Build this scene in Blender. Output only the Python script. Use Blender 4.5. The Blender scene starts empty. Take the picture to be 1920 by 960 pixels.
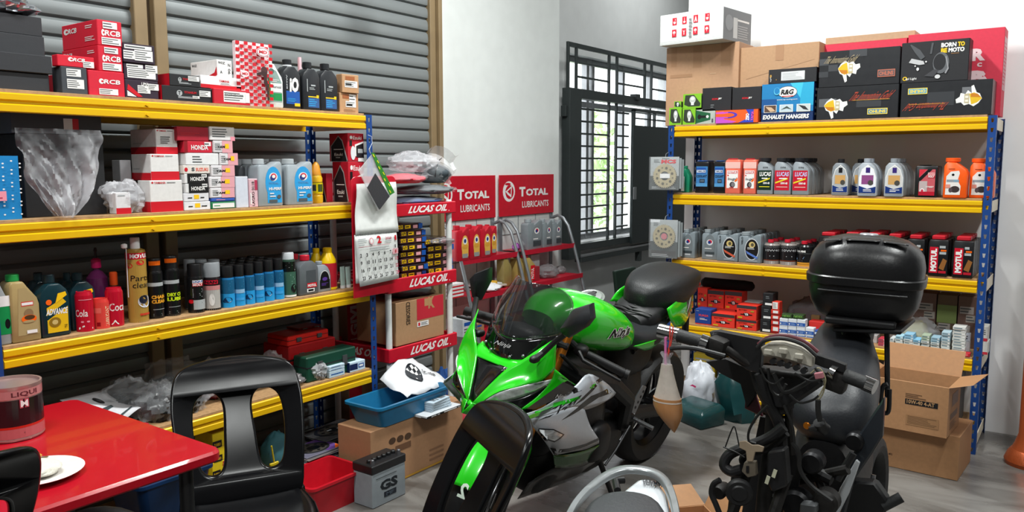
import bpy, bmesh, math, random
from mathutils import Vector as V, Matrix as M
from mathutils.bvhtree import BVHTree
R_ = math.radians
random.seed(7)
S = bpy.context.scene
COL = S.collection
# ------------------------------------------------------------ camera
F_PX, YAW, PIT, ROL = 1503.5, 0.626126, 0.112547, -0.002337
CAM = V((0, 0, 1.55))
_fw = V((-math.sin(YAW)*math.cos(PIT), math.cos(YAW)*math.cos(PIT), -math.sin(PIT)))
_r0 = V((math.cos(YAW), math.sin(YAW), 0)); _u0 = _r0.cross(_fw)
_rt = _r0*math.cos(ROL)+_u0*math.sin(ROL); _up = _u0*math.cos(ROL)-_r0*math.sin(ROL)
cd = bpy.data.cameras.new('camera'); cam = bpy.data.objects.new('camera', cd); COL.objects.link(cam)
cam.matrix_world = M(((_rt.x, _up.x, -_fw.x, 0), (_rt.y, _up.y, -_fw.y, 0), (_rt.z, _up.z, -_fw.z, CAM.z), (0, 0, 0, 1)))
cd.sensor_width = 36; cd.lens = F_PX/1920*36; cd.clip_start = .05; cd.clip_end = 200
S.camera = cam
# ------------------------------------------------------------ world and lights
W = bpy.data.worlds.new('overcast_sky'); S.world = W; W.use_nodes = True
bg = W.node_tree.nodes['Background']; bg.inputs[0].default_value = (.93, .97, 1, 1); bg.inputs[1].default_value = 3.4
def area(name, loc, rot, sx, sy, power, color=(1, 1, 1)):
    l = bpy.data.lights.new(name, 'AREA'); l.shape = 'RECTANGLE'; l.size = sx; l.size_y = sy; l.energy = power; l.color = color
    o = bpy.data.objects.new(name, l); COL.objects.link(o); o.location = loc; o.rotation_euler = rot
    return o
for i, (x, y, e) in enumerate(((-1.9, .4, 80), (.6, .4, 66), (-1.9, 3.3, 108), (.3, 3.4, 66), (-2.9, 7.2, 24))):
    area('tube_light', (x, y, 3.86), (0, 0, R_(90)), 1.15, .16, e, (.97, 1, .98))
S.view_settings.view_transform = 'Standard'; S.view_settings.look = 'None'; S.view_settings.gamma = 1
S.view_settings.use_curve_mapping = False; S.view_settings.exposure = 0.14
# ------------------------------------------------------------ where a point of the picture lies on a real plane
def _ray(x, y): return (_fw*F_PX+_rt*(x-960)-_up*(y-480)).normalized()
def ax(x, y, X): d = _ray(x, y); return CAM+d*(X/d.x)
def ay(x, y, Y): d = _ray(x, y); return CAM+d*(Y/d.y)
def az(x, y, Z): d = _ray(x, y); return CAM+d*((Z-CAM.z)/d.z)
# ------------------------------------------------------------ materials
MATS = {}
def mat(name, color, rough=.5, metal=0, bump=0, scale=30, var=.06, coat=0, alpha=1, trans=0, ior=1.45, stretch=None):
    if name in MATS: return MATS[name]
    m = bpy.data.materials.new(name); m.use_nodes = True; nt = m.node_tree; b = nt.nodes['Principled BSDF']
    tc = nt.nodes.new('ShaderNodeTexCoord'); n = nt.nodes.new('ShaderNodeTexNoise'); n.inputs['Scale'].default_value = scale; n.inputs['Detail'].default_value = 4
    if stretch:
        mp = nt.nodes.new('ShaderNodeMapping'); mp.inputs['Scale'].default_value = stretch
        nt.links.new(tc.outputs['Object'], mp.inputs[0]); nt.links.new(mp.outputs[0], n.inputs[0])
    else: nt.links.new(tc.outputs['Object'], n.inputs[0])
    r = nt.nodes.new('ShaderNodeValToRGB'); c = color
    r.color_ramp.elements[0].position = .3; r.color_ramp.elements[1].position = .7
    r.color_ramp.elements[0].color = tuple(min(1, v*(1-var)) for v in c[:3])+(1,)
    r.color_ramp.elements[1].color = tuple(min(1, v*(1+var)) for v in c[:3])+(1,)
    nt.links.new(n.outputs[0], r.inputs[0]); nt.links.new(r.outputs[0], b.inputs['Base Color'])
    mr = nt.nodes.new('ShaderNodeMapRange'); mr.inputs[3].default_value = max(0, rough*.85); mr.inputs[4].default_value = min(1, rough*1.15)
    nt.links.new(n.outputs[0], mr.inputs[0]); nt.links.new(mr.outputs[0], b.inputs['Roughness'])
    b.inputs['Metallic'].default_value = metal; b.inputs['IOR'].default_value = ior
    if coat: b.inputs['Coat Weight'].default_value = coat; b.inputs['Coat Roughness'].default_value = .04
    if trans: b.inputs['Transmission Weight'].default_value = trans
    if alpha < 1: b.inputs['Alpha'].default_value = alpha
    if bump:
        bp = nt.nodes.new('ShaderNodeBump'); bp.inputs['Strength'].default_value = bump; bp.inputs['Distance'].default_value = .002
        nt.links.new(n.outputs[0], bp.inputs['Height']); nt.links.new(bp.outputs[0], b.inputs['Normal'])
    MATS[name] = m; return m
def attr_mat(name, rough, metal=0, coat=0):
    m = mat(name, (1, 1, 1), rough, metal, scale=90, var=.03, coat=coat); nt = m.node_tree; b = nt.nodes['Principled BSDF']
    a = nt.nodes.new('ShaderNodeAttribute'); a.attribute_name = 'Col'; mx = nt.nodes.new('ShaderNodeMix'); mx.data_type = 'RGBA'; mx.blend_type = 'MULTIPLY'
    mx.inputs[0].default_value = 1; r = b.inputs['Base Color'].links[0].from_socket
    nt.links.new(a.outputs['Color'], mx.inputs[6]); nt.links.new(r, mx.inputs[7]); nt.links.new(mx.outputs[2], b.inputs['Base Color'])
    return m
INK = attr_mat('printed_ink', .45); FOIL_INK = attr_mat('glossy_ink', .2)
def s2l(c): return tuple((v/12.92 if v <= .04045 else ((v+.055)/1.055)**2.4) for v in c)
def hx(h): return s2l(tuple(int(h[i:i+2], 16)/255 for i in (0, 2, 4)))
def pl(h, name='plastic', rough=.35, **k): return mat('%s_%s' % (name, h), hx(h), rough, **k)
def card(h): return mat('card_'+h, hx(h), .6, bump=.15, scale=60, var=.05)
# ------------------------------------------------------------ mesh builder
class MB:
    def __init__(s): s.v = []; s.f = []; s.m = []; s.c = []; s.cur = 0; s.T = None
    def av(s, p): p = V(p); s.v.append(tuple(s.T @ p) if s.T else tuple(p)); return len(s.v)-1
    def face(s, idx, col=None): s.f.append(tuple(idx)); s.m.append(s.cur); s.c.append(col)
    def poly(s, pts, col=None): s.face([s.av(p) for p in pts], col)
    def box(s, a, b):
        x0, y0, z0 = a; x1, y1, z1 = b
        i = [s.av(p) for p in ((x0, y0, z0), (x1, y0, z0), (x1, y1, z0), (x0, y1, z0), (x0, y0, z1), (x1, y0, z1), (x1, y1, z1), (x0, y1, z1))]
        for f in ((3, 2, 1, 0), (4, 5, 6, 7), (0, 1, 5, 4), (1, 2, 6, 5), (2, 3, 7, 6), (3, 0, 4, 7)): s.face([i[k] for k in f])
    def obox(s, c, sz, rz=0, ry=0, rx=0):
        T0 = s.T; t = M.Translation(c) @ M.Rotation(rz, 4, 'Z') @ M.Rotation(ry, 4, 'Y') @ M.Rotation(rx, 4, 'X'); s.T = T0 @ t if T0 else t
        h = [v/2 for v in sz]; s.box([-v for v in h], h); s.T = T0
    def loft(s, rings, close=True, caps=True):
        ids = [[s.av(p) for p in r] for r in rings]; n = len(ids[0])
        for a, b in zip(ids, ids[1:]):
            for k in range(n if close else n-1): s.face((a[k], a[(k+1) % n], b[(k+1) % n], b[k]))
        if caps and close: s.face(ids[0][::-1]); s.face(ids[-1])
        return ids
    def prism(s, pts, h0, h1, ax='y'):
        def m(p, h): return {'y': (p[0], h, p[1]), 'x': (h, p[0], p[1]), 'z': (p[0], p[1], h)}[ax]
        s.loft([[m(p, h0) for p in pts], [m(p, h1) for p in pts]])
    def lathe(s, prof, n=16, c=(0, 0, 0), ax='z', caps=True):
        def m(r, h, a):
            u, w = r*math.cos(a), r*math.sin(a)
            return {'z': (c[0]+u, c[1]+w, c[2]+h), 'x': (c[0]+h, c[1]+u, c[2]+w), 'y': (c[0]+w, c[1]+h, c[2]+u)}[ax]
        s.loft([[m(r, h, 2*math.pi*k/n) for k in range(n)] for r, h in prof], caps=caps)
    def tube(s, pts, r, n=8, closed=False, caps=True):
        pts = [V(p) for p in pts]; N = len(pts); rr = r if isinstance(r, (list, tuple)) else [r]*N
        rings = []; ref = None
        for i in range(N):
            if closed: t = pts[(i+1) % N]-pts[i-1]
            else: t = pts[min(i+1, N-1)]-pts[max(i-1, 0)]
            t = t.normalized() if t.length > 1e-9 else V((0, 0, 1))
            if ref is None: ref = V((0, 0, 1)) if abs(t.z) < .9 else V((1, 0, 0))
            u = (ref-t*ref.dot(t)).normalized(); w = t.cross(u); ref = u
            rings.append([pts[i]+(u*math.cos(2*math.pi*k/n)+w*math.sin(2*math.pi*k/n))*rr[i] for k in range(n)])
        if closed: rings.append(rings[0])
        s.loft(rings, caps=caps and not closed)
    def grid(s, rows):
        ids = [[s.av(p) for p in r] for r in rows]
        for a, b in zip(ids, ids[1:]):
            for k in range(len(a)-1): s.face((a[k], a[k+1], b[k+1], b[k]))
    def mesh(s, mats, bevel=0, seg=1, smooth=30, weld=False):
        me = bpy.data.meshes.new('m'); me.from_pydata(s.v, [], s.f)
        if not isinstance(mats, (list, tuple)): mats = [mats]
        for x in mats: me.materials.append(x)
        if any(s.m): me.polygons.foreach_set('material_index', s.m)
        if any(c is not None for c in s.c):
            a = me.color_attributes.new('Col', 'FLOAT_COLOR', 'CORNER'); buf = []
            for f, c in zip(s.f, s.c): buf += list((c or (1, 1, 1))+(1,))*len(f)
            a.data.foreach_set('color', buf)
        if bevel or weld:
            bm = bmesh.new(); bm.from_mesh(me)
            if weld: bmesh.ops.remove_doubles(bm, verts=bm.verts, dist=1e-4)
            bmesh.ops.recalc_face_normals(bm, faces=bm.faces)
            if bevel:
                ed = [e for e in bm.edges if len(e.link_faces) == 2 and e.calc_face_angle(0) > R_(28)]
                bmesh.ops.bevel(bm, geom=ed, offset=bevel, segments=seg, affect='EDGES', profile=.5, clamp_overlap=True)
            bm.to_mesh(me); bm.free()
        me.validate()
        if smooth:
            me.polygons.foreach_set('use_smooth', [True]*len(me.polygons)); me.set_sharp_from_angle(angle=R_(smooth))
        me.update(); return me
    def build(s, name, mats, parent=None, bevel=0, seg=1, smooth=30, loc=None, rz=0, subsurf=0, solid=0, weld=False):
        me = s.mesh(mats, bevel, seg, smooth, weld); o = bpy.data.objects.new(name, me); me.name = name; COL.objects.link(o)
        if parent: o.parent = parent
        if loc is not None: o.location = loc
        if rz: o.rotation_euler = (0, 0, rz)
        if solid: d = o.modifiers.new('thickness', 'SOLIDIFY'); d.thickness = solid; d.offset = -1
        if subsurf: d = o.modifiers.new('smooth', 'SUBSURF'); d.levels = subsurf; d.render_levels = subsurf
        return o
def tag(o, label, cat, group=None, kind=None):
    if label: o['label'] = label
    if cat: o['category'] = cat
    if group: o['group'] = group
    if kind: o['kind'] = kind
    return o
def thing(name, label, cat, loc=(0, 0, 0), rz=0, group=None, kind=None):
    o = bpy.data.objects.new(name, None); COL.objects.link(o); o.location = loc; o.rotation_euler = (0, 0, rz); o.empty_display_size = .05
    return tag(o, label, cat, group, kind)
def struct(o): o['kind'] = 'structure'; return o
def dup(root, loc=None, rz=None, label=None, group=None):
    def cp(o, par):
        c = o.copy(); COL.objects.link(c); c.parent = par
        for ch in o.children: cp(ch, c)
        return c
    r = cp(root, None)
    if loc is not None: r.location = loc
    if rz is not None: r.rotation_euler = (0, 0, rz)
    if label: r['label'] = label
    if group: r['group'] = group
    return r
# ------------------------------------------------------------ flat print: rectangles, ellipses, polygons and lettering
_TX = {}
def text_mesh(s, bold, res):
    k = (s, bold, res)
    if k not in _TX:
        cu = bpy.data.curves.new('t', 'FONT'); cu.body = s; cu.resolution_u = res; cu.offset = bold; cu.space_character = 1.0
        ob = bpy.data.objects.new('t', cu); me = bpy.data.meshes.new_from_object(ob)
        vs = [v.co.copy() for v in me.vertices]; fs = [tuple(p.vertices) for p in me.polygons]
        bpy.data.objects.remove(ob); bpy.data.curves.remove(cu); bpy.data.meshes.remove(me)
        if vs:
            x0 = min(v.x for v in vs); x1 = max(v.x for v in vs); y0 = min(v.y for v in vs); y1 = max(v.y for v in vs)
            vs = [((v.x-x0)/max(x1-x0, 1e-6), (v.y-y0)/max(y1-y0, 1e-6)) for v in vs]
        _TX[k] = (vs, fs)
    return _TX[k]
PAL = dict(w=hx('e8e6e4'), k=hx('141416'), r=hx('c81022'), R=hx('8a0a18'), y=hx('f2c21a'), b=hx('1450a0'), B=hx('0a2050'), c=hx('2a9ad8'), g=hx('1c8a4a'), G=hx('7ab428'), o=hx('f06418'),
           s=hx('a8acae'), d=hx('505456'), p=hx('e890a0'), n=hx('8a6440'), t=hx('c8a878'), P=hx('5a3a90'), h=hx('74787a'), l=hx('c8ccd0'), e=hx('30363a'), m=hx('b03050'))
def cc(c): return PAL[c] if isinstance(c, str) and len(c) == 1 else (hx(c) if isinstance(c, str) else c)
def prints(ops, fn, curved=0, lay0=0):
    """ops in face coordinates 0..1 x 0..1 ; fn(u, v, lift) -> 3D point"""
    mb = MB(); L = lay0
    for op in ops:
        L += 1; k = op[0]; lift = .0004+.00025*L
        P = lambda u, v: fn(u, v, lift)
        if k == 'r':
            _, x0, y0, x1, y1, c = op; n = max(1, int(abs(x1-x0)*curved)) if curved else 1; c = cc(c)
            for i in range(n):
                a = x0+(x1-x0)*i/n; b = x0+(x1-x0)*(i+1)/n; mb.poly([P(a, y0), P(b, y0), P(b, y1), P(a, y1)], c)
        elif k == 'e':
            _, cx, cy, rx, ry, c = op; c = cc(c); mb.poly([P(cx+rx*math.cos(a*math.pi/10), cy+ry*math.sin(a*math.pi/10)) for a in range(20)], c)
        elif k == 'p':
            mb.poly([P(*q) for q in op[1]], cc(op[2]))
        elif k == 'ln':   # rows of illegible small print
            _, x0, y0, x1, y1, n, c = op; h = (y1-y0)/n
            for i in range(n):
                xe = x0+(x1-x0)*(.6+.4*random.random()); mb.poly([P(x0, y0+h*(i+.3)), P(xe, y0+h*(i+.3)), P(xe, y0+h*(i+.7)), P(x0, y0+h*(i+.7))], cc(c))
        elif k == 't':
            _, s, x0, y0, x1, y1, c = op[:7]; sh = op[7] if len(op) > 7 else 0; bo = op[8] if len(op) > 8 else .02; rot = op[9] if len(op) > 9 else 0
            vs, fs = text_mesh(s, bo, 2); c = cc(c); ids = []
            for u, v in vs:
                if rot == 1: u, v = 1-v, u
                if rot == 2: u, v = 1-u, 1-v
                if rot == 3: u, v = v, 1-u
                ids.append(mb.av(P(x0+(x1-x0)*u+sh*(v-.5)*(y1-y0), y0+(y1-y0)*v)))
            for f in fs: mb.face([ids[i] for i in f], c)
    return mb
def flat(o, u, v):
    o, u, v = V(o), V(u), V(v); n = u.cross(v).normalized()
    return lambda a, b, l: o+u*a+v*b+n*l
def cyl_map(r, z0, h, face=-90, span=150, c=(0, 0)):
    def f(a, b, l):
        t = R_(face+(a-.5)*span); return V((c[0]+(r+l)*math.cos(t), c[1]+(r+l)*math.sin(t), z0+b*h))
    return f
# ------------------------------------------------------------ room shell
WX = -3.46
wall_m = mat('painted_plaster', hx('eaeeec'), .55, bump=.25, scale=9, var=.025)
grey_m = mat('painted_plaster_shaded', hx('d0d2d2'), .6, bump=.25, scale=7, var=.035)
def slab(name, a, b, m, bev=0):
    mb = MB(); mb.box(a, b); return struct(mb.build(name, m, bevel=bev))
def floor_material():
    m = mat('polished_concrete', hx('8a8886'), .3, scale=3, var=.1, bump=.05); nt = m.node_tree; b = nt.nodes['Principled BSDF']
    tc = nt.nodes.new('ShaderNodeTexCoord'); mp = nt.nodes.new('ShaderNodeMapping'); mp.inputs['Scale'].default_value = (1, 2.6, 1); mp.inputs['Rotation'].default_value = (0, 0, R_(38))
    n = nt.nodes.new('ShaderNodeTexNoise'); n.inputs['Scale'].default_value = 2.4; n.inputs['Detail'].default_value = 7; n.inputs['Distortion'].default_value = .8
    r = nt.nodes.new('ShaderNodeValToRGB'); r.color_ramp.elements[0].position = .34; r.color_ramp.elements[1].position = .68
    r.color_ramp.elements[0].color = hx('5c5854')+(1,); r.color_ramp.elements[1].color = hx('84817d')+(1,)
    nt.links.new(tc.outputs['Object'], mp.inputs[0]); nt.links.new(mp.outputs[0], n.inputs[0]); nt.links.new(n.outputs[0], r.inputs[0]); nt.links.new(r.outputs[0], b.inputs['Base Color'])
    rr = nt.nodes.new('ShaderNodeMapRange'); rr.inputs[3].default_value = .14; rr.inputs[4].default_value = .4; nt.links.new(n.outputs[0], rr.inputs[0]); nt.links.new(rr.outputs[0], b.inputs['Roughness'])
    bp = nt.nodes.new('ShaderNodeBump'); bp.inputs['Strength'].default_value = .15; bp.inputs['Distance'].default_value = .004
    nt.links.new(n.outputs[0], bp.inputs['Height']); nt.links.new(bp.outputs[0], b.inputs['Normal'])
    return m
slab('floor', (-4.2, -2.6, -.12), (3.4, 9.4, 0), floor_material())
slab('ceiling', (-4.2, -2.6, 4.0), (3.6, 9.4, 4.15), mat('ceiling_board', hx('8c8e8c'), .8, scale=4, var=.03))
# wall with roller shutters: two openings, slats of their own
slat_m = mat('galvanised_slat', hx('787d7e'), .45, .25, scale=3, var=.05, stretch=(1, .3, 8))
jamb_m = mat('bronze_painted_steel', hx('8a7658'), .45, .2, scale=8, var=.08)
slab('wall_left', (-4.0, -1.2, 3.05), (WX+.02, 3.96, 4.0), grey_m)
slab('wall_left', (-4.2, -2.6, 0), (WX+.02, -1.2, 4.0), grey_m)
def shutter(y0, y1, n0, label):
    root = thing('roller_shutter', label, 'shutter', (WX, y0, 0)); pitch = .0765
    mb = MB(); prof = [(-.006, 0), (-.010, .003), (-.004, .008), (.007, .011), (.010, .024), (.0095, .045), (.006, .064), (.001, .069), (-.006, .0765)]
    mb.loft([[(px, 0, pz) for px, pz in prof], [(px, y1-y0, pz) for px, pz in prof]], close=False, caps=False)
    me = mb.mesh(slat_m, smooth=25)
    for i in range(int(3.06/pitch)):
        o = bpy.data.objects.new('slat', me); COL.objects.link(o); o.parent = root; o.location = (0, 0, i*pitch+.01)
    mb = MB(); mb.box((-.06, 0, 0), (-.045, y1-y0, 3.07)); mb.build('dark_gap_sheet', mat('shutter_dark_gap', (.015, .015, .015), .8), root)  # near-black sheet standing in for the darkness behind the slats
shutter(-1.2, 1.948, 0, 'grey roller shutter behind the black boxes, left of the bronze posts')
shutter(2.08, 3.885, 0, 'grey roller shutter right of the paired bronze posts')
j = MB(); j.box((WX-.05, 1.94, 0), (WX+.035, 2.001, 3.05)); struct(j.build('trim_1', jamb_m, bevel=.003))
j = MB(); j.box((WX-.05, 2.003, 0), (WX+.01, 2.025, 3.05)); struct(j.build('trim_2', mat('bronze_channel', hx('5e4e3c'), .5), bevel=.002))
j = MB(); j.box((WX-.05, 2.027, 0), (WX+.045, 2.087, 3.05)); struct(j.build('trim_3', jamb_m, bevel=.003))
j = MB(); j.box((WX-.05, 3.876, 0), (WX+.03, 3.927, 3.05)); j.box((WX-.05, 3.93, 0), (WX+.055, 3.964, 3.05)); struct(j.build('trim_4', jamb_m, bevel=.003))
slab('wall_back', (-4.0, 3.97, 0), (-3.65, 5.72, 4.0), wall_m)
# window wall with an opening
OY0, OY1, OZ0, OZ1 = 6.02, 8.30, .86, 2.52
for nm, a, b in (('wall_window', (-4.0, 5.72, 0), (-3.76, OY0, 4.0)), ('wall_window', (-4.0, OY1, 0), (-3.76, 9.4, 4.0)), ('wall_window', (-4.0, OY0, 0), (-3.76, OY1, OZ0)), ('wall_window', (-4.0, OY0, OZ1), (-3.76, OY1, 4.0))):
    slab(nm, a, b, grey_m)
slab('wall_right', (-2.335, 5.31, 0), (3.4, 5.52, 4.0), mat('white_block_wall', hx('f0f0f0'), .55, bump=.3, scale=5, var=.02))
dim = mat('low_bounce_grey', hx('6c6c6a'), .7, scale=6)  # unseen walls added to shut out sky light, toned dark against bounce
slab('blocker_wall_front', (-4.2, -2.6, 0), (3.4, -2.4, 4.0), dim)
slab('blocker_wall_side', (3.4, -2.6, 0), (3.6, 9.4, 4.0), dim)
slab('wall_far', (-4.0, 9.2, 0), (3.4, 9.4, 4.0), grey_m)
# aluminium window behind the grille
alu = mat('aluminium_frame', hx('9a9c9e'), .35, .7)
w = MB()
for a, b in (((OY0, OZ0), (OY1, OZ0+.05)), ((OY0, OZ1-.05), (OY1, OZ1)), ((OY0, 2.08), (OY1, 2.13))): w.box((-3.9, a[0], a[1]), (-3.85, b[0], b[1]))
for y in (OY0, 6.50, 6.60, 7.2, 7.8, OY1-.05): w.box((-3.905, y, OZ0), (-3.845, y+.045, OZ1))
win = struct(w.build('window_1', alu, bevel=.003))
g = MB(); g.box((-3.88, OY0, OZ0), (-3.876, OY1, OZ1))
gm = mat('window_glass', (1, 1, 1), .02, trans=1, ior=1.05); g.build('glass_pane', gm, win)
g = MB(); g.box((-3.76, OY0-.02, OZ0-.04), (-3.70, OY1+.02, OZ0)); g.build('window_sill', mat('sill_stone', hx('b4b6b4'), .5), win)
# ---- outside: pavement, wall of shrubs in the glare
o = MB(); o.box((-30, -5, -.3), (-4.3, 40, -.1)); struct(o.build('ground_outside', mat('pale_paving', hx('c8ccc8'), .8, scale=2)))
def leafy(loc, r, n, label, h):
    root = thing('garden_tree', label, 'tree', loc); mb = MB(); mb.tube([(0, 0, -.1), (.05, .02, h*.6)], [.09, .05], 8); mb.build('trunk', mat('bark', hx('6a5a48'), .9, bump=.5), root)
    mb = MB(); rnd = random.Random(3)
    for i in range(n):
        d = V((rnd.gauss(0, 1), rnd.gauss(0, 1), rnd.gauss(0, 1))).normalized()*r*rnd.random()**.4; c = V((0, 0, h))+V((d.x, d.y, d.z*1.1)); a = V((rnd.gauss(0, 1), rnd.gauss(0, 1), rnd.gauss(0, 1))).normalized()*.09; b = a.cross(V((rnd.random(), rnd.random(), rnd.random()))).normalized()*.05
        mb.poly([c-a, c-b, c+a, c+b])
    f = mb.build('foliage', mat('leaves', hx('c8dcae'), .6, scale=4, var=.4), root, smooth=0); f['kind'] = 'stuff'
leafy((-7.6, 11.9, -.1), 1.2, 2600, 'leafy green tree outside the barred window', 1.5)
# ---- security grille in front of the window: upper fixed grille, lower box frame with a sliding door leaf
gr = mat('grille_charcoal_paint', hx('3c4242'), .4, .3); grd = mat('door_leaf_paint', hx('2c3434'), .38, .2)
GX = -3.66
root = thing('window_grille', 'dark steel security grille with horizontal bars over the window', 'grille', (GX, 5.86, .78))
def gb(y0, z0, y1, z1, name='bar', x0=-.012, x1=.012, m=gr):
    mb = MB(); mb.box((x0, y0-5.86, z0-.78), (x1, y1-5.86, z1-.78)); return mb.build(name, m, root, bevel=.002)
gb(5.86, 2.545, 8.3, 2.585, 'top_rail'); gb(5.86, 2.19, 5.885, 2.545, 'frame_post')
for y in (5.995, 6.57, 6.72, 7.29, 7.44, 8.0): gb(y, 2.19, y+.022, 2.545, 'upright')
for a, b in ((6.017, 6.57), (6.742, 7.29), (7.462, 8.0)):
    for z in (2.30, 2.42): gb(a, z, b, z+.016)
gb(5.83, .74, 6.02, 2.20, 'side_box', -.03, .05); gb(6.02, 2.12, 8.3, 2.20, 'header_rail', -.03, .05)
gb(6.02, .80, 8.3, .86, 'bottom_rail', -.02, .03)
gb(6.02, .745, 8.3, .765, 'slide_track', -.01, .06, alu); gb(6.02, .70, 8.3, .742, 'track_channel', -.01, .06)
gb(6.575, .86, 6.597, 2.12, 'upright'); gb(6.715, .86, 6.737, 2.12, 'upright')
for i in range(11):
    z = .96+i*.107; gb(6.02, z, 6.575, z+.016); gb(6.737, z, 6.97, z+.016)
gb(7.15, .60, 7.2, .745, 'bracket', 0, .05); gb(7.2, .70, 7.35, .745, 'bracket', 0, .05)
gb(7.0, 2.17, 7.08, 2.225, 'hinge', .0, .07); gb(5.795, 1.96, 5.84, 2.05, 'wall_lug', -.02, .03)
root2 = thing('sliding_door_leaf', 'dark solid sliding steel leaf with a small barred top light', 'door', (GX+.035, 6.96, .78))
def db(y0, z0, y1, z1, name, m=grd, x0=-.0, x1=.03):
    mb = MB(); mb.box((x0, y0-6.96, z0-.78), (x1, y1-6.96, z1-.78)); return mb.build(name, m, root2, bevel=.002)
db(6.96, .79, 8.28, 1.93, 'leaf_panel'); db(6.96, 1.93, 7.0, 2.08, 'stile', gr); db(6.96, 2.06, 8.28, 2.09, 'top_rail', gr)
for y in (7.30, 7.42, 7.8): db(y, 1.93, y+.02, 2.06, 'upright', gr)
db(7.0, 1.99, 8.28, 2.003, 'bar', gr); db(6.965, 1.22, 7.02, 1.34, 'latch_plate', alu, .03, .04)
# lamp low on the shutter, a copper wrapped column at the right, ceiling lamps
t = thing('batten_lamp', 'white lamp hanging before the shutter at the top edge', 'lamp', ax(735, -24, -3.2))
lm = MB(); lm.lathe([(.02, 0), (.045, .008), (.05, .05), (.03, .1)], 16); e = lm.build('lamp_glass', mat('lamp_white', (1, 1, 1), .3), t)
bn = MATS['lamp_white'].node_tree.nodes['Principled BSDF']; bn.inputs['Emission Color'].default_value = (1, 1, 1, 1); bn.inputs['Emission Strength'].default_value = 2
lm = MB(); lm.lathe([(.012, .1), (.012, 4-t.location.z)], 10); lm.build('rod', gr, t)
for x, y in ((-1.9, .4), (.6, .4), (-1.9, 3.3), (.3, 3.6), (-2.9, 7.2)):
    t = thing('ceiling_light', 'long batten light on the ceiling', 'light', (x, y, 3.9), group='ceiling battens'); b = MB(); b.box((-.09, -.62, .0), (.09, .62, .1)); b.build('housing', mat('lamp_body', hx('e0e0e0'), .5), t)
t = thing('copper_post', 'copper coloured post with flared foot at the right edge', 'post', (-.175, 4.83, 0))
b = MB(); b.lathe([(.115, 0), (.12, .02), (.105, .06), (.09, .08)], 24); b.build('foot', mat('copper_wrap', hx('b0552c'), .35, .5, bump=.5, scale=60, stretch=(4, 4, .6)), t)
b = MB(); b.lathe([(.088, .08), (.075, .11), (.06, .16), (.06, 1.15)], 24); b.build('shaft', MATS['copper_wrap'], t)
# ------------------------------------------------------------ boltless racks
blue = mat('rack_blue_paint', hx('1a4488'), .4, .2); yel = mat('rack_yellow_paint', hx('e4b408'), .38, .1, scale=6, var=.03)
brd = mat('particle_board', hx('a8845c'), .7, bump=.3, scale=70, var=.16)
def post_mesh(H):
    mb = MB(); w = .038; cell = .05
    for fl in range(2):
        for i in range(int(H/cell)):
            z0 = i*cell; z1 = z0+cell
            if i == int(H/cell)-1: z1 = H
            o = [(0, z0), (w, z0), (w, z1), (0, z1)]; c = z0+.026; h = [(w/2-.004, c-.012), (w/2+.004, c-.012), (w/2+.0075, c+.010), (w/2-.0075, c+.010)]
            f = (lambda p, y: (p[0], y, p[1])) if fl == 0 else (lambda p, y: (y, p[0], p[1]))
            for a in range(4):
                b = (a+1) % 4; q = [o[a], o[b], h[b], h[a]]; mb.poly([f(p, 0) for p in q]); mb.poly([f(p, .002) for p in reversed(q)])
                mb.poly([f(h[a], 0), f(h[b], 0), f(h[b], .002), f(h[a], .002)])
    return mb.mesh(blue, smooth=0)
def beam_mesh(Ln):
    p = [(0, 0), (-.004, .003), (-.004, .024), (.006, .030), (.006, .036), (-.004, .042), (-.004, .060), (0, .064), (.030, .064), (.030, .061), (.010, .060), (.010, .003), (.02, .0)]
    mb = MB(); mb.loft([[(0, a, b) for a, b in p], [(Ln, a, b) for a, b in p]]); return mb.mesh(yel, smooth=20)
LV = [.028, .45, .873, .1296e1, 1.729]    # undersides of the beams
def rack(label, L, D, loc, rz, rivets):
    """local: x along the front, y to the back"""
    root = thing('storage_rack', label, 'rack', loc, rz); pm = post_mesh(1.80); bm_ = beam_mesh(L); T = .004
    for (x, y, r) in ((-.042, 0, 0), (L+.042, 0, 90), (-.042, D, -90), (L+.042, D, 180)):
        o = bpy.data.objects.new('post', pm); COL.objects.link(o); o.parent = root; o.location = (x, y, 0); o.rotation_euler = (0, 0, R_(r))
    mb = MB(); mb.box((0, -.003, 0), (L, .02, .05))
    side = MB(); side.loft([[(a, 0, b) for a, b in ((0, 0), (0, .06), (.004, .06), (.004, 0))], [(a, D-.06, b) for a, b in ((0, 0), (0, .06), (.004, .06), (.004, 0))]]); sm = side.mesh(pl('e8dcc4', 'cream_paint'), smooth=0)
    for k, z in enumerate(LV):
        for y in (.003, D-.003):
            o = bpy.data.objects.new('beam', bm_); COL.objects.link(o); o.parent = root; o.location = (0 if y < .1 else L, y, z)
            if y > .1: o.rotation_euler = (0, 0, math.pi)
        for x in (-.036, L+.032):
            o = bpy.data.objects.new('side_beam', sm); COL.objects.link(o); o.parent = root; o.location = (x, .03, z)
        b = MB(); b.box((.002, .008, z+.064), (L-.002, D-.008, z+.076)); b.build('shelf_board', brd, root, bevel=.001)
        for x in rivets:
            for dz in (.014, .050): rv = MB(); rv.obox((x, -.0035, z+dz), (.012, .006, .007), ry=.5); rv.build('rivet_tab', yel, root)
    return root
SH = [z+.0765 for z in LV]
RACK_L = rack('blue and yellow boltless rack along the roller shutter', 1.68, .46, (-2.922, 1.135, 0), R_(90), (.55,))
RACK_R = rack('blue and yellow boltless rack against the white wall', 1.735, .46, (-2.2, 4.823, 0), 0, (.60,))
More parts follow.
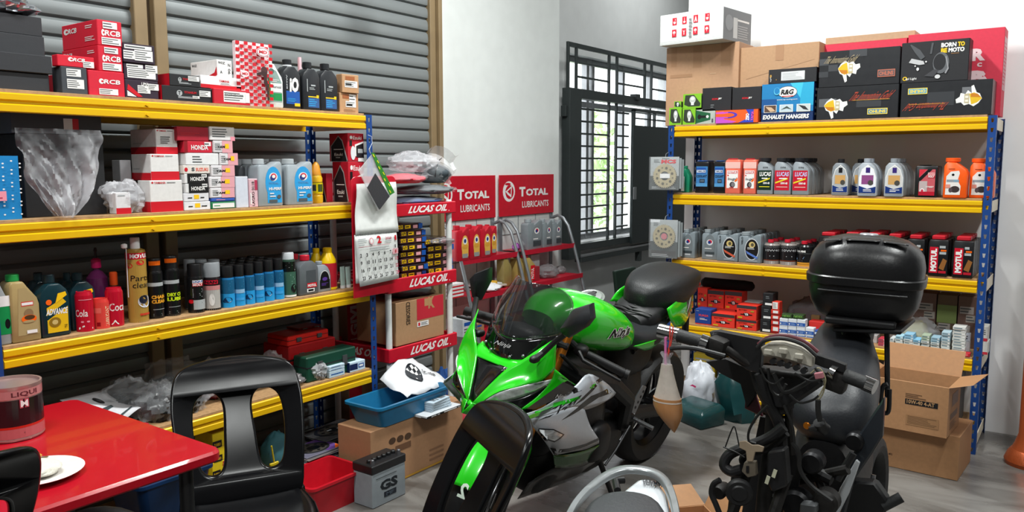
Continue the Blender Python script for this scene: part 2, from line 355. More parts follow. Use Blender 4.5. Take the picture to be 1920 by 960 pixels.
# ------------------------------------------------------------ goods: generic builders
FRX, FRY = -2.922, 4.823
RZ = {'L': R_(90), 'R': 0}
class Spot: pass
def spot(fr, xa, xb, yt, z, ins, ym=None):
    s = Spot(); s.fr = fr; ym = ym or yt
    if fr == 'L':
        X = FRX-ins; p, q = ax(xa, ym, X), ax(xb, ym, X); s.w = q.y-p.y; s.loc = V((X, (p.y+q.y)/2, z)); s.h = ax((xa+xb)/2, yt, X).z-z; s.x0 = p.y; s.P = X
    else:
        Y = FRY+ins; p, q = ay(xa, ym, Y), ay(xb, ym, Y); s.w = q.x-p.x; s.loc = V(((p.x+q.x)/2, Y, z)); s.h = ay((xa+xb)/2, yt, Y).z-z; s.x0 = p.x; s.P = Y
    return s
TOP = {}
def carton(fr, xa, xb, yt, z, d, color, label, name='cardboard_box', cat='box', ins=.03, on=None, back=None, front=None, side=None, top=None, rough=None, group=None, dy=0, bev=.002, lid=None, m=None, rz=0):
    if on is not None: z = TOP[on.name]+.001
    s = spot(fr, xa, xb, yt, z, ins, yt+15)
    if back is not None: d = abs(ay(back, yt+8, s.x0).x-s.P) if fr == 'L' else abs(ax(back, yt+8, s.x0+s.w).y-s.P)
    w, h = s.w, s.h
    if h < .004: print('THIN', label, h); h = .01
    T = thing(name, label, cat, s.loc, RZ[fr]+R_(rz), group)
    mb = MB(); h1 = h*(1-lid[0]) if lid else h
    mb.box((-w/2, 0, 0), (w/2, d, h1)); cm = m or (card(color) if rough is None else pl(color, 'gloss_card', rough)); mb.build('box_body', cm, T, bevel=bev)
    if lid: mb = MB(); mb.box((-w/2-.002, -.002, h1+.0004), (w/2+.002, d+.002, h)); mb.build('lid', card(lid[1]), T, bevel=bev)
    e = .002 if lid else 0
    if front: prints(front, flat((-w/2-e, -e, 0), (w+2*e, 0, 0), (0, 0, h))).build('front_print', INK, T, smooth=0)
    if side:
        f = flat((-w/2-e, d, 0), (0, -d, 0), (0, 0, h)) if fr == 'L' else flat((w/2+e, 0, 0), (0, d, 0), (0, 0, h))
        prints(side, f).build('side_print', INK, T, smooth=0)
    if top: prints(top, flat((-w/2, 0, h), (w, 0, 0), (0, d, 0))).build('top_print', INK, T, smooth=0)
    TOP[T.name] = z+h; T['size_w'] = w
    del T['size_w']
    T_SZ[T.name] = (w, d, h); return T
T_SZ = {}
def rows(T, n, pitch, label, group, dx=0):
    out = []
    for i in range(1, n+1):
        l = T.matrix_basis @ V((dx*i, pitch*i, 0)) if False else None
        rz = T.rotation_euler.z; off = V((dx*i*math.cos(rz)-pitch*i*math.sin(rz), dx*i*math.sin(rz)+pitch*i*math.cos(rz), 0))
        out.append(dup(T, T.location+off, rz, label, group))
    return out
OUT = {
 'rise': [(-.5, 0), (.5, 0), (.5, .90), (.44, .95), (.3, .94), (-.05, .80), (-.08, .88), (-.44, .88), (-.5, .82)],
 'centre': [(-.5, 0), (.5, 0), (.5, .68), (.42, .76), (.2, .86), (-.2, .86), (-.42, .76), (-.5, .68)],
 'left': [(-.5, 0), (.5, 0), (.5, .55), (.44, .64), (.12, .82), (0, .9), (-.42, .9), (-.5, .84)],
 'slope': [(-.5, 0), (.5, 0), (.5, .62), (.40, .72), (.02, .88), (-.38, .90), (-.5, .80)],
 'block': [(-.5, 0), (.5, 0), (.5, .92), (.45, .97), (-.45, .97), (-.5, .92)],
 'oval': [(-.5, .03), (-.44, 0), (.44, 0), (.5, .03), (.5, .5), (.44, .66), (.3, .8), (.1, .89), (-.3, .89), (-.46, .8), (-.5, .66)],
 'wedge': [(-.5, 0), (.42, 0), (.5, .04), (.5, .96), (.38, .95), (.1, .84), (-.34, .82), (-.5, .55)],
}
CAPX = {'rise': (-.26, .19), 'centre': (0, .2), 'left': (-.2, .22), 'slope': (-.18, .2), 'block': (-.15, .2), 'oval': (-.1, .19), 'wedge': (-.2, .17)}
def bottle(fr, xa, xb, yt, z, d, shape, body, cap, label, name='oil_bottle', cat='bottle', ins=.03, ops=None, ring=None, group=None, rough=.32, trans=None, side=None, cz=None, capw=None, rz=0, ymid=None):
    s = spot(fr, xa, xb, yt, z, ins, yt+20); w, h = s.w, s.h; T = thing(name, label, cat, s.loc, RZ[fr]+R_(rz), group)
    pts = [(x*w, y*h) for x, y in OUT[shape]]; mb = MB(); mb.prism(pts, 0, d)
    bm_ = trans or pl(body, 'bottle_plastic', rough); mb.build('body', bm_, T, bevel=min(.007, w*.12, d*.14), seg=2)
    cx, cr = CAPX[shape]; z0 = {'rise': .87, 'centre': .85, 'left': .885, 'slope': .885, 'block': .96, 'oval': .88, 'wedge': .82}[shape]; r = min((capw or cr)*w, d*.4)
    mb = MB(); mb.lathe([(r*.85, z0*h), (r*.85, z0*h+.004), (r, z0*h+.005), (r, h-.002), (r-.002, h)], 18, (cx*w, d/2, 0)); mb.build('cap', pl(cap, 'cap_plastic', .4), T)
    if ring: mb = MB(); mb.lathe([(r*1.02, z0*h+.003), (r*1.02, z0*h+.009)], 18, (cx*w, d/2, 0)); mb.build('seal_ring', pl(ring, 'cap_plastic', .4), T)
    if ops: prints(ops, flat((-w/2, 0, 0), (w, 0, 0), (0, 0, h))).build('printed_label', FOIL_INK, T, smooth=0)
    if side: prints(side, flat((w/2, 0, 0), (0, d, 0), (0, 0, h))).build('side_label', INK, T, smooth=0)
    T_SZ[T.name] = (w, d, h); return T
def can(fr, xa, xb, yt, z, body, label, name='aerosol_can', cat='spray can', ins=.04, ops=None, cap=None, capf=.2, neck=.8, group=None, metal=.0, rim='s', yb=None):
    s = spot(fr, xa, xb, yt, z, ins, yt+30); r = s.w/2; h = s.h; loc = s.loc+(V((-r, 0, 0)) if fr == 'L' else V((0, r, 0))); T = thing(name, label, cat, loc, RZ[fr], group)
    bh = h*(1-capf); mb = MB()
    if capf > .05: mb.lathe([(r*.9, 0), (r, .003), (r, bh-r*.35), (r*.93, bh-r*.1), (r*.7, bh), (r*.55, bh+.002)], 28)
    else: mb.lathe([(r*.86, 0), (r*.98, .006), (r, .012), (r, h-.014), (r*.86, h-.004), (r*.86, h), (r*.8, h), (r*.8, h-.003)], 28)
    mb.build('body', pl(body, 'can_paint', .25, metal=metal), T)
    mb = MB(); mb.lathe([(r*.92, 0), (r*1.015, .001), (r*1.015, .005), (r*.99, .006)], 28); mb.build('base_rim', mat('tin_rim', hx('b4b6b8'), .3, .8), T)
    if cap: mb = MB(); c = r*neck; mb.lathe([(c, bh-.004), (c, h-.005), (c*.94, h), (c*.6, h+.0005)], 24); mb.build('cap', pl(cap, 'cap_plastic', .35), T)
    fc = math.degrees(math.atan2(CAM.y-loc.y, CAM.x-loc.x))-math.degrees(RZ[fr])
    if ops: prints(ops, cyl_map(r, 0, bh-r*.36 if capf > .05 else h-.014, fc, 170), curved=14).build('printed_label', FOIL_INK, T, smooth=0)
    T_SZ[T.name] = (r*2, r*2, h); return T
def sheet(name, T, w, h, col, th=.0006):
    mb = MB(); mb.box((-w/2, -th, 0), (w/2, 0, h)); return mb.build(name, card(col), T)
from mathutils import noise as NZ
def crumple(name, parent, sx, sy, sz, m, seed, n=26, amp=.25, closed=True):
    """a crumpled bag: creased closed blob, flat underneath"""
    n = max(n, 34); K = 17; mb = MB(); rings = []; o3 = V((seed*3.7, seed*1.3, seed*.7))
    for j in range(1, K):
        t = math.pi*j/K; r = []
        for i in range(n):
            a = 2*math.pi*i/n; d = V((math.sin(t)*math.cos(a), math.sin(t)*math.sin(a), -math.cos(t)))
            q = 1+amp*(.9*NZ.noise(d*1.3+o3)+.9*abs(NZ.noise(d*3.2+o3))+.8*abs(NZ.noise(d*7+o3))-.35)
            r.append((d.x*q*sx/2, d.y*q*sy/2, min(max(0, (d.z*q*.5+.42)), 1)*sz))
        rings.append(r)
    mb.loft(rings); return mb.build(name, m, parent, smooth=28 if amp > .3 else 50)
film = mat('clear_plastic_film', (.85, .87, .9), .12, trans=0, alpha=.13, bump=1, scale=24)
film2 = mat('cloudy_plastic_film', (.8, .8, .84), .25, alpha=.34, bump=.9, scale=26)
veil = mat('veil_film', (.86, .86, .9), .28, alpha=.3, bump=1, scale=5)
_b = veil.node_tree.nodes['Principled BSDF']; _n = veil.node_tree.nodes['Noise Texture']; _m = veil.node_tree.nodes.new('ShaderNodeMapRange'); _m.inputs[1].default_value = .38; _m.inputs[2].default_value = .68; _m.inputs[3].default_value = .06; _m.inputs[4].default_value = .5
veil.node_tree.links.new(_n.outputs[0], _m.inputs[0]); veil.node_tree.links.new(_m.outputs[0], _b.inputs['Alpha'])
fbag = mat('grey_plastic_bag', hx('8a8688'), .2, alpha=.55, bump=.9, scale=26)
def LBL(x0, y0, x1, y1, n=4, c='w', k='d'): return [('r', x0, y0, x1, y1, c), ('ln', x0+.03*(x1-x0), y0+.1*(y1-y0), x1-.1*(x1-x0), y1-.08*(y1-y0), n, k)]
# ================================================================ LEFT RACK
z5, z4, z3, z2, z1 = SH[4], SH[3], SH[2], SH[1], SH[0]
# ---- top shelf
dk = dict(name='storage_box')
a = carton('L', -70, 92, 133, z5, .34, '2a2b2f', 'dark grey flat box, lowest of four stacked at the left end of the top shelf', ins=.05, **dk)
b = carton('L', -60, 97, 98, z5, .34, '2c2d31', 'dark grey flat box, second from the bottom of the top shelf stack', on=a, ins=.04, **dk)
c = carton('L', -60, 83, 61, z5, .33, '2e2f33', 'dark grey flat box, third from the bottom of the top shelf stack', on=b, ins=.07, **dk)
d = carton('L', -60, 78, 24, z5, .33, '2c2c30', 'dark grey flat box, uppermost of the stack under the foil bag', on=c, ins=.08, **dk)
t = thing('foil_bag', 'crumpled shiny foil and blue bag on top of the dark grey boxes', 'bag', V((FRX-.16, ax(20, 20, FRX-.1).y, TOP[d.name]+.002)), R_(90))
crumple('foil', t, .2, .2, .075, mat('silver_foil', hx('b8bcc4'), .18, .9, bump=.8, scale=14), 3, n=20, amp=.3)
crumple('blue_wrap', t, .12, .16, .06, pl('1c4a80', 'blue_film', .3), 5).location = (-.13, 0, 0)
rcb = lambda x0, y0, x1, y1: [('e', x0-.07, (y0+y1)/2, .07, (y1-y0)*.6, 'w'), ('e', x0-.045, (y0+y1)/2, .035, (y1-y0)*.22, 'r'), ('t', 'RCB', x0, y0, x1, y1, 'w', .12, .03)]
a = carton('L', 115, 163, 126, z5, .2, '3c4046', 'charcoal box with two white stickers, under the small red flat box', back=97, ins=.03, front=LBL(.2, .65, .76, .93, 3)+LBL(.2, .2, .86, .55, 4))
carton('L', 108, 177, 105, z5, .2, 'd0142e', 'small flat red box with white lettering, on top of the charcoal box', on=a, ins=.035, back=97, front=rcb(.42, .5, .74, .82)+LBL(.68, .05, .98, .6, 3))
r3 = carton('L', 166, 233, 134, z5, .32, 'cc1430', 'red box at the foot of the red stack, standing on the shelf', ins=.03, front=rcb(.42, .5, .88, .68)+LBL(.27, .06, .8, .3, 3))
r4 = carton('L', 184, 229, 87, z5, .3, 'cc1430', 'middle red box of the stack of three beside the striped shutter post', on=r3, ins=.034, back=116, front=rcb(.3, .4, .93, .62)+LBL(.15, .05, .93, .33, 3)+LBL(.25, .72, .82, .95, 2), side=rcb(.14, .7, .3, .84)+[('ln', .72, .7, .95, .85, 2, 'w')])
carton('L', 182, 228, 39, z5, .3, 'ce1430', 'topmost red box of the stack of three on the top shelf', on=r4, ins=.036, back=115, front=rcb(.3, .4, .93, .62)+LBL(.15, .05, .93, .33, 3)+LBL(.22, .68, .8, .94, 2), side=rcb(.2, .62, .44, .82)+[('ln', .68, .7, .95, .85, 2, 'w'), ('ln', .66, .2, .95, .4, 3, 'w')])
p = carton('L', 235, 297, 151, z5, .22, '2a1a2c', 'dark plum box with a red corner, bottom of the three sticker covered boxes', ins=.03, front=[('p', [(.05, .45), (.08, .75), (.5, .1), (.36, .08)], 'r'), ('p', [(.05, .1), (.05, .4), (.32, .08)], 'w'), ('t', 'UMA', .48, .72, .7, .9, 'w', .1)]+LBL(.36, .3, .74, .72, 4)+LBL(.68, .5, 1, .85, 3))
p = carton('L', 233, 296, 120, z5, .2, '2c1c2e', 'dark plum box, middle of the three sticker covered boxes', on=p, ins=.035, front=LBL(.07, .72, .55, .94, 1)+LBL(.08, .12, .92, .68, 4)+LBL(.62, .5, .98, .97, 3))
carton('L', 231, 290, 83, z5, .2, '2c1c2e', 'dark plum box with long white stickers, top of its three box stack', on=p, ins=.03, front=LBL(.04, .72, .9, .92, 1)+LBL(0, .18, .36, .62, 3)+LBL(.34, .14, .92, .68, 4))
T_ = [('e', .33, .55, .055, .2, 's'), ('t', 'T', .305, .42, .355, .68, 'k', 0, .03), ('t', 'TITANIUM', .42, .55, .66, .7, 'r', .05), ('ln', .3, .2, .72, .35, 2, 'l')]
a = carton('L', 304, 399, 163, z5, .16, '17181c', 'longer flat black box with round silver emblem, lying on the shelf', ins=.03, front=T_+LBL(.72, .42, .95, .82, 3)+LBL(.58, .25, .72, .42, 2), side=[('r', 0, 0, 1, 1, 'r')])
carton('L', 318, 375, 140, z5, .14, '17181c', 'shorter flat black box with round silver emblem, on the longer one', on=a, ins=.03, front=T_+LBL(.6, .5, .97, .92, 3), side=[('r', 0, 0, 1, 1, 'r')])
a = carton('L', 401, 469, 168, z5, .15, 'c01028', 'flat red box with a big white address sticker, under the white boxes', ins=.02, front=LBL(.26, .16, .88, .88, 4)+[('t', 'DA3394/DA1008', .3, .55, .8, .7, 'd'), ('r', .86, .18, .98, .85, 'w')])
b = carton('L', 376, 452, 144, z5, .15, 'e6e2e2', 'low white box with a red foot band, on the flat red box', on=a, ins=.04, front=[('r', 0, 0, 1, .3, 'r'), ('t', 'YAMAHA', .45, .55, .7, .75, 'r')]+LBL(.48, .38, .75, .5, 1, 'w'))
carton('L', 407, 435, 113, z5, .2, 'e8e4e2', 'small tall white box with a red swoosh on its side, topmost of the white ones', on=b, ins=.05, back=357, front=[('t', '90Z', .08, .76, .55, .9, 'd'), ('t', 'A', .18, .2, .34, .38, 'd'), ('t', '90 Z', .72, .2, .88, .85, 'd', 0, .01, 1)], side=[('p', [(.55, 0), (.9, .25), (.98, .6), (1, .1), (.9, 0)], 'r'), ('t', '90Z', .06, .7, .25, .84, 'd')])
ck = [('r', 0, 0, 1, 1, 'f0d8dc')]+[('r', i/9, j/19, (i+1)/9, (j+1)/19, 'r') for i in range(9) for j in range(19) if (i+j) % 2 == 0]
ck += [('e', .72, .86, .2, .075, 'f0d8dc'), ('e', .72, .86, .185, .065, 'R'), ('e', .72, .86, .17, .058, 'f0d8dc'), ('t', 'MD', .6, .835, .84, .885, 'r', .05, .04), ('e', .16, .49, .12, .05, 'f0d8dc'), ('t', 'MD', .08, .47, .25, .51, 'r', .05, .04)]
ck += [('e', .73, .57, .1, .065, '4a2c2c'), ('p', [(.5, .48), (.66, .5), (.72, .46), (.7, .38), (.78, .3), (.8, .1), (.84, .1), (.85, .32), (.8, .44), (.82, .55), (.68, .56), (.5, .52)], '3a2222')]
carton('L', 441, 504, 80, z5, .02, 'f0d8dc', 'tall box with red and white chequered print and a brake lever picture', name='chequered_box', ins=.04, front=ck)
bottle('L', 499, 530, 110, z5, .05, 'left', 'dcdedc', 'd8dcda', 'white oil bottle with a green label beside the chequered box', ins=.03, ops=[('p', [(.08, .12), (.9, .12), (.9, .52), (.6, .75), (.3, .8), (.08, .62)], '8aa09a'), ('e', .3, .74, .16, .06, '5a706a'), ('p', [(.06, .15), (.9, .15), (.9, .3), (.3, .3), (.2, .5), (.12, .62), (.06, .5)], 'g'), ('r', .22, .32, .9, .5, 'w'), ('t', 'Manual', .26, .4, .86, .46, 'd'), ('ln', .3, .52, .8, .58, 2, 'w')])
bottle('L', 529, 563, 111, z5, .06, 'centre', '222428', '1c1e22', 'black bottle with a white neck ring and a blue white numeral label', ins=.035, ring='d8dce0', ops=[('r', .18, .1, .92, .36, 'b'), ('t', 'iO', .38, .34, .88, .64, 'w', .1, .06), ('t', 'BMW', .2, .4, .26, .68, 'l', 0, .01, 1), ('r', .62, .06, .92, .12, 'y'), ('ln', .24, .14, .7, .22, 3, 'c')])
k_ = lambda: [('r', .28, .06, .9, .26, '34588c'), ('ln', .32, .08, .84, .24, 4, 'c'), ('r', .28, .27, .75, .29, 'y'), ('r', .75, .26, .88, .32, 'y'), ('ln', .36, .42, .76, .48, 2, 's'), ('r', .45, .5, .7, .53, 's'), ('r', .22, .38, .26, .64, 's')]
bottle('L', 567, 600, 116, z5, .06, 'centre', '24262a', '1c1e22', 'plain black bottle with a blue foot label, left of its twin', ins=.035, ops=k_())
bottle('L', 600, 633, 119, z5, .06, 'centre', '24262a', '1c1e22', 'plain black bottle with a blue foot label, next to the brown parcels', ins=.035, ops=k_())
can('L', 561, 575, 107, z5, 'd8a0a8', 'small pink nozzle bottle standing behind the black bottles', 'nozzle_bottle', 'bottle', ins=.13, cap='e8b8c0', capf=.3, neck=.4)
tag_ = LBL(.15, .5, .9, .85, 3)+[('r', .2, .55, .7, .65, 'd')]+LBL(.2, .28, .8, .5, 2)
a = carton('L', 637, 672, 175, z5, .1, 'b48a64', 'small brown parcel with labels, lower of two at the end of the top shelf', ins=.04, back=628, front=[('r', .15, .72, .5, .95, '9a5a34')]+LBL(.5, .6, .85, .95, 2)+LBL(.3, .3, .85, .6, 3)+[('r', .35, .36, .65, .46, 'k'), ('ln', .2, .04, .85, .2, 3, 'n')])
carton('L', 642, 672, 140, z5, .1, 'b48a64', 'small brown parcel with labels, upper of two, slightly turned', on=a, ins=.03, back=630, rz=-3, front=[('r', .2, .7, .75, .9, '9a5a34')]+LBL(.15, .3, .9, .65, 3)+[('r', .2, .42, .55, .52, 'k')])
# ---- second shelf
wv = [('r', 0, 0, 1, 1, '1680c0')]+[('e', .12+.22*(i % 5), .08+.1*(i//5)+(.04 if i % 2 else 0), .03, .012, 'w') for i in range(45)]+[('r', 0, .3, .6, .45, 'p'), ('ln', .1, .32, .5, .42, 2, 'm')]
carton('L', -40, 34, 292, z4, .12, '1680c0', 'bright blue box with small white figures at the left end of the shelf', ins=.03, front=wv)
a = carton('L', 40, 193, 252, z4, .2, '17171a', 'big black box wrapped in a cloudy plastic bag', ins=.08, name='black_box')
b = carton('L', 20, 190, 214, z4, .22, '46484c', 'dark grey lid box with a white and red patch, on the big black box', on=a, ins=.09, name='lid_box', front=[('r', .56, .25, .66, .8, 'w'), ('r', .66, .25, .73, .8, 'r')])
def drape(pts_px, z0, lab, name, m, seed, depth=.0, cat='bag', parent_name='film'):
    """a crumpled sheet of film hanging in front of a box; points give its outline on the rack front"""
    T = thing(name, lab, cat, (FRX-.03, ax(pts_px[0][0], 300, FRX-.03).y, z0)); rnd = random.Random(seed)
    W_ = [ax(x, y, FRX-.03) for x, y in pts_px]; y0 = min(p.y for p in W_); y1 = max(p.y for p in W_); zz0 = min(p.z for p in W_); zz1 = max(p.z for p in W_)
    N, K = 40, 34; rows_ = []
    for j in range(K+1):
        r = []
        for i in range(N+1):
            u, v = i/N, j/K; pinch = (1-.8*(1-v)**2.4)*(1-.10*math.sin(v*math.pi*2.2)**2); yy = (y0+y1)/2+((u-.5)*(y1-y0))*pinch; zz = zz0+(zz1-zz0)*v
            n3 = V((u*5+v*2.2, v*1.7-u*.8, seed)); dx = .05*abs(NZ.noise(n3))+.022*abs(NZ.noise(n3*2.3))+.008*abs(NZ.noise(n3*6)); r.append((dx+.012-T.location.x+FRX-.03, yy-T.location.y, zz-T.location.z))
        rows_.append(r)
    mb = MB(); mb.grid(rows_); mb.build(parent_name, m, T, smooth=40); return T
drape([(30, 245), (185, 245), (185, 404), (30, 404)], z4, 'cloudy white plastic bag drawn over the big black box', 'plastic_bag', veil, 4)
t = thing('plastic_bag', 'clear bag of small parts lying between the black box and the white boxes', 'bag', V((FRX-.08, ax(235, 385, FRX-.06).y, z4+.001)), R_(90)); crumple('film', t, .17, .12, .13, film2, 8, n=22, amp=.35); crumple('contents', t, .11, .08, .06, mat('grey_parts', hx('5c5050'), .5, bump=.7, scale=40), 9)
carton('L', 217, 245, 361, z4, .05, 'd8d6d8', 'little white box with a red foot, in front of the clear bag', ins=.02, front=[('r', 0, 0, 1, .28, 'r'), ('ln', .15, .8, .85, .92, 1, 's')])
yb = lambda rh=.28: [('r', 0, 0, 1, rh, 'r'), ('e', .08, .93, .03, .03, 'r'), ('t', 'YAMAHA', .13, .89, .48, .96, 'r', .02), ('ln', .52, .9, .9, .95, 1, 'd')]
sd = [('r', 0, 0, 1, .28, 'r'), ('ln', .1, .4, .5, .46, 2, 's')]
a = carton('L', 281, 342, 338, z4, .3, 'dcdad8', 'biggest white box with a red band, bottom of the stack of three', ins=.03, back=258, front=yb(.33), side=[('r', 0, 0, 1, .33, 'r')])
b = carton('L', 282, 335, 289, z4, .3, 'dcdad8', 'white box with a red band, middle of the stack of three', on=a, ins=.04, back=246, front=yb(.33), side=sd)
carton('L', 292, 332, 242, z4, .3, 'dcdad8', 'white box with a red band and handwriting, top of the stack of three', on=b, ins=.05, back=244, front=yb()+[('ln', .2, .4, .75, .72, 4, 'd')], side=sd)
carton('L', 225, 246, 300, z4, .06, 'c8c8cc', 'small white box standing behind the clear bag in the gloom', ins=.17, name='white_box')
hd = lambda c='w': [('t', 'HONDA', .25, .25, .85, .68, c, 0, .03)]+LBL(.72, .6, .95, .95, 1)
A = [(346, 395, 378, 'dcdce0', 'white roll packet with yellow dot, lowest of the left parts column', [('r', .4, .3, .6, .8, 'y'), ('ln', .15, .3, .35, .6, 1, 'k'), ('ln', .65, .3, .9, .6, 1, 'k')]),
     (345, 392, 362, 'd8d8dc', 'white roll packet with yellow dot, second up in the left parts column', [('r', .4, .3, .6, .8, 'y'), ('ln', .15, .3, .35, .6, 1, 'k'), ('ln', .65, .3, .9, .6, 1, 'k')]),
     (348, 391, 344, 'd8d8d8', 'white box with a black lettered label, lower of two alike', [('r', .14, 0, 1, 1, '121214')]+hd()),
     (346, 390, 326, 'd8d8d8', 'white box with a black lettered label, upper of two alike', [('r', .12, 0, 1, 1, '121214')]+hd()),
     (344, 394, 310, 'dcd4cc', 'cream box with red and black lettering below the long white box', [('t', 'S', .3, .3, .42, .75, 'd', 0, .05), ('t', 'SUZUKI', .46, .3, .92, .7, 'e86048', 0, .02), ('e', .1, .5, .06, .25, 'r')]),
     (348, 410, 287, 'e0e0e0', 'long white box with handwriting jutting right, in the parts column', [('ln', .2, .15, .5, .8, 3, 'd')]),
     (345, 398, 265, 'c41430', 'red box with white lettering, on the long white box', hd()+[('r', 0, 0, .12, 1, 'R')]),
     (332, 391, 238, 'a01028', 'dark red box, topmost of the left parts column', [('ln', .1, .4, .8, .6, 2, 'r')])]
pr = None
for xa, xb, yt, col, lb, op in A:
    pr = carton('L', xa, xb, yt, z4, .16, col, lb, name='parts_box', on=pr, ins=.03, front=op)
pk = lambda: [('r', .45, 0, 1, 1, 'e0a0a8'), ('ln', .08, .2, .42, .8, 4, 'h'), ('r', .6, .35, .8, .75, 'y'), ('t', 'YAM', .2, .4, .6, .6, 'k', .1, .03)]
B = [(397, 442, 378, '1a7a4a', 'green and white packet, lowest of the right parts column', [('r', .05, .15, .95, .8, 'w'), ('ln', .1, .3, .5, .6, 1, 'g')]),
     (397, 441, 371, '2850a8', 'thin blue packet under the pink rolls', [('ln', .2, .3, .8, .7, 1, 'p')]),
     (395, 440, 352, 'dcd8da', 'pink and white packet directly on the thin blue one', pk()),
     (393, 440, 331, 'dcd8da', 'pink and white packet, second of the pink rolls from below', pk()),
     (396, 440, 310, 'd4d0d2', 'pink and white packet, third of the pink rolls from below', pk()),
     (412, 446, 287, 'd8d4d6', 'pink and white packet beside the end of the long white box', pk()),
     (400, 436, 264, 'd0ccce', 'pink and white packet with black writing below the curled top one', pk()),
     (393, 440, 238, 'dcd8d8', 'white packet with flap, topmost of the right parts column', [('ln', .1, .2, .9, .9, 4, 'd'), ('r', .82, 0, 1, .3, 'p')])]
pr = None
for xa, xb, yt, col, lb, op in B:
    pr = carton('L', xa, xb, yt, z4, .14, col, lb, name='parts_packet', cat='packet', on=pr, ins=.028, front=op, bev=.003)
carton('L', 442, 465, 331, z4, .06, 'ccd0dc', 'pale upright white box beside the parts columns', ins=.03)
carton('L', 467, 483, 335, z4, .03, 'd8b0b8', 'narrow pink packet with black print against the silver bottles', name='parts_packet', cat='packet', ins=.03, front=[('t', 'LAGRO 0118', .3, .05, .6, .9, 'k', 0, .01, 1), ('r', .65, .6, .95, .95, 'm'), ('r', .1, .1, .25, .5, 'w')])
tot = lambda y: [('e', .62, .5, .33, .34, 'c'), ('p', [(.36, .07), (.95, .07), (.9, .45), (.36, .45)], 'c'), ('e', .62, .62, .17, .09, 'w'), ('e', .63, .63, .12, .065, 'd03040'), ('e', .59, .6, .11, .06, '203878'), ('e', .63, .63, .07, .035, 'w'), ('t', 'TOTAL', .42, .47, .82, .51, '5a88b8'), ('t', 'HI-PERF', .42, .34, .92, .4, 'w', .1, .04), ('r', .42, .08, .75, .14, 'd'), ('ln', .45, .18, .7, .3, 2, 'w'), ('e', .82, .2, .08, .04, 'd')]
sv = dict(rough=.3)
b1 = bottle('L', 483, 529, 298, z4, .075, 'rise', '9aa2a8', 'b0b6ba', 'silver grey bottle with a round blue label beside the pink packet', ins=.03, ops=tot(0), **sv)
b2 = bottle('L', 537, 586, 298, z4, .075, 'rise', '9aa2a8', 'b0b6ba', 'silver grey bottle with a round blue label next to the yellow bottles', ins=.03, ops=tot(0), **sv)
rows(b1, 2, .085, 'silver grey bottle standing behind the two blue labelled ones', 'silver bottles behind the front two'); rows(b2, 2, .085, 'silver grey bottle standing behind the two blue labelled ones', 'silver bottles behind the front two')
for xa, xb in ((447, 463), (464, 480)): bottle('L', xa, xb, 298, z4, .07, 'centre', '5a5e62', '7c8084', 'slim dark grey bottle behind the pale white box', ins=.12, group='slim dark bottles behind the white box', capw=.4)
for xa, xb, nm in ((580, 592, 'left'), (592, 611, 'right')):
    s = spot('L', xa if nm == 'right' else 576, xb, 303, z4, .05, 340); T = thing('syrup_bottle', 'ochre plastic bottle with a pointed cap, %s one of the pair' % nm, 'bottle', s.loc+V((-.035-(.02 if nm == 'left' else 0), 0, 0)), R_(90)); r = s.w/2; h = s.h; mb = MB()
    mb.lathe([(r*.9, 0), (r, .01), (r, h*.18), (r*.92, h*.2), (r, h*.22), (r, h*.5), (r*.97, h*.52), (r, h*.6), (r*.8, h*.68)], 24); mb.build('body', pl('d8a81c', 'bottle_plastic', .3), T)
    mb = MB(); mb.lathe([(r*.85, h*.68), (r*.8, h*.72), (r*.6, h*.9), (r*.3, h*.98), (.003, h)], 20); mb.build('cap', pl('c88418', 'cap_plastic', .4), T)
    prints([('r', 0, .25, 1, .5, 'd8c010'), ('r', .1, .3, .5, .45, 'e'), ('r', .6, .28, .9, .46, '3a4a20'), ('r', 0, .5, 1, .51, 'k')], cyl_map(r, 0, h, -130, 160), curved=10).build('printed_label', FOIL_INK, T, smooth=0)
ez = [('p', [(.08, 0), (.08, .55), (.5, .92), (.72, .75), (.98, .05), (.95, 0)], 's'), ('p', [(.11, 0), (.11, .53), (.5, .88), (.69, .72), (.93, .03), (.92, 0)], '1e1a1e'), ('t', 'Ezuki', .28, .2, .72, .3, 'w', .05, .01), ('ln', .35, .1, .7, .18, 1, 's'), ('r', .25, .42, .75, .44, 'w')]
ef = [('t', 'Ezuki', .32, .78, .85, .9, 'w', .1, .01), ('e', .2, .85, .08, .06, 'w'), ('r', .1, .55, .25, .75, 'k'), ('p', [(.4, .2), (.42, .6), (.95, .72), (.98, .1)], 'w'), ('p', [(.5, .15), (.5, .55), (.95, .66), (.98, .12)], '221c20'), ('e', .3, .3, .15, .25, 'dcdce0'), ('r', .6, .3, .9, .45, 's'), ('r', .6, .0, 1, .12, 'w')]
a = carton('L', 653, 683, 303, z4, .2, 'b81028', 'red box with a black picture panel, lower of the two at the blue post', back=623, ins=.03, front=ef, side=ez, name='lamp_box')
carton('L', 652, 682, 250, z4, .2, 'b81028', 'red box with a black picture panel, upper of the two at the blue post', on=a, back=617, ins=.03, front=ef, side=ez, name='lamp_box')
carton('L', 612, 624, 325, z4, .1, 'a81028', 'narrow red box with a black side beside the ochre bottles', ins=.12, side=ez, name='lamp_box')
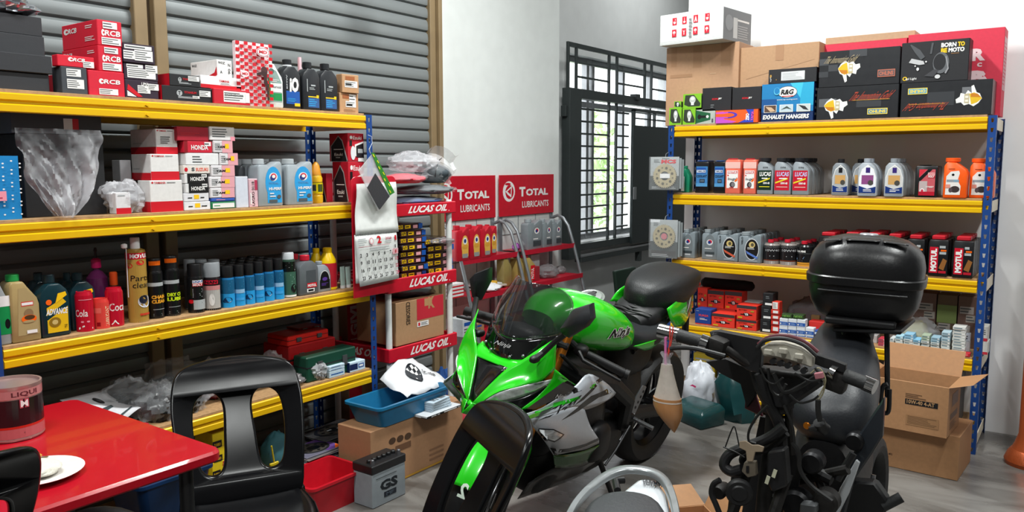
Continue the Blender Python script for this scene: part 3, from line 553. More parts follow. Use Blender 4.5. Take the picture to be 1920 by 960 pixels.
# ---- third shelf
sh = dict(rough=.25)
bottle('L', -18, 16, 516, z3, .07, 'left', '9a9ea0', '1a8a3a', 'silver bottle with green label cut off by the picture edge', ins=.03, ops=[('p', [(.3, .15), (1, .15), (1, .5), (.7, .7), (.3, .6)], '1a8a4a'), ('r', .4, .55, 1, .7, 'w'), ('e', .8, .3, .15, .07, 'k')], **sh)
bottle('L', 16, 72, 515, z3, .08, 'left', 'a08a5c', '1c8a40', 'gold oil bottle with a green cap', ins=.025, ops=[('p', [(.2, .1), (.92, .1), (.92, .62), (.55, .8), (.3, .8)], 'a89468'), ('r', .36, .53, .78, .6, 'c8483c'), ('r', .38, .545, .76, .585, 'w'), ('e', .6, .42, .16, .07, '8a7050'), ('e', .6, .34, .26, .06, 'o'), ('e', .62, .36, .18, .035, '503820'), ('e', .58, .3, .2, .02, 'a89468'), ('r', .5, .12, .85, .17, 'w')], **sh)
adv = [('p', [(.2, .07), (.9, .07), (.92, .52), (.6, .7), (.5, .55), (.2, .48)], 'e0b41c'), ('p', [(.2, .36), (.92, .56), (.92, .48), (.2, .28)], '0c3038'), ('t', 'ADVANCE', .18, .36, .9, .46, 'w', .3, .03), ('e', .28, .57, .1, .045, 'o'), ('p', [(.5, .54), (.9, .66), (.86, .72), (.6, .7)], 'y'), ('e', .45, .24, .2, .08, '8a6a20'), ('e', .45, .24, .1, .04, 'c8b070'), ('t', '2T', .76, .13, .86, .18, 'k')]
bottle('L', 73, 129, 516, z3, .08, 'centre', '0d2c34', '0a2228', 'dark green oil bottle with a yellow label, fully visible', ins=.03, ops=adv, **sh)
bottle('L', 131, 178, 513, z3, .08, 'centre', '0d2c34', '0a2228', 'dark green oil bottle half hidden behind the first red drink can', ins=.075, ops=adv, **sh)
bottle('L', 60, 100, 512, z3, .07, 'centre', '0c262e', '0a2026', 'dark green bottle in the shade behind the front oil bottles', ins=.17, group='dark bottles in the back row', **sh)
bottle('L', 118, 150, 512, z3, .07, 'centre', '0c262e', '0a2026', 'dark green bottle in the shade behind the front oil bottles', ins=.17, group='dark bottles in the back row', **sh)
can('L', 150, 181, 547, z3, 'b8102a', 'red drink can with white script, left of the three cans', 'drink_can', 'can', ins=.025, capf=0, ops=[('r', 0, 0, 1, 1, 'b8102a'), ('t', 'Cola', .1, .42, .62, .62, 'w', .06, .01), ('e', .4, .28, .06, .025, 'p'), ('e', .62, .28, .06, .025, 'p'), ('p', [(.25, .06), (.45, .14), (.8, .06), (.8, .1), (.45, .18), (.25, .12)], 'w'), ('r', .3, .88, .8, .9, 'p')])
can('L', 183, 211, 560, z3, 'd03a34', 'short orange red can between the two script cans', 'drink_can', 'can', ins=.03, capf=0, ops=[('r', 0, 0, 1, 1, 'd8443c'), ('t', 'LUBRICANT', .68, .1, .85, .85, 'e8d8b0', 0, .02, 1), ('r', .1, .6, .5, .8, 'e0685c'), ('r', .3, .1, .45, .25, 'R')])
can('L', 207, 237, 540, z3, 'b8102a', 'red drink can with white script, right of the short orange one', 'drink_can', 'can', ins=.03, capf=0, ops=[('r', 0, 0, 1, 1, 'b8102a'), ('t', 'Coca', .3, .45, .95, .68, 'w', .06, .01), ('p', [(.35, .06), (.5, .2), (.65, .06), (.6, .06), (.5, .14), (.4, .06)], 'w')])
def lathe_bottle(fr, xa, xb, yt, z, prof, mats, names, label, name='bottle', cat='bottle', ins=.06):
    s = spot(fr, xa, xb, yt, z, ins, yt+40); r = s.w/2; h = s.h; T = thing(name, label, cat, s.loc+(V((-r, 0, 0)) if fr == 'L' else V((0, r, 0))), RZ[fr])
    for pf, m, n in zip(prof, mats, names): mb = MB(); mb.lathe([(a*r, b*h) for a, b in pf], 22); mb.build(n, m, T)
    return T
lathe_bottle('L', 170, 212, 465, z3, [[(.85, 0), (1, .05), (1, .45), (.9, .6), (.5, .68), (.25, .7), (.25, .76)], [(.4, .73), (.42, .75), (.4, .84), (.2, .86)], [(.12, .86), (.1, .94), (.16, .96), (.1, 1)]], [mat('purple_liquid', hx('6a2a5c'), .15, coat=.4), pl('d0206c', 'cap_plastic', .4), pl('1a1a1c', 'cap_plastic', .4)], ['body', 'collar', 'nozzle'], 'round purple squeeze bottle with a magenta collar', ins=.13)
lathe_bottle('L', 210, 228, 510, z3, [[(.9, 0), (1, .05), (1, .5), (.6, .6), (.4, .7), (.4, .76)], [(.75, .74), (.78, .75), (.78, .98), (.6, 1)]], [mat('clear_bottle', (.8, .84, .86), .08, trans=.7), pl('e85a20', 'cap_plastic', .4)], ['body', 'cap'], 'small clear bottle with an orange cap behind the drink cans', ins=.09)
T = can('L', 246, 280, 446, z3, 'a8843c', 'tall gold aerosol with a red top band and white cap', ins=.03, cap='e0e0e0', capf=.135, neck=.48, ops=[('r', 0, 0, 1, 1, 'a8843c'), ('r', 0, .91, 1, 1, 'b81028'), ('t', 'MOTUL', .3, .925, .98, .985, 'w', 0, .06), ('e', .25, .82, .14, .035, 'c02820'), ('e', .65, .86, .14, .035, 'c02820'), ('t', 'Parts', .3, .6, .98, .68, 'k', .2, 0), ('t', 'clean', .36, .5, .98, .58, 'k', .2, 0), ('e', .75, .3, .25, .09, 'c8c8d0'), ('e', .7, .33, .16, .06, '1c2030'), ('r', .55, .1, .95, .13, 'c8402c')], metal=.3)
r = T_SZ[T.name][0]/2; mb = MB(); mb.tube([(-r-.006, -.01, .1), (-r-.005, -.01, T_SZ[T.name][2]*.9)], .0018, 6); mb.build('nozzle_straw', pl('d8d8d8', 'straw', .3), T); mb = MB(); mb.lathe([(.004, 0), (.011, .004), (.011, .016), (.004, .02)], 14, (-r-.012, -.01, T_SZ[T.name][2]*.88)); mb.build('nozzle_head', pl('e0e0e0', 'cap_plastic', .4), T)
mo = lambda a, b, c: [('r', 0, 0, 1, 1, '111113'), ('r', .1, .72, .9, .8, 's'), ('ln', .12, .7, .9, .82, 3, 'k'), ('t', a, .35, .44, .98, .52, c, 0, .05), ('t', b, .35, .34, .98, .42, c, 0, .05), ('r', .4, .2, .9, .21, 's'), ('ln', .4, .05, .8, .12, 2, 'h')]
tk = [('r', .3, .5, .9, .9, 'o')]
for xa, xb, yt, lb, o2 in ((283, 311, 485, 'black aerosol with orange price sticker and yellow orange lettering', mo('CHAIN', 'CLEAN', 'e8a030')), (313, 342, 480, 'black aerosol with a wide orange price sticker and lime lettering', mo('DRY CH', 'LUBE', 'c8e020'))):
    T = can('L', xa, xb, yt, z3, '131315', lb, ins=.05, cap='141416', capf=.2, neck=.86, ops=o2); w_, _, h_ = T_SZ[T.name]
    prints([('r', .3, .45, .95, .8, 'ff7010')], cyl_map(w_*.43+.0005, h_*.8, h_*.2, -130, 150), curved=10).build('price_sticker', FOIL_INK, T, smooth=0)
can('L', 361, 388, 495, z3, '131315', 'black aerosol with a red and white name panel', ins=.03, cap='101012', capf=.24, neck=.92, ops=[('r', 0, 0, 1, 1, '131315'), ('r', .38, .78, .82, .96, 'w'), ('r', .38, .78, .82, .87, 'r'), ('t', 'LIQUI', .4, .88, .8, .95, 'b', 0, .03), ('t', 'MOLY', .4, .79, .8, .86, 'w', 0, .03), ('ln', .38, .45, .8, .72, 6, 's'), ('e', .3, .34, .12, .06, 'r'), ('r', .4, .1, .95, .38, 's'), ('ln', .42, .12, .9, .36, 5, 'k')])
can('L', 391, 420, 493, z3, '1c1418', 'aerosol with a wide grey cap and a black and red label', ins=.03, cap='888c90', capf=.28, neck=.98, ops=[('r', 0, 0, 1, 1, '1a1416'), ('r', .2, .85, .75, .98, 'c01830'), ('t', 'NAN', .25, .87, .7, .96, 'k', 0, .04), ('r', .15, .06, .85, .8, 'b0aca8'), ('r', .15, .66, .85, .8, 'c88080'), ('ln', .1, .6, .95, .68, 1, 'y'), ('e', .5, .35, .1, .2, 'e0dcd8')])
for xa, xb in ((352, 372), (374, 394), (398, 418)): can('L', xa, xb, 487, z3, '54585c', 'grey capped aerosol in the back row behind the black one', ins=.12, cap='7c8084', capf=.3, neck=.95, group='grey capped aerosols in the back row')
def bc(k):
    e = [('e', .5, .28, .22, .1, '143a60'), ('e', .35, .24, .12, .05, '143a60')] if k % 2 == 0 else [('r', .15, .46, .85, .6, '90b8d8'), ('r', .3, .2, .8, .3, '40a0e0')]
    return [('r', 0, 0, 1, 1, '2a98d8'), ('r', 0, .5, 1, 1, '1c5a80'), ('ln', .2, .62, .8, .8, 3, '78b8e0'), ('ln', .2, .84, .8, .96, 2, '78b8e0')]+e
xs = [423, 445, 464, 482, 500, 519, 537]; yt_ = [499, 497, 495, 491, 488, 485]; first = None
pos = ['first of the front row', 'second of the front row', 'third of the front row', 'fourth of the front row', 'fifth of the front row', 'sixth of the front row, by the green can']
for k in range(6):
    T = can('L', xs[k], xs[k+1]-.7, yt_[k], z3, '1c6aa0', 'blue aerosol with black cap, '+pos[k], ins=.03+.0, cap='121214', capf=.27, neck=.9, ops=bc(k))
    rows(T, 3, .062, 'blue aerosol with black cap standing behind the front row of six', 'blue aerosols behind the front row')
can('L', 538, 560, 474, z3, '2c4438', 'dark green aerosol with silver shoulder and a flip spout', ins=.03, cap='c8ccd0', capf=.14, neck=.8, ops=[('r', 0, 0, 1, 1, '3c6050'), ('r', 0, .72, 1, 1, '101412'), ('p', [(.4, .9), (.55, .98), (.7, .9), (.55, .84)], 'w'), ('ln', .2, .72, .9, .82, 1, 'w'), ('ln', .25, .3, .8, .66, 6, '9ac0b0'), ('e', .75, .25, .15, .12, 'k'), ('r', .1, .02, .9, .07, 'w')])
m1 = bottle('L', 561, 597, 479, z3, .06, 'centre', '5c6064', 'c01830', 'grey oil bottle with a red cap and a red name bar', ins=.025, ops=[('r', .35, .25, .85, .62, '4a4e52'), ('r', .38, .18, .88, .3, 'r'), ('t', 'MOTUL', .41, .2, .85, .27, 'w', 0, .05), ('r', .36, .07, .75, .16, 'w'), ('r', .42, .09, .7, .14, 'k')], rough=.3)
rows(m1, 1, .08, 'grey oil bottle with a red cap directly behind its twin', 'red capped grey bottles')
bottle('L', 594, 620, 490, z3, .05, 'oval', '8a9096', '8c9298', 'small silver bottle with an arched black and violet label', ins=.04, ops=[('e', .55, .4, .36, .3, 'w'), ('e', .55, .4, .33, .28, '141418'), ('r', .2, .1, .9, .4, '141418'), ('ln', .3, .2, .8, .3, 3, 'P'), ('e', .55, .42, .18, .06, 'P')], rough=.3)
for xa, xb, ins, nm in ((613, 639, .04, 'in front'), (592, 612, .1, 'behind')):
    lathe_bottle('L', xa, xb, 465 if ins < .1 else 466, z3, [[(.9, 0), (1, .03), (1, .07)], [(1, .07), (1, .6), (.95, .64)], [(.95, .64), (.9, .72), (.5, .88), (.42, .89)], [(.5, .885), (.5, .99), (.42, 1)]], [pl('e8c010', 'bottle_plastic', .3), pl('a81828', 'bottle_label', .35), pl('e8c010', 'bottle_plastic', .3), pl('e0b000', 'cap_plastic', .35)], ['base', 'label_sleeve', 'body', 'cap'], 'red sleeved yellow additive bottle, the one '+nm, ins=ins)
for i, (xa, xb) in enumerate(((641, 650), (651, 661))):
    s = spot('L', xa, xb, 500, z3, .04, 520); T = thing('grease_tube', 'pale green squeeze tube standing on its cap, %s of two' % ('left', 'right')[i], 'tube', s.loc, R_(90)); mb = MB(); w, h = s.w, s.h
    mb.loft([[(w*.4*math.cos(a*.785), .012+.012*math.sin(a*.785), .012) for a in range(8)], [(w*.5*math.cos(a*.785), .012+.01*math.sin(a*.785), h*.5) for a in range(8)], [(w*.5*math.cos(a*.785), .012+.001*math.sin(a*.785), h) for a in range(8)]]); mb.build('body', pl('a8c0b8', 'tube_plastic', .35), T); mb = MB(); mb.lathe([(w*.42, 0), (w*.42, .014)], 14, (0, .012, 0)); mb.build('cap', pl('d8d8d8', 'cap_plastic', .4), T)
# ---- fourth shelf
t = thing('paper_drawing', 'white sheet with a printed disc and tool picture, on black bags', 'paper', V((FRX-.06, ax(185, 765, FRX-.06).y, z2)), R_(90))
P_ = [az(115, 748, .50+.07), az(193, 731, .64), az(264, 768, .62), az(215, 790, .55)]
mb = MB(); o_, u_, v_ = P_[3], P_[2]-P_[3], P_[0]-P_[3]
Q = [ax(112, 750, -3.02), ax(193, 731, -3.2), ax(265, 768, -3.0), ax(205, 797, -2.86)]
mb.T = M.Rotation(R_(-90), 4, 'Z') @ M.Translation(-t.location)
G = [[Q[0].lerp(Q[1], j/8).lerp(Q[3].lerp(Q[2], j/8), i/8)+V((0, 0, .012*math.sin(i*.5)*math.sin(j*.6))) for i in range(9)] for j in range(9)]
mb.grid([[tuple(p) for p in r] for r in G]); mb.build('sheet', mat('paper_white', hx('c8c8cc'), .6), t, smooth=60, solid=.0008)
inv = mb.T
def pf(a, b, l):
    p = Q[3].lerp(Q[2], a).lerp(Q[0].lerp(Q[1], a), b)+V((0, 0, .012*math.sin((1-b)*4)*math.sin(a*4.8)+.002+l)); return inv @ p
prints([('e', .5, .62, .09, .12, '2a2a2e'), ('e', .5, .62, .04, .05, '58585c'), ('p', [(.1, .45), (.3, .38), (.3, .3), (.1, .36)], '18882c'), ('p', [(.32, .38), (.6, .42), (.6, .36), (.32, .3)], '3a4448'), ('p', [(.5, .12), (.9, .18), (.9, .14), (.5, .08)], '3a4448'), ('ln', .6, .55, .9, .65, 3, 's')], pf).build('printed_picture', INK, t, smooth=0)
blk = mat('black_film_bag', hx('17171a'), .16, bump=.7, scale=16)
rnd = random.Random(12)
def clutter(px, py, ins, z, sx, sy, sz, m, label, name='parts_bag', inner=None, group=None, seed=None, cat='bag', rz=90):
    p = ax(px, py, FRX-ins); T = thing(name, label, cat, V((p.x, p.y, z)), R_(rz), group); sd = seed or rnd.randint(1, 999)
    crumple('film', T, sx, sy, sz, m, sd, n=20, amp=.42)
    if inner: crumple('contents', T, sx*.75, sy*.75, sz*.6, inner, sd+1, n=14, amp=.3)
    return T
dm = mat('dark_metal_parts', hx('18181a'), .28, .3, bump=.8, scale=50)
clutter(25, 765, .2, z2, .2, .24, .06, blk, 'black bag lying flat behind the paint tin')
clutter(150, 770, .2, z2, .34, .26, .075, blk, 'black bag beneath the white paper drawing', seed=4)
clutter(235, 745, .20, z2, .22, .18, .19, film, 'clear bag of black parts right of the paper drawing', inner=dm)
clutter(297, 750, .1, z2, .17, .16, .17, film, 'clear bag of black parts in the middle of the fourth shelf', inner=dm, seed=21)
clutter(352, 755, .11, z2, .16, .15, .14, film, 'clear bag of black parts left of the chair back', inner=dm, seed=24)
clutter(320, 735, .3, z2, .26, .15, .2, film, 'clear bag of dark parts at the back of the fourth shelf', inner=dm, seed=31)
clutter(402, 745, .19, z2, .16, .15, .19, film, 'clear bag with a red end seen past the chair post', inner=pl('7a1c28', 'red_parts', .4), seed=33)
clutter(442, 738, .1, z2, .14, .12, .085, fbag, 'grey bag with white print framed by the chair opening', inner=pl('b8182c', 'red_parts', .4), seed=36)
clutter(507, 660, .2, z2, .13, .12, .15, film, 'tall clear bag of metal parts left of the red cases', inner=dm, seed=40)
clutter(545, 715, .08, z2, .13, .12, .06, fbag, 'flat grey bag at the shelf edge above the chair back', seed=43)
clutter(597, 697, .06, z2, .12, .1, .09, film2, 'clear bag of silver bolts at the shelf edge', inner=mat('bolts', hx('8a8c8e'), .3, .8, bump=.8, scale=60), seed=47)
clutter(88, 742, .06, z2, .1, .08, .06, pl('b01c3c', 'red_wrap', .35), 'crimson wrapped packet behind the table corner', name='packet', cat='packet')
clutter(120, 740, .04, z2, .1, .09, .04, pl('c4c4c6', 'paper_wrap', .6), 'white crumpled wrapper behind the table corner', name='wrapper', cat='paper')
clutter(262, 795, .03, z2, .08, .06, .025, pl('b8183c', 'red_wrap', .35), 'small crimson packet just above the table edge', name='packet', cat='packet')
def case(fr, xa, xb, yt, z, d, col, label, ins, on=None, rz=0):
    T = carton(fr, xa, xb, yt, z, d, col, label, name='tool_case', cat='case', ins=ins, on=on, rough=.4, bev=.006, rz=rz); w, d_, h = T_SZ[T.name]
    mb = MB(); mb.box((-w/2-.001, -.001, h*.55), (w/2+.001, d+.001, h*.6)); mb.build('seam', pl('1c1c1e', 'seam', .5), T)
    for x in (-w*.25, w*.25): mb = MB(); mb.box((x-.014, -.006, h*.35), (x+.014, 0, h*.75)); mb.build('latch', mat('latch_steel', hx('6a6c6e'), .35, .7), T)
    return T
a = case('L', 542, 630, 641, z2, .2, 'a81418', 'larger red tool case resting on the fourth shelf', .15)
b = case('L', 540, 617, 624, z2, .16, 'd02018', 'flat bright red case on top of the larger red one', .15, on=a)
case('L', 560, 604, 612, z2, .1, '8a1418', 'small dark red case topmost at the back of the pile', .22, on=b)
case('L', 575, 668, 660, z2, .1, '124030', 'dark green tool case in front of the red cases', .035)
for i, y in enumerate((694, 689, 684)):
    pr = carton('L', 618, 647, y, z2, .06, 'b8ccd8', ('lowest', 'middle', 'top')[i]+' of the thin pale blue boxes at the shelf edge', name='small_box', ins=.015, on=None if i == 0 else pr, front=[('ln', .1, .3, .9, .7, 1, 'b')])
carton('L', 656, 685, 677, z2, .12, 'c0d4e4', 'dark blue and white carton at the right end of the fourth shelf', name='small_box', ins=.015, front=[('r', .0, .2, .5, .8, 'B'), ('r', .55, .3, .9, .7, 'b'), ('r', .6, .4, .85, .6, 'w')], side=[('r', 0, 0, 1, 1, 'B')])
# ---- bottom shelf
zb = z1; pr = None
sss = [('r', .55, .3, .97, .85, 'w'), ('t', 'SSS', .45, .6, .95, .95, 'r', .08, .06), ('t', 'LIFT', .55, .4, .9, .55, 'k', .1, .03), ('r', 0, 0, .35, .45, 'k'), ('t', 'TURBO', .05, .1, .3, .3, 'y', 0, .02)]
for i, (xa, xb, yt) in enumerate(((400, 444, 918), (399, 445, 890), (398, 441, 862), (400, 446, 835), (398, 446, 806))):
    pr = carton('L', xa, xb, yt, zb, .13, 'e8c818', ('lowest', 'second lowest', 'middle', 'second highest', 'top')[i]+' yellow box with red letters seen through the chair opening', name='yellow_box', ins=.03, on=pr, front=sss)
p = ax(535, 850, FRX-.06); T = thing('fabric_bag', 'teal cloth bag seen through the chair back', 'bag', (p.x-.06, p.y, zb), R_(90)); crumple('cloth', T, .16, .14, .22, mat('teal_cloth', hx('2c5c64'), .75, bump=.4, scale=40), 14, n=18, amp=.15)
def discs(xa, xb, yt, ins, n, cols, lab, grp, dd=.17):
    s = spot('L', xa, xb, yt, zb, ins, yt+20); t = s.h/n; base = None
    for i in range(n):
        T = thing('sprocket_pack', lab[0] if i == n-1 else lab[1], 'packet', s.loc+V((rnd.uniform(-.01, .01), rnd.uniform(-.01, .01), t*i)), R_(90+rnd.uniform(-5, 5)), grp); mb = MB(); mb.box((-s.w/2, 0, .0005), (s.w/2, dd, t*.8)); mb.build('card', card(cols[i % len(cols)]), T)
        mb = MB(); mb.box((-s.w/2-.004, -.006, t*.8), (s.w/2+.004, dd, t*.88)); mb.build('film', film, T)
        if i == n-1:
            gp = [('e', .5, .5, .4, .4, '2a2a2c'), ('e', .5, .5, .33, .33, '4a4640'), ('e', .5, .5, .16, .16, '101012')]+[('e', .5+.25*math.cos(q*.785), .5+.25*math.sin(q*.785), .04, .04, '141416') for q in range(8)]
            if cols[0] == '3a3058': gp = [('r', .6, 0, 1, 1, '6a4a90'), ('p', [(.8, 0), (1, .3), (1, 0)], 'o')]+gp
            else: gp += [('r', .35, .5, .45, .56, 's'), ('r', .55, .45, .65, .5, 's')]
            prints(gp, flat((-s.w/2, 0, t*.88), (s.w, 0, 0), (0, dd, 0))).build('sprocket_print', FOIL_INK, T, smooth=0)
discs(574, 640, 848, .02, 9, ['3a3058', '2c2c34', '4a3c50', '5a4030'], ('packed sprocket with purple print, top of the lower pile', 'packed sprocket inside the pile with purple print on top'), 'sprocket pile with purple prints')
discs(610, 694, 812, .12, 10, ['26262c', '1c1c22', '30303a'], ('packed black sprocket, top of the taller pile by the white tube', 'packed black sprocket inside the taller pile'), 'pile of black sprocket packs', .2)
# ================================================================ WHITE TUBE RACK WITH RED TRAYS
LX0, LX1, LY0, LY1 = -2.93, -3.40, 2.965, 3.50      # front, back, near, far
wt = mat('white_tube_paint', hx('d8dad8'), .3); rd = mat('red_tray_plastic', hx('c0122a'), .33)
T0 = thing('display_rack', 'white tube display rack with three red trays and white lettering', 'rack', ((LX0+LX1)/2, (LY0+LY1)/2, 0), R_(90))
hw, hd_ = (LY1-LY0)/2, (LX0-LX1)/2     # local x = world y ; local y = -world x
for sx in (-1, 1):
    for sy in (-1, 1): mb = MB(); mb.lathe([(.017, 0), (.017, 1.352), (.013, 1.358)], 18, (sx*(hw-.02), sy*(hd_-.03), 0)); mb.build('tube', wt, T0)
for k, z in enumerate((1.345, .957, .588)):
    zt = z+.004; mb = MB(); h = .075 if k else .065
    o1 = [(-hw-.01, -hd_), (hw+.01, -hd_), (hw+.01, hd_), (-hw-.01, hd_)]; i1 = [(-hw+.0, -hd_+.012), (hw-.0, -hd_+.012), (hw-.0, hd_-.012), (-hw+.0, hd_-.012)]
    mb.loft([[(x, y, zt-h) for x, y in o1], [(x, y, zt) for x, y in o1], [(x, y, zt) for x, y in i1], [(x, y, zt-.02) for x, y in i1]]); tr = mb.build('tray', rd, T0, bevel=.004)
    prints([('t', 'LUCAS OIL', .30, .22, .88, .80, 'w', .08, .035), ('e', .90, .24, .006, .04, 'w')], flat((-hw, -hd_, zt-h), (2*hw, 0, 0), (0, 0, h))).build('lettering', INK, tr, smooth=0)
    prints([('t', 'LUCAS OIL', .2, .22, .8, .80, 'w', .08, .035)], flat((-hw-.01, hd_, zt-h), (0, -2*hd_, 0), (0, 0, h))).build('lettering', INK, tr, smooth=0)
# tall red board with the calendar on the near front corner of that rack
q0 = ax(700, 560, -2.9); T = thing('red_board', 'red rounded board fixed to the front corner of the tube rack, behind the calendar', 'board', (-2.885, 2.80, .865)); w = .30
def rb(w, z0, z1, r):
    p = [(0, z0), (w, z0)]+[(w-r+r*math.cos(a*.314), z1-r+r*math.sin(a*.314)) for a in range(6)]+[(r-r*math.sin(a*.314), z1-r+r*math.cos(a*.314)) for a in range(6)]; return p
mb = MB(); a_ = ax(664, 560, -2.885); b_ = ax(742, 330, -2.885); T.location = (-2.885, a_.y, a_.z-.0); w = b_.y-a_.y; mb.prism([(x, z) for x, z in rb(w, 0, b_.z-a_.z, .03)], -.006, 0, 'x'); mb.build('panel', rd, T, bevel=.0015)
TP = thing('hanging_calendar', 'white spiral bound wall calendar page for February hanging on the red board', 'calendar', (-2.872, a_.y, a_.z))
def rel(px, py, X): p = ax(px, py, X)-TP.location; return p
c0, c1 = rel(668, 345, -2.872), rel(742, 342, -2.872); mb = MB()
tp = [rel(x, y, -2.872) for x, y in ((668, 345), (742, 341), (743, 434), (662, 441))]
tp[2].x += .012; tp[3].x += .012; N = 8
mb.grid([[tp[0].lerp(tp[1], i/N).lerp(tp[3].lerp(tp[2], i/N), j/N)+V((.004*math.sin(j), 0, 0)) for i in range(N+1)] for j in range(N+1)]); mb.build('backing_page', mat('calendar_paper', hx('d8dad8'), .5), TP, solid=.001, smooth=60)
lp = [rel(x, y, -2.858) for x, y in ((664, 441), (743, 434), (748, 522), (675, 538))]
up = [rel(x, y, -2.864) for x, y in ((664, 441), (743, 434), (745, 522), (667, 532))]
mb = MB(); mb.grid([[up[0].lerp(up[1], i/N).lerp(up[3].lerp(up[2], i/N), j/N) for i in range(N+1)] for j in range(N+1)]); mb.build('month_page', MATS['calendar_paper'], TP, solid=.001, smooth=60)
mb = MB(); mb.grid([[lp[0].lerp(lp[1], i/N).lerp(lp[3].lerp(lp[2], i/N), j/N)+V((.003*math.sin(j*.8), 0, 0)) for i in range(N+1)] for j in range(N+1)]); mb.build('month_page', MATS['calendar_paper'], TP, solid=.0008, smooth=60)
def cf(a, b, l): j = (1-b)*N; p = lp[3].lerp(lp[2], a).lerp(lp[0].lerp(lp[1], a), b); return (p.x+.004*math.sin(j*.8)*(1 if 0 < j < N else 1)+.0022+l, p.y, p.z)
ops = [('t', '2', .5, .8, .6, .95, 'r', 0, .04), ('t', '2020', .7, .86, .85, .91, 'm'), ('ln', .68, .8, .88, .85, 1, 's'), ('ln', .06, .78, .26, .93, 4, 's'), ('r', .93, .83, .97, .93, 'r'), ('e', .36, .86, .05, .07, 'e0a8b0'), ('e', .36, .86, .03, .045, 'w'), ('ln', .04, .755, .97, .77, 1, 'm'), ('ln', .3, .66, .8, .74, 3, 's')]
ops += [('r', .855, .54, .995, .655, 'e8b0b8'), ('t', '8', .91, .56, .95, .63, 'r', 0, .02), ('t', '1', .91, .67, .93, .74, 'k', 0, .03)]
for r in range(4):
    for c_ in range(7):
        d_ = 2+r*7+c_
        if d_ > 29 or d_ == 8: continue
        x = .08+c_*.142; y = .56-r*.148; ops.append(('t', str(d_), x-.02, y, x+(.02 if d_ < 10 else .055), y+.075, 'm' if c_ == 6 or c_ == 0 and r > 1 and False else 'k', 0, .03))
prints(ops, cf).build('month_print', INK, TP, smooth=0)
for i in range(26):
    p = lp[0].lerp(lp[1], (i+.5)/26); mb = MB(); mb.tube([p+V((.006*math.cos(a), 0, .007*math.sin(a))) for a in [k*.9 for k in range(7)]], .0009, 5, closed=True); mb.build('spiral_ring', mat('wire_grey', hx('6a6c6e'), .4, .7), TP)
# hanging zip bag with a green edge, hung from the blue post
T = thing('zip_bag', 'hanging clear zip bag with a green patterned strip and dark card inside', 'bag', (-2.84, ax(695, 285, -2.84).y, ax(695, 285, -2.84).z)); g_ = lambda x, y, X=-2.84: ax(x, y, X)-T.location
mb = MB(); Z_ = [g_(698, 288), g_(736, 361), g_(708, 394), g_(672, 320)]; mb.prism([(p.y, p.z) for p in Z_], -.002, .004, 'x'); mb.build('film', film2, T)
mb = MB(); Z_ = [g_(694, 286), g_(700, 287), g_(738, 361), g_(729, 366)]; mb.prism([(p.y, p.z) for p in Z_], .005, .008, 'x'); st = mb.build('green_strip', pl('2c7a28', 'green_strip', .4), T)
for i in range(7): mb = MB(); c = Z_[0].lerp(Z_[3], (i+.5)/7).lerp(Z_[1].lerp(Z_[2], (i+.5)/7), .3+.4*(i % 2)); mb.obox((.0085, c.y, c.z), (.001, .006, .016), rx=.7); mb.build('yellow_mark', pl('c8c828', 'mark', .4), st)
mb = MB(); Z_ = [g_(702, 325), g_(729, 368), g_(710, 393), g_(687, 352)]; mb.prism([(p.y, p.z) for p in Z_], .0045, .0075, 'x'); mb.build('dark_card', mat('dark_mesh_card', hx('343438'), .5, bump=.5, scale=200), T)
mb = MB(); mb.tube([g_(x, y, -2.845) for x, y in ((690, 253), (697, 256), (698, 268), (692, 280), (695, 288))], .0014, 6); mb.build('hang_string', pl('d0d4dc', 'string', .5), T)
# clothing bags on the top tray
def placed(px, py, X, z, label, name='plastic_bag', cat='bag', rz=90, **k): p = ax(px, py, X); return thing(name, label, cat, V((X, p.y, z)), R_(rz), **k)
zt = 1.334
def layer(px, py, X, z, sx, sy, sz, col, label, seed):
    t = placed(px, py, X, z, label, 'packed_garment', 'clothing'); crumple('folded_cloth', t, sx, sy, sz*.92, mat('cloth_'+col, hx(col), .7, bump=.6, scale=30), seed, amp=.16); crumple('film', t, sx*1.08, sy*1.08, sz, film, seed+1, amp=.2); return t
layer(775, 375, -3.1, zt, .36, .26, .055, '2c4c7c', 'dark blue packed garment at the bottom of the pile on the tube rack', 61)
layer(790, 355, -3.1, zt+.055, .42, .3, .06, '4c5256', 'grey packed garment across the middle of the pile', 63)
layer(757, 333, -3.06, zt+.12, .26, .2, .06, 'd03848', 'coral red packed garment above the grey one', 66)
layer(812, 330, -3.12, zt+.115, .2, .2, .13, '3c464c', 'dark slate packed garment in the bag at the right', 68)
t = placed(775, 320, -3.12, zt+.18, 'big clear plastic bag puffed over the packed clothes'); crumple('film', t, .26, .26, .12, film2, 71, amp=.35)
T = placed(822, 320, -3.05, zt+.13, 'clear bag corner standing up with a black cord'); mb = MB(); mb.grid([[V((-.14+.28*i/8+.05*j/8, .02*math.sin(i)+.02*math.sin(j*1.3), .17*j/8+(.03*math.sin(i*.7)))) for i in range(9)] for j in range(9)]); mb.build('film', film2, T); mb = MB(); mb.tube([(-.04, -.01, .02), (-.03, -.012, .08), (0, -.01, .12), (.02, -.012, .13)], .002, 6); mb.build('cord', blk, T)
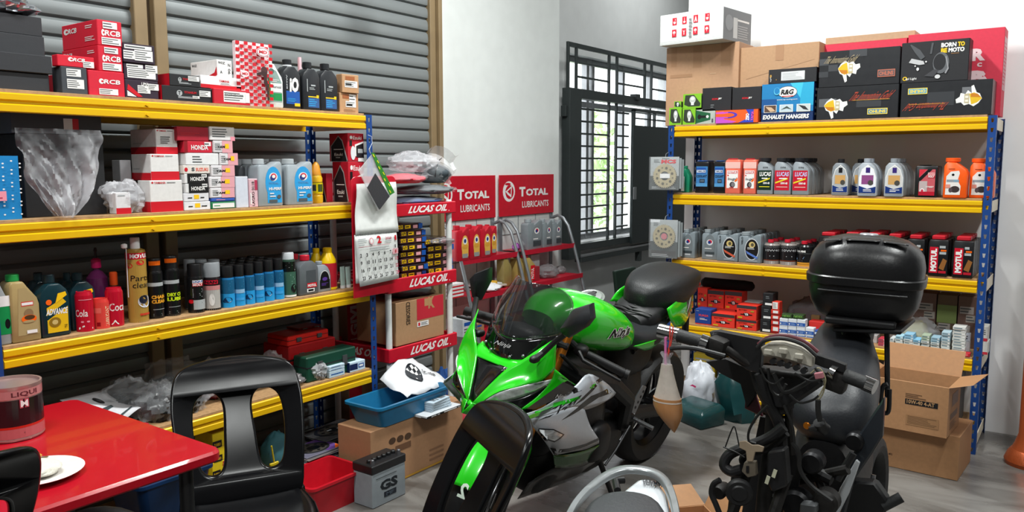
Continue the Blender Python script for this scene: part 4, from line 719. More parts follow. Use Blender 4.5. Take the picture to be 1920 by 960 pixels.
# packs on the second tray: two piles
def packs(px0, px1, X, ys, z0, lab, lab2, grp, col):
    n = len(ys)
    for i in range(n):
        p = ax(px0, ys[i], X); q = ax(px1, ys[i], X); z = z0+i*(ax(px0, ys[-1], X).z-z0)/n; h = (ax(px0, ys[-1], X).z-z0)/n*.93
        T = thing('spare_part_pack', lab if i == n-1 else lab2, 'packet', V((X+rnd.uniform(-.008, .008), (p.y+q.y)/2, z)), R_(90+rnd.uniform(-4, 4)), grp); w = q.y-p.y
        mb = MB(); pts = [(-.5, .1), (-.46, .02), (.46, 0), (.5, .15), (.5, .8), (.44, 1), (-.44, .96), (-.5, .8)]; mb.loft([[(x*w, 0, zz*h) for x, zz in pts], [(x*w, .2, zz*h) for x, zz in pts]]); mb.build('pack_film', pl(col[i % len(col)], 'pack', .2), T, bevel=.002)
        prints([('r', .04, .25, .22, .8, 'y'), ('t', 'NEN', .05, .3, .2, .75, 'k', .1, .03), ('r', .3, .25, .52, .75, 'y'), ('ln', .32, .3, .5, .7, 1, 'k'), ('r', .62, .2, .8, .7, 'e0a0a8'), ('r', .84, .1, 1, .9, 'b')], flat((-w/2, 0, 0), (w, 0, 0), (0, 0, h))).build('pack_label', FOIL_INK, T, smooth=0)
packs(744, 792, -2.97, [0, 0, 0, 0, 0, 0, 0, 420], .944, 'brown packed part on top of the left pile, next to the calendar', 'brown packed part with yellow label inside the left pile', 'left pile of brown packs', ['3a2426', '2c2022', '44282a'])
packs(794, 843, -2.975, [0, 0, 0, 0, 447], .944, 'black packed part with white cover on top of the right pile', 'brown packed part with yellow label inside the right pile', 'right pile of brown packs', ['2c2022', '3a2826'])
T = placed(820, 440, -2.99, .944+.17, 'crinkled black and white bag lying over the right pile of packs'); crumple('film', T, .2, .16, .035, fbag, 75)
# carton of accessories on the lowest tray, another beside it behind the blue post
giv = [('r', .42, .5, .99, 1.0, 'c02838'), ('p', [(.58, .8), (.58, .98), (.66, .98), (.66, .8)], 'b48a60'), ('r', .69, .78, .74, .98, 'b48a60'), ('t', 'K', .66, .72, .8, 1, 'b48a60', 0, .03), ('t', 'CESSORIES', .2, .45, .28, .98, 'k', 0, .01, 3), ('r', .42, .34, .66, .46, 'w'), ('r', .44, .36, .48, .44, 'r'), ('ln', .5, .36, .64, .44, 3, 'd')]
p0, p1 = ax(738, 600, LX0-.03), ax(832, 600, LX0-.03)
GC = carton('L', 742, 832, 560, .592, .3, 'ac8662', 'brown carton with a red printed square on the lowest red tray', ins=-.922+.93+.02, front=giv, name='carton')
carton('L', 650, 699, 566, .0, .1, '8c6a4c', 'brown carton with a vertical red band behind the blue post', ins=.42, name='carton', front=[('r', .02, 0, .5, 1, 'b81828'), ('t', 'GIVI', .12, .76, .42, .98, 'w', 0, .05, 1), ('t', 'GIVI', .12, .52, .42, .74, 'w', 0, .05, 1)])
T = placed(770, 560, -3.1, TOP[GC.name]+.001, 'black film crumpled over the brown carton'); crumple('film', T, .34, .24, .014, blk, 81, amp=.2)
# ---- floor under and before the rack
B = carton('L', 694, 868, 779, 0, .225, 'a87e5c', 'worn brown carton on the floor under the blue tub', ins=-.24, name='carton', front=[('e', .21, .73, .035, .055, '4a3424'), ('e', .29, .72, .035, .055, '4a3424'), ('e', .37, .71, .035, .055, '4a3424'), ('r', .24, .52, .4, .62, '6a4a34'), ('ln', .6, .1, .8, .35, 3, '8a6448'), ('r', 0, .02, 1, .05, 'c09030')])
def tub(fr_px, X, z0, h, d, col, label, w=None):
    p, q = ax(fr_px[0], 800, X), ax(fr_px[1], 800, X); w = w or q.y-p.y; T = thing('plastic_tub', label, 'tub', V((X, (p.y+q.y)/2, z0)), R_(90)); mb = MB()
    def rr(wx, wy, z, r=.03): return [(sx*(wx/2-r)+r*math.cos(a), d/2+sy*(wy/2-r)+r*math.sin(a), z) for sx, sy, a0 in ((1, 1, 0), (-1, 1, 1.571), (-1, -1, 3.142), (1, -1, 4.712)) for a in [a0+k*.393 for k in range(5)]]
    m = pl(col, 'tub_plastic', .35); mb.loft([rr(w*.86, d*.86, 0), rr(w, d, h-.012), rr(w+.02, d+.02, h-.012), rr(w+.02, d+.02, h), rr(w-.01, d-.01, h), rr(w*.84, d*.84, .006)]); mb.build('basin', m, T, smooth=40); return T, w
zc = TOP[B.name]+.002
T, w = tub((712, 846), -2.66, zc, .105, .235, '1a6a94', 'blue plastic tub on the worn carton')
T = thing('white_bag', 'white plastic bag with a chequered round logo sticking out of the blue tub', 'bag', V((-2.78, ax(790, 730, -2.78).y, zc+.07)), R_(90)); mb = MB()
mb.grid([[V((-.17+.34*i/8-.03*(j/8), -.06+.16*j/8+.01*math.sin(i*1.3), .02+.15*(j/8)*(.45+.55*math.sin(i/8*math.pi))+.008*math.sin(i*2+j))) for i in range(9)] for j in range(9)]); mb.build('film', mat('white_bag_film', hx('d8dade'), .4, bump=.3), T, solid=.002, smooth=60)
def wf(a, b, l): i, j = a*8, b*8; p = (-.17+.34*a-.03*b, -.06+.16*b+.01*math.sin(i*1.3), .02+.15*b*(.45+.55*math.sin(a*math.pi))+.008*math.sin(i*2+j)+.004+l); return (p[0], p[1]-.004, p[2])
prints([('e', .45, .55, .13, .25, '20242c')]+[('r', .36+.045*i, .38+.09*j, .405+.045*i, .47+.09*j, 'w') for i in range(4) for j in range(4) if (i+j) % 2]+[('t', 'Gorilla', .62, .42, .9, .55, 'k', .1)], wf).build('bag_print', INK, T, smooth=0)
T, w = tub((582, 686), -2.67, 0, .15, .26, 'b81424', 'red plastic tub on the floor beside the battery', w=None)
T = placed(660, 880, -2.78, .012, 'small clear packet lying in the red tub', 'packet', 'packet'); crumple('film', T, .08, .06, .02, fbag, 91)
q1_, q2_ = ax(262, 960, -2.68), ax(385, 960, -2.68); T = thing('carton', 'plain carton under the dark blue tub, below the red table', 'box', V((-2.68, (q1_.y+q2_.y)/2, 0)), R_(90)); mb = MB(); mb.box((-.13, 0, 0), (.13, .2, .275)); mb.build('box_body', card('8a6a4c'), T, bevel=.003)
T, w = tub((255, 395), -2.645, .278, .15, .24, '0e3460', 'dark blue plastic tub on a carton beneath the red table')
T = placed(330, 895, -2.76, .30, 'white plastic sheet in the dark blue tub under the table', 'plastic_sheet', 'plastic'); crumple('film', T, .2, .16, .15, mat('white_sheet', hx('b4b8bc'), .35, bump=.5), 93)
# boxes on the carton in front of the tub
a = carton('L', 801, 866, 795, zc, .13, '1c1c1e', 'flat black and white box with lettering on the worn carton', ins=-.33, name='flat_box', front=[('r', 0, 0, 1, 1, '141416'), ('r', .48, .25, .85, .75, 'w'), ('t', 'EMR 45', .12, .25, .36, .75, 'w', 0, .03), ('ln', .88, .2, 1, .8, 2, 'w')], side=[('r', 0, 0, 1, 1, 'd8dadc'), ('ln', .1, .4, .6, .7, 2, 'd'), ('r', .7, 0, 1, .4, 'k')], top=[('r', 0, 0, 1, 1, 'c8ccd0')])
pr = a
for i in range(4): pr = carton('L', 808, 845, 0, 0, .07, 'c0d0dc', ('lowest', 'second', 'third', 'topmost')[i]+' of four thin pale boxes on the black and white box', name='small_box', ins=-.23, front=[('ln', .1, .3, .9, .7, 1, 'd')], top=[('r', .1, .2, .9, .8, 'b8c8d8'), ('t', 'IRIDIUM', .2, .4, .8, .6, 'd')]) if False else pr
s = spot('L', 810, 846, 790, TOP[a.name], -.30, 790)
for i in range(4):
    T = thing('small_box', ('lowest', 'second', 'third', 'topmost')[i]+' of four thin pale boxes on the black and white box', 'box', s.loc+V((0, 0, .001+i*.0125)), R_(90+(i-1)*3)); mb = MB(); mb.box((-s.w/2, 0, 0), (s.w/2, .07, .0115)); mb.build('box_body', card('b4c4d0'), T, bevel=.001)
    prints([('ln', .1, .3, .9, .7, 1, 'd')], flat((-s.w/2, 0, 0), (s.w, 0, 0), (0, 0, .0115))).build('front_print', INK, T, smooth=0)
    if i == 3: prints([('t', 'IRI', .2, .2, .5, .8, 'd'), ('r', .6, .2, .9, .8, 'h')], flat((-s.w/2, 0, .0115), (s.w, 0, 0), (0, .07, 0))).build('top_print', INK, T, smooth=0)
# car battery
p, q = ax(724, 900, -2.50), ax(773, 880, -2.50); T = thing('car_battery', 'grey car battery with a black top and big dark letters on the floor', 'battery', V((-2.555, (p.y+q.y)/2-.01, 0)), R_(90)); w, d, h = .215, .125, .2
mb = MB(); mb.box((-w/2, 0, 0), (w/2, d, h*.8)); mb.build('case', mat('battery_grey', hx('8e969c'), .4), T, bevel=.004)
mb = MB(); mb.box((-w/2-.003, -.003, h*.8), (w/2+.003, d+.003, h)); mb.build('lid', pl('1c1c1e', 'battery_lid', .4), T, bevel=.004)
for i in range(6): mb = MB(); mb.lathe([(.012, h), (.012, h+.012), (.009, h+.016)], 14, (-w/2+.03+i*.031, .05, 0)); mb.build('vent_cap', pl('1c1c1e', 'battery_lid', .4), T)
for x in (-.085, .085): mb = MB(); mb.lathe([(.011, h), (.009, h+.02), (.006, h+.022)], 14, (x, .022, 0)); mb.build('terminal', mat('lead', hx('6c6c70'), .4, .7), T)
prints([('t', 'GS', .22, .42, .75, .72, '141c24', 0, .05), ('r', .33, .2, .7, .36, '1c2430'), ('t', 'MF', .4, .23, .62, .33, '505c68'), ('ln', .1, .8, .85, .86, 1, 'd')], flat((-w/2, 0, 0), (w, 0, 0), (0, 0, h*.8))).build('side_lettering', INK, T, smooth=0)
# dark bags and blue cloth in the shade under the lowest tray
T = placed(765, 700, -3.17, 0, 'black bag on the floor in the shade under the tube rack'); crumple('film', T, .26, .2, .3, blk, 95)
T = placed(828, 695, -3.16, 0, 'blue cloth bundle under the right end of the tube rack', 'cloth_bundle', 'cloth'); crumple('cloth', T, .14, .16, .33, mat('blue_cloth', hx('1c4a8c'), .8), 97)
T = placed(864, 725, -2.8, 0, 'crimson bundle on the floor behind the green motorcycle nose', 'cloth_bundle', 'cloth'); crumple('cloth', T, .2, .2, .26, mat('red_cloth', hx('a8142c'), .6), 99)
# ================================================================ TWO RED SHELF STANDS WITH SIGNS
gt = mat('grey_tube_paint', hx('84888c'), .35, .5); rs = mat('red_shelf_steel', hx('b8142c'), .35, .1)
def stand(y0, y1, label, k):
    T = thing('sign_stand', label, 'stand', (-3.63, (y0+y1)/2, 0), R_(90)); w = y1-y0
    mb = MB(); a, b = ax(928 if k else 820, 330, -3.63).z, 1.165
    mb.box((-w/2, -.008, 1.163), (w/2, .0, 1.477)); sg = mb.build('sign_panel', mat('sign_red', hx('c01228'), .25, coat=.4), T, bevel=.001)
    x0 = .16
    ops = [('e', x0, .60, .105, .25, 'w'), ('e', x0+.01, .585, .072, .17, 'c01228'), ('p', [(x0-.06, .6), (x0+.05, .74), (x0+.04, .45), (x0-.02, .52)], 'w'), ('p', [(x0-.03, .6), (x0+.035, .68), (x0+.03, .52)], 'c01228'), ('e', x0-.02, .78, .05, .03, 'c01228')]
    ops += [('t', 'T', .34, .46, .45, .70, 'w', 0, .05), ('t', 'OTAL', .46, .47, .88, .65, 'w', 0, .045), ('t', 'LUBRICANTS', .39, .18, .89, .34, 'w', 0, .015)]
    prints(ops, flat((-w/2, -.008, 1.163), (w, 0, 0), (0, 0, .314))).build('sign_print', FOIL_INK, sg, smooth=0)
    for x in (-w/2+.025, w/2-.025): mb = MB(); mb.box((x-.022, .0, 0), (x+.022, .015, 1.17)); mb.build('back_upright', gt, T, bevel=.002)
    mb = MB(); mb.box((-w/2+.05, .004, .55), (w/2-.05, .008, 1.16)); mb.build('back_panel', mat('white_back_panel', hx('c8cac8'), .5), T)
    for x in (-.12, .12): mb = MB(); mb.box((x-.002, .0, .55), (x+.002, .004, 1.16)); mb.build('grid_line', gt, T)
    for z in (.70, .86, 1.02): mb = MB(); mb.box((-w/2+.05, .0, z), (w/2-.05, .0035, z+.003)); mb.build('grid_line', gt, T)
    for x in (-w/2+.03, w/2-.0): mb = MB(); mb.tube([(x, .0, 1.12), (x, -.05, 1.14), (x, -.10, 1.12), (x, -.15, 1.06), (x, -.19, .95), (x, -.25, .75), (x, -.33, .45), (x, -.42, .05), (x, -.43, .0)], .0125, 10); mb.build('side_tube', gt, T)
    for z, y in ((.905, -.2), (.665, -.28), (.4, -.36)):
        mb = MB(); mb.box((-w/2+.045, y-.01, z), (w/2-.015, 0, z+.004)); mb.box((-w/2+.03, y-.014, z-.024), (w/2-.0, y-.01, z+.012)); mb.build('shelf', rs, T)
    return T
stand(4.12, 4.80, 'left red shelf stand with a red lubricant sign, partly behind the tube rack', 0); stand(4.85, 5.60, 'right red shelf stand with a red lubricant sign beside the window', 1)
rdl = [('e', .62, .42, .3, .3, 'e0b050'), ('r', .36, .12, .9, .4, 'd8a848'), ('e', .62, .56, .17, .1, 'w'), ('e', .62, .56, .1, .06, '203878'), ('r', .38, .08, .85, .2, '8c8c8c'), ('e', .62, .4, .25, .06, 'd09838')]
gl = [('e', .6, .5, .3, .26, '7c8286'), ('e', .6, .6, .17, .1, 'w'), ('e', .61, .61, .1, .06, 'r'), ('e', .58, .59, .07, .05, '203878'), ('r', .35, .1, .9, .28, '3a3e42'), ('ln', .35, .3, .8, .38, 1, 'w')]
for i, (xa, xb) in enumerate(((858, 880), (881, 901), (902, 921), (917, 932))):
    bottle('L', xa, xb, 421 if i else 423, .91, .07, 'rise', 'b01428', 'b01428', ('leftmost', 'second', 'third', 'rightmost')[i]+' red oil bottle with a yellow label on the left stand', ins=.49+(i == 3)*.045, ops=rdl)
for i, (xa, xb) in enumerate(((990, 1017), (1019, 1036), (1037, 1054))):
    bottle('L', xa, xb, 410, .91, .07, 'rise', '7c8488', '90989c', ('left', 'middle', 'right')[i]+' grey oil bottle on the upper shelf of the right stand', ins=.52, ops=gl)
def lo(px, py, X, z, sx, sy, sz, m, label, seed, name='parts_bag', cat='bag', part='film'): T = placed(px, py, X, z, label, name, cat); crumple(part, T, sx, sy, sz, m, seed); return T
lo(976, 455, -3.53, .912, .16, .12, .09, film, 'clear bag on the upper shelf of the right stand', 101)
lo(968, 458, -3.5, .912, .07, .06, .06, pl('b868c0', 'lilac_wrap', .4), 'small lilac bundle inside the right stand', 102, 'packet', 'packet')
for i, (xa, xb, c) in enumerate(((945, 960, '8c7c48'), (970, 983, 'a89050'), (984, 1004, 'a89050'))):
    bottle('L', xa, xb, 478, .67, .07, 'left', c, 'c01830' if i else 'a08848', ('gold bottle seen between the grey tubes', 'slim gold bottle with a red cap on the lower shelf', 'gold bottle with a red cap and red side on the lower shelf')[i], ins=.5, ops=[('r', .55, .05, .95, .6, 'r'), ('t', 'MOTUL', .6, .1, .85, .5, 'w', 0, .02, 1)] if i == 2 else None)
carton('L', 999, 1012, 500, .67, .08, '8c1c28', 'small dark red box beside the gold bottles', ins=.5, name='small_box'); carton('L', 996, 1012, 477, .67, .05, 'd8d8d8', 'white card standing behind the dark red box', ins=.59, name='small_box')
lo(1025, 520, -3.46, .672, .22, .18, .11, fbag, 'brownish clear bags of parts on the lower shelf of the right stand', 104); lo(1050, 522, -3.5, .672, .1, .1, .06, fbag, 'small pale bag at the right end of the lower shelf', 106)
for i in range(4):
    p = ax(865, 540, -3.38); T = thing('flat_box', ('lowest', 'second', 'third', 'top')[i]+' white box with red edge stacked on the lower shelf of the left stand', 'box', V((-3.40, p.y-.04, .672+i*.024)), R_(90)); mb = MB(); mb.box((-.09, 0, 0), (.09, .15, .022)); mb.build('box_body', card('d8d4d4'), T, bevel=.001); prints([('r', 0, 0, 1, .4, 'r')], flat((-.09, 0, 0), (.18, 0, 0), (0, 0, .022))).build('front_print', INK, T, smooth=0)
lo(915, 545, -3.42, .672, .2, .16, .06, mat('white_bag_film', hx('d8dade'), .4, bump=.3), 'white bag on the lower shelf behind the mirror', 108)
for i, (dx, r) in enumerate(((0, 4), (.02, -8), (-.01, 3))):
    p = ax(938, 540, -3.36); T = thing('paper_stack', ('bottom', 'middle', 'top')[i]+' sheaf of loose papers on the lower shelf of the left stand', 'paper', V((-3.42, p.y+dx, .673+i*.013)), R_(90+r)); mb = MB(); mb.box((-.12, 0, 0), (.12, .17, .011)); mb.build('sheets', card(('c8c8c4', 'b8b4a8', 'd0d0d0')[i]), T)
p = ax(936, 533, -3.36); T = thing('tape_roll', 'yellow tape roll on the loose papers', 'tape', V((-3.42+.0, p.y, .714))); mb = MB(); mb.lathe([(.035, 0), (.035, .02), (.02, .02), (.02, 0)], 20, caps=False); mb.build('roll', pl('d8a838', 'tape', .5), T)
for xa, xb, yt, c, lb in ((868, 890, 597, 'c4c8cc', 'white and blue carton low on the left stand behind the mirror stem'), (892, 908, 605, '9c7c58', 'small brown carton low on the left stand')): carton('L', xa, xb, yt, .41, .12, c, lb, ins=.42, name='small_box', front=[('r', .1, .6, .7, .8, 'b'), ('ln', .1, .2, .8, .5, 2, 'd')])
# dark green chair back against the far wall
T = thing('folding_seat', 'dark green padded board leaning on the wall behind the seat of the motorcycle', 'seat', (-3.3, 6.25, 0)); mb = MB()
p_ = [ax(x, y, -3.3)-T.location for x, y in ((1151, 508), (1189, 500), (1196, 530), (1197, 600), (1160, 600))]; mb.prism([(p.y, p.z) for p in p_], -.02, .02, 'x'); mb.build('padded_board', mat('dark_green_vinyl', hx('1c3026'), .5, bump=.3), T, bevel=.012, seg=3)
mb = MB(); [mb.box((-.012, y-.012, 0), (.012, y+.012, .45)) for y in (-.05,)]; mb.build('leg', gt, T)
mb = MB(); mb.box((-.012, .2, 0), (.012, .224, .45)); mb.build('leg', gt, T)
# ================================================================ RIGHT RACK
kb = '1c1c20'
# ---- top shelf
def sym(x, y, k):
    o = [('r', x-.035, y-.12, x+.035, y+.12, 'cc2236')]
    return o+[[('e', x, y-.02, .02, .06, 'w'), ('r', x-.025, y, x+.025, y+.06, 'cc2236'), ('t', 'x', x+.004, y+.03, x+.02, y+.08, 'w')], [('r', x-.003, y-.06, x+.003, y+.09, 'w'), ('p', [(x-.022, y-.03), (x+.022, y-.03), (x+.012, y-.08), (x-.012, y-.08)], 'w')], [('p', [(x-.022, y-.09), (x-.004, y+.08), (x+.004, y+.08), (x+.022, y-.09), (x+.01, y-.09), (x, y-.02), (x-.01, y-.09)], 'w')], [('e', x, y+.0, .022, .07, 'w'), ('r', x-.024, y-.08, x+.024, y-.005, 'cc2236'), ('r', x-.003, y-.07, x+.003, y+.01, 'w')], [('p', [(x-.02, y+.08), (x-.004, y-.02), (x-.008, y-.08), (x+.008, y-.08), (x+.004, y-.02), (x+.02, y+.08), (x, y+.02)], 'w')]][k]
A = carton('R', 1250, 1386, 84, z5, .34, 'b0896a', 'tall brown carton at the left end of the top shelf, under the white box', ins=.10, name='carton', front=[('r', .38, .72, .5, 1, 'a67e5e'), ('r', .76, .72, .89, 1, 'a67e5e'), ('r', .07, .75, .15, 1, 'a67e5e'), ('ln', .06, .58, .5, .68, 1, 'a07a5c'), ('r', .62, .63, .7, .64, 'c4a080')])
ops = []
for i, (x, k) in enumerate(((.24, 0), (.4, 1), (.58, 2), (.76, 0))): ops += sym(x, .74, k)
for i, (x, k) in enumerate(((.24, 3), (.4, 4), (.58, 3), (.76, 3))): ops += sym(x, .36, k)
ops += [('ln', .48, .15, .53, .8, 6, 'h'), ('r', 0, .09, 1, .1, 's'), ('r', 0, .04, 1, .045, 's')]
wb = carton('R', 1226, 1351, 22, z5, .36, 'd0d2d0', 'white box with eight red handling symbols on top of the tall brown carton', on=A, ins=-.03, rz=-7, name='carton', front=ops, side=[('r', 0, 0, 1, 1, '74767a'), ('r', .35, .1, .5, .75, 'c8c8c8'), ('ln', .52, .1, .95, .55, 6, 'a8a8aa'), ('r', .5, .66, .92, .72, 'w'), ('e', .2, .55, .14, .25, '8c8e92')])
wb.location.x += .03
carton('R', 1386, 1536, 84, z5, .30, 'b08a68', 'wide brown carton behind the small black boxes', ins=.13, name='carton', front=[('p', [(.1, .58), (.95, .78), (.95, .785), (.1, .59)], '9a7658'), ('p', [(.3, .3), (.7, .56), (.78, .5), (.7, .55), (.3, .29)], '9a7658'), ('r', .47, .8, .57, 1, 'a67e5e')])
gbx = lambda: [('r', 0, 0, 1, 1, '7cb828'), ('p', [(.06, .25), (.12, .92), (.6, .92), (.96, .3), (.92, .1), (.3, .1)], '30382c'), ('e', .52, .58, .17, .26, 'b8bcb8'), ('r', .44, .2, .6, .42, 'd8dcd8'), ('e', .52, .66, .1, .1, 'e8ece8')]
def green(xa, xb, yt, lab, on=None, ins=.012): return carton('R', xa, xb, yt, z5, .07, '7cb828', lab, name='bulb_box', on=on, ins=ins, front=gbx(), side=[('p', [(0, 0), (1, 0), (1, .6), (0, .9)], '3c4438')], rough=.35)
g1 = green(1255, 1278, 202, 'green bulb box with a window, left one of the lower pair'); g2 = green(1280, 1304, 203, 'green bulb box with a window, right one of the lower pair')
green(1264, 1277, 190, 'smallest green bulb box peeping out behind on the lower pair', on=g1, ins=.03); green(1281, 1315, 176, 'wide green bulb box with an open corner, resting on the pair', on=g2)
carton('R', 1305, 1341, 205, z5, .12, 'a8b0a8', 'grey and green box with a black fork gear picture', name='lamp_box', ins=.02, front=[('p', [(0, .05), (0, .95), (.75, .72), (.75, .28)], '1c5a38'), ('r', .12, .42, .62, .58, 'k'), ('e', .18, .5, .1, .16, 'k'), ('e', .6, .5, .07, .1, 'd8dcd8'), ('r', .82, .1, .9, .35, 'd')])
ob = carton('R', 1342, 1421, 206, z5, .06, 'f05a20', 'orange and violet box with swirling bands', name='swirl_box', ins=.0, rough=.35, front=[('r', 0, 0, 1, 1, 'f05a20'), ('p', [(0, 0), (0, .85), (.18, .9), (.3, .72), (.42, .72), (.42, .55), (.3, .55), (.2, .4), (.2, .3), (.5, .1), (.4, 0)], 'c050c0'), ('e', .3, .62, .22, .26, '5038a8'), ('r', .0, .4, .3, .85, 'c050c0'), ('e', .3, .62, .15, .15, 'f05a20'), ('r', 0, .5, .3, .74, 'f05a20'), ('p', [(.72, 1), (.9, 1), (.9, 0), (.55, 0), (.75, .3), (.78, .7)], '3040b0'), ('t', 'ZIIO', .72, .15, .8, .7, 'w', 0, .05, 1), ('t', 'YAMA', .84, .12, .9, .85, 'e050a8', .02, .02, 1)], side=[('r', 0, 0, 1, 1, 'e04820'), ('r', .25, .15, .75, .85, 'f08050')])
ob2 = carton('R', 1342, 1428, 206, z5, .05, 'f05a20', 'narrow orange box end right behind the swirl box', name='swirl_box', ins=.065, rough=.35)
jt = [('t', 'ION', .35, .47, .55, .55, 'r', .05, .04), ('t', 'JET', .56, .47, .68, .55, 'w', .05, .04)]
b1 = carton('R', 1317, 1371, 164, z5, .13, kb, 'left of two black boxes with small red and white lettering', on=ob, ins=.02, front=jt+[('ln', .3, .12, .42, .3, 2, 'h')], name='black_box')
b2 = carton('R', 1373, 1428, 163, z5, .13, kb, 'right of two black boxes with small red and white lettering', on=ob, ins=.02, front=jt, name='black_box')
rg = [('r', 0, 0, 1, 1, '1c78b0'), ('r', 0, 0, 1, .25, '0c2c5c'), ('r', 0, .25, .3, .6, '14508c'), ('r', .75, .4, 1, 1, '28a0c8'), ('p', [(.55, 1), (.75, .6), (.8, 1)], '40b8d8'), ('e', .5, .77, .19, .155, 'd'), ('e', .5, .77, .18, .14, 'w'), ('t', 'R&G', .38, .7, .62, .84, 'k', .15, .05), ('r', .4, .65, .62, .67, 'r'), ('t', 'www.rg-racing.com', .3, .55, .7, .59, 'w', 0, .01), ('r', .05, .24, .3, .44, 'w'), ('r', .06, .25, .29, .43, '584034'), ('p', [(.08, .4), (.2, .38), (.28, .28), (.18, .26)], 'c8a888'), ('r', .36, .24, .62, .44, 'w'), ('r', .37, .25, .61, .43, 'b8c8d0'), ('p', [(.38, .3), (.5, .4), (.6, .3), (.5, .34)], '3c4c48'), ('r', .69, .24, .95, .44, 'w'), ('r', .7, .25, .94, .43, 'c0c8c8'), ('p', [(.72, .42), (.82, .3), (.92, .27), (.85, .38)], '2c2c30'), ('t', 'EXHAUST HANGERS', .04, .06, .93, .18, 'w', .1, .045), ('e', .3, .8, .06, .1, '60c0e0'), ('e', .3, .81, .05, .085, '1c78b0')]
rg1 = carton('R', 1429, 1526, 156, z5, .1, '0c2c6c', 'blue glossy box with an oval logo and three small pictures', name='hanger_box', ins=.012, rough=.3, front=rg, side=[('r', 0, 0, 1, 1, '0c2860'), ('ln', .3, .1, .8, .9, 5, 'w')])
carton('R', 1441, 1531, 128, z5, .12, kb, 'black box with a white address label on the blue glossy box', on=rg1, ins=.02, name='black_box', front=[('r', .27, .2, .76, .8, 'd0d2d4'), ('ln', .3, .25, .72, .72, 5, 'a8aaac'), ('e', .05, .55, .02, .1, 'b08840'), ('t', 'cpl', .03, .15, .07, .45, 'l', 0, .01, 1), ('e', .17, .28, .01, .03, 'b08840')])
def gold(cx, cy, s=1, fl=1, rot=1):
    f = lambda x, y: (cx+fl*x*s, cy+rot*y*s*2.1)
    return [('p', [f(-.16, .0), f(-.12, .07), f(-.06, .12), f(0, .08), f(.06, .1), f(.1, .05), f(.16, .06), f(.17, 0), f(.12, -.04), f(.11, -.1), f(.05, -.08), f(.02, -.14), f(-.03, -.09), f(-.02, -.2), f(-.05, -.22), f(-.09, -.1), f(-.13, -.08)], 'e4e4e0'), ('p', [f(-.16, 0), f(-.1, .06), f(-.03, .09), f(0, -.08), f(-.06, -.1), f(-.12, -.06)], 'd8b020'), ('p', [f(-.15, -.02), f(-.02, -.03), f(-.02, -.09), f(-.1, -.08)], 'c07818'), ('p', [f(0, .07), f(.06, .06), f(.06, -.08), f(.0, -.09)], 'b8ac8c'), ('r', min(f(.01, 0)[0], f(.05, 0)[0]), min(f(0, .01)[1], f(0, .045)[1]), max(f(.01, 0)[0], f(.05, 0)[0]), max(f(0, .01)[1], f(0, .045)[1]), 'e0dccc'), ('r', min(f(.01, 0)[0], f(.05, 0)[0]), min(f(0, -.05)[1], f(0, -.015)[1]), max(f(.01, 0)[0], f(.05, 0)[0]), max(f(0, -.05)[1], f(0, -.015)[1]), 'e0dccc')]
chk = [('r', .0, .62, .12, .8, '44464a'), ('r', .12, .44, .24, .62, '3c3e42'), ('r', .24, .62, .38, .8, '2c2e32'), ('r', .0, .28, .12, .44, '34363a'), ('r', .38, .8, .6, 1, '3c3e42')]
def ohl(x0, y0, x1, y1, c1, c2, rot=0): return [('r', x0, y0, x1, y1, c1), ('r', x0+.01, y0+.025, x1-.01, y1-.025, c2), ('t', 'OHLINS', x0+.02, y0+.04, x1-.02, y1-.045, c1 if c1 != 'r' else 'w', 0, .05, rot)]
scr = lambda x0, y0, x1, y1, rot=0: [('t', 'The Innovation Gold', x0, y0, x1, y1, 'b04430', .35, 0, rot)]
a = carton('R', 1532, 1685, 161, z5, .2, '26272a', 'black box with a gold damper picture at the left, lower left of the four', name='damper_box', ins=.015, rough=.3, front=[('r', .03, .4, .25, .65, '5c5e62'), ('r', .5, .35, .8, .7, '34363a')]+gold(.24, .44, .9)+scr(.44, .55, .92, .82)+ohl(.64, .12, .88, .3, 'e0c850', '3c78a8')+[('r', .45, .56, .9, .57, 'c8a040')])
carton('R', 1537, 1688, 92, z5, .2, '26272a', 'black box with a gold damper picture in the middle, upper left of the four', name='damper_box', on=a, ins=.015, rough=.3, front=chk+gold(.38, .5, .85)+[('t', 'The Innovation Gold', .08, .66, .48, .86, 'a89878', .35, 0)]+ohl(.74, .2, .95, .4, 'b06450', '4c4c50'))
b = carton('R', 1690, 1861, 152, z5, .2, '26272a', 'black box printed upside down, lower right of the four', name='damper_box', ins=.015, rough=.3, front=[('r', .68, .5, .8, .8, '6a6c70'), ('r', .3, .3, .6, .7, '303236')]+gold(.76, .46, .85, -1, -1)+scr(.06, .18, .52, .4, 2)+ohl(.08, .66, .3, .84, 'e0c850', '3c98c8', 2)+[('r', .1, .36, .5, .37, 'c8a040')])
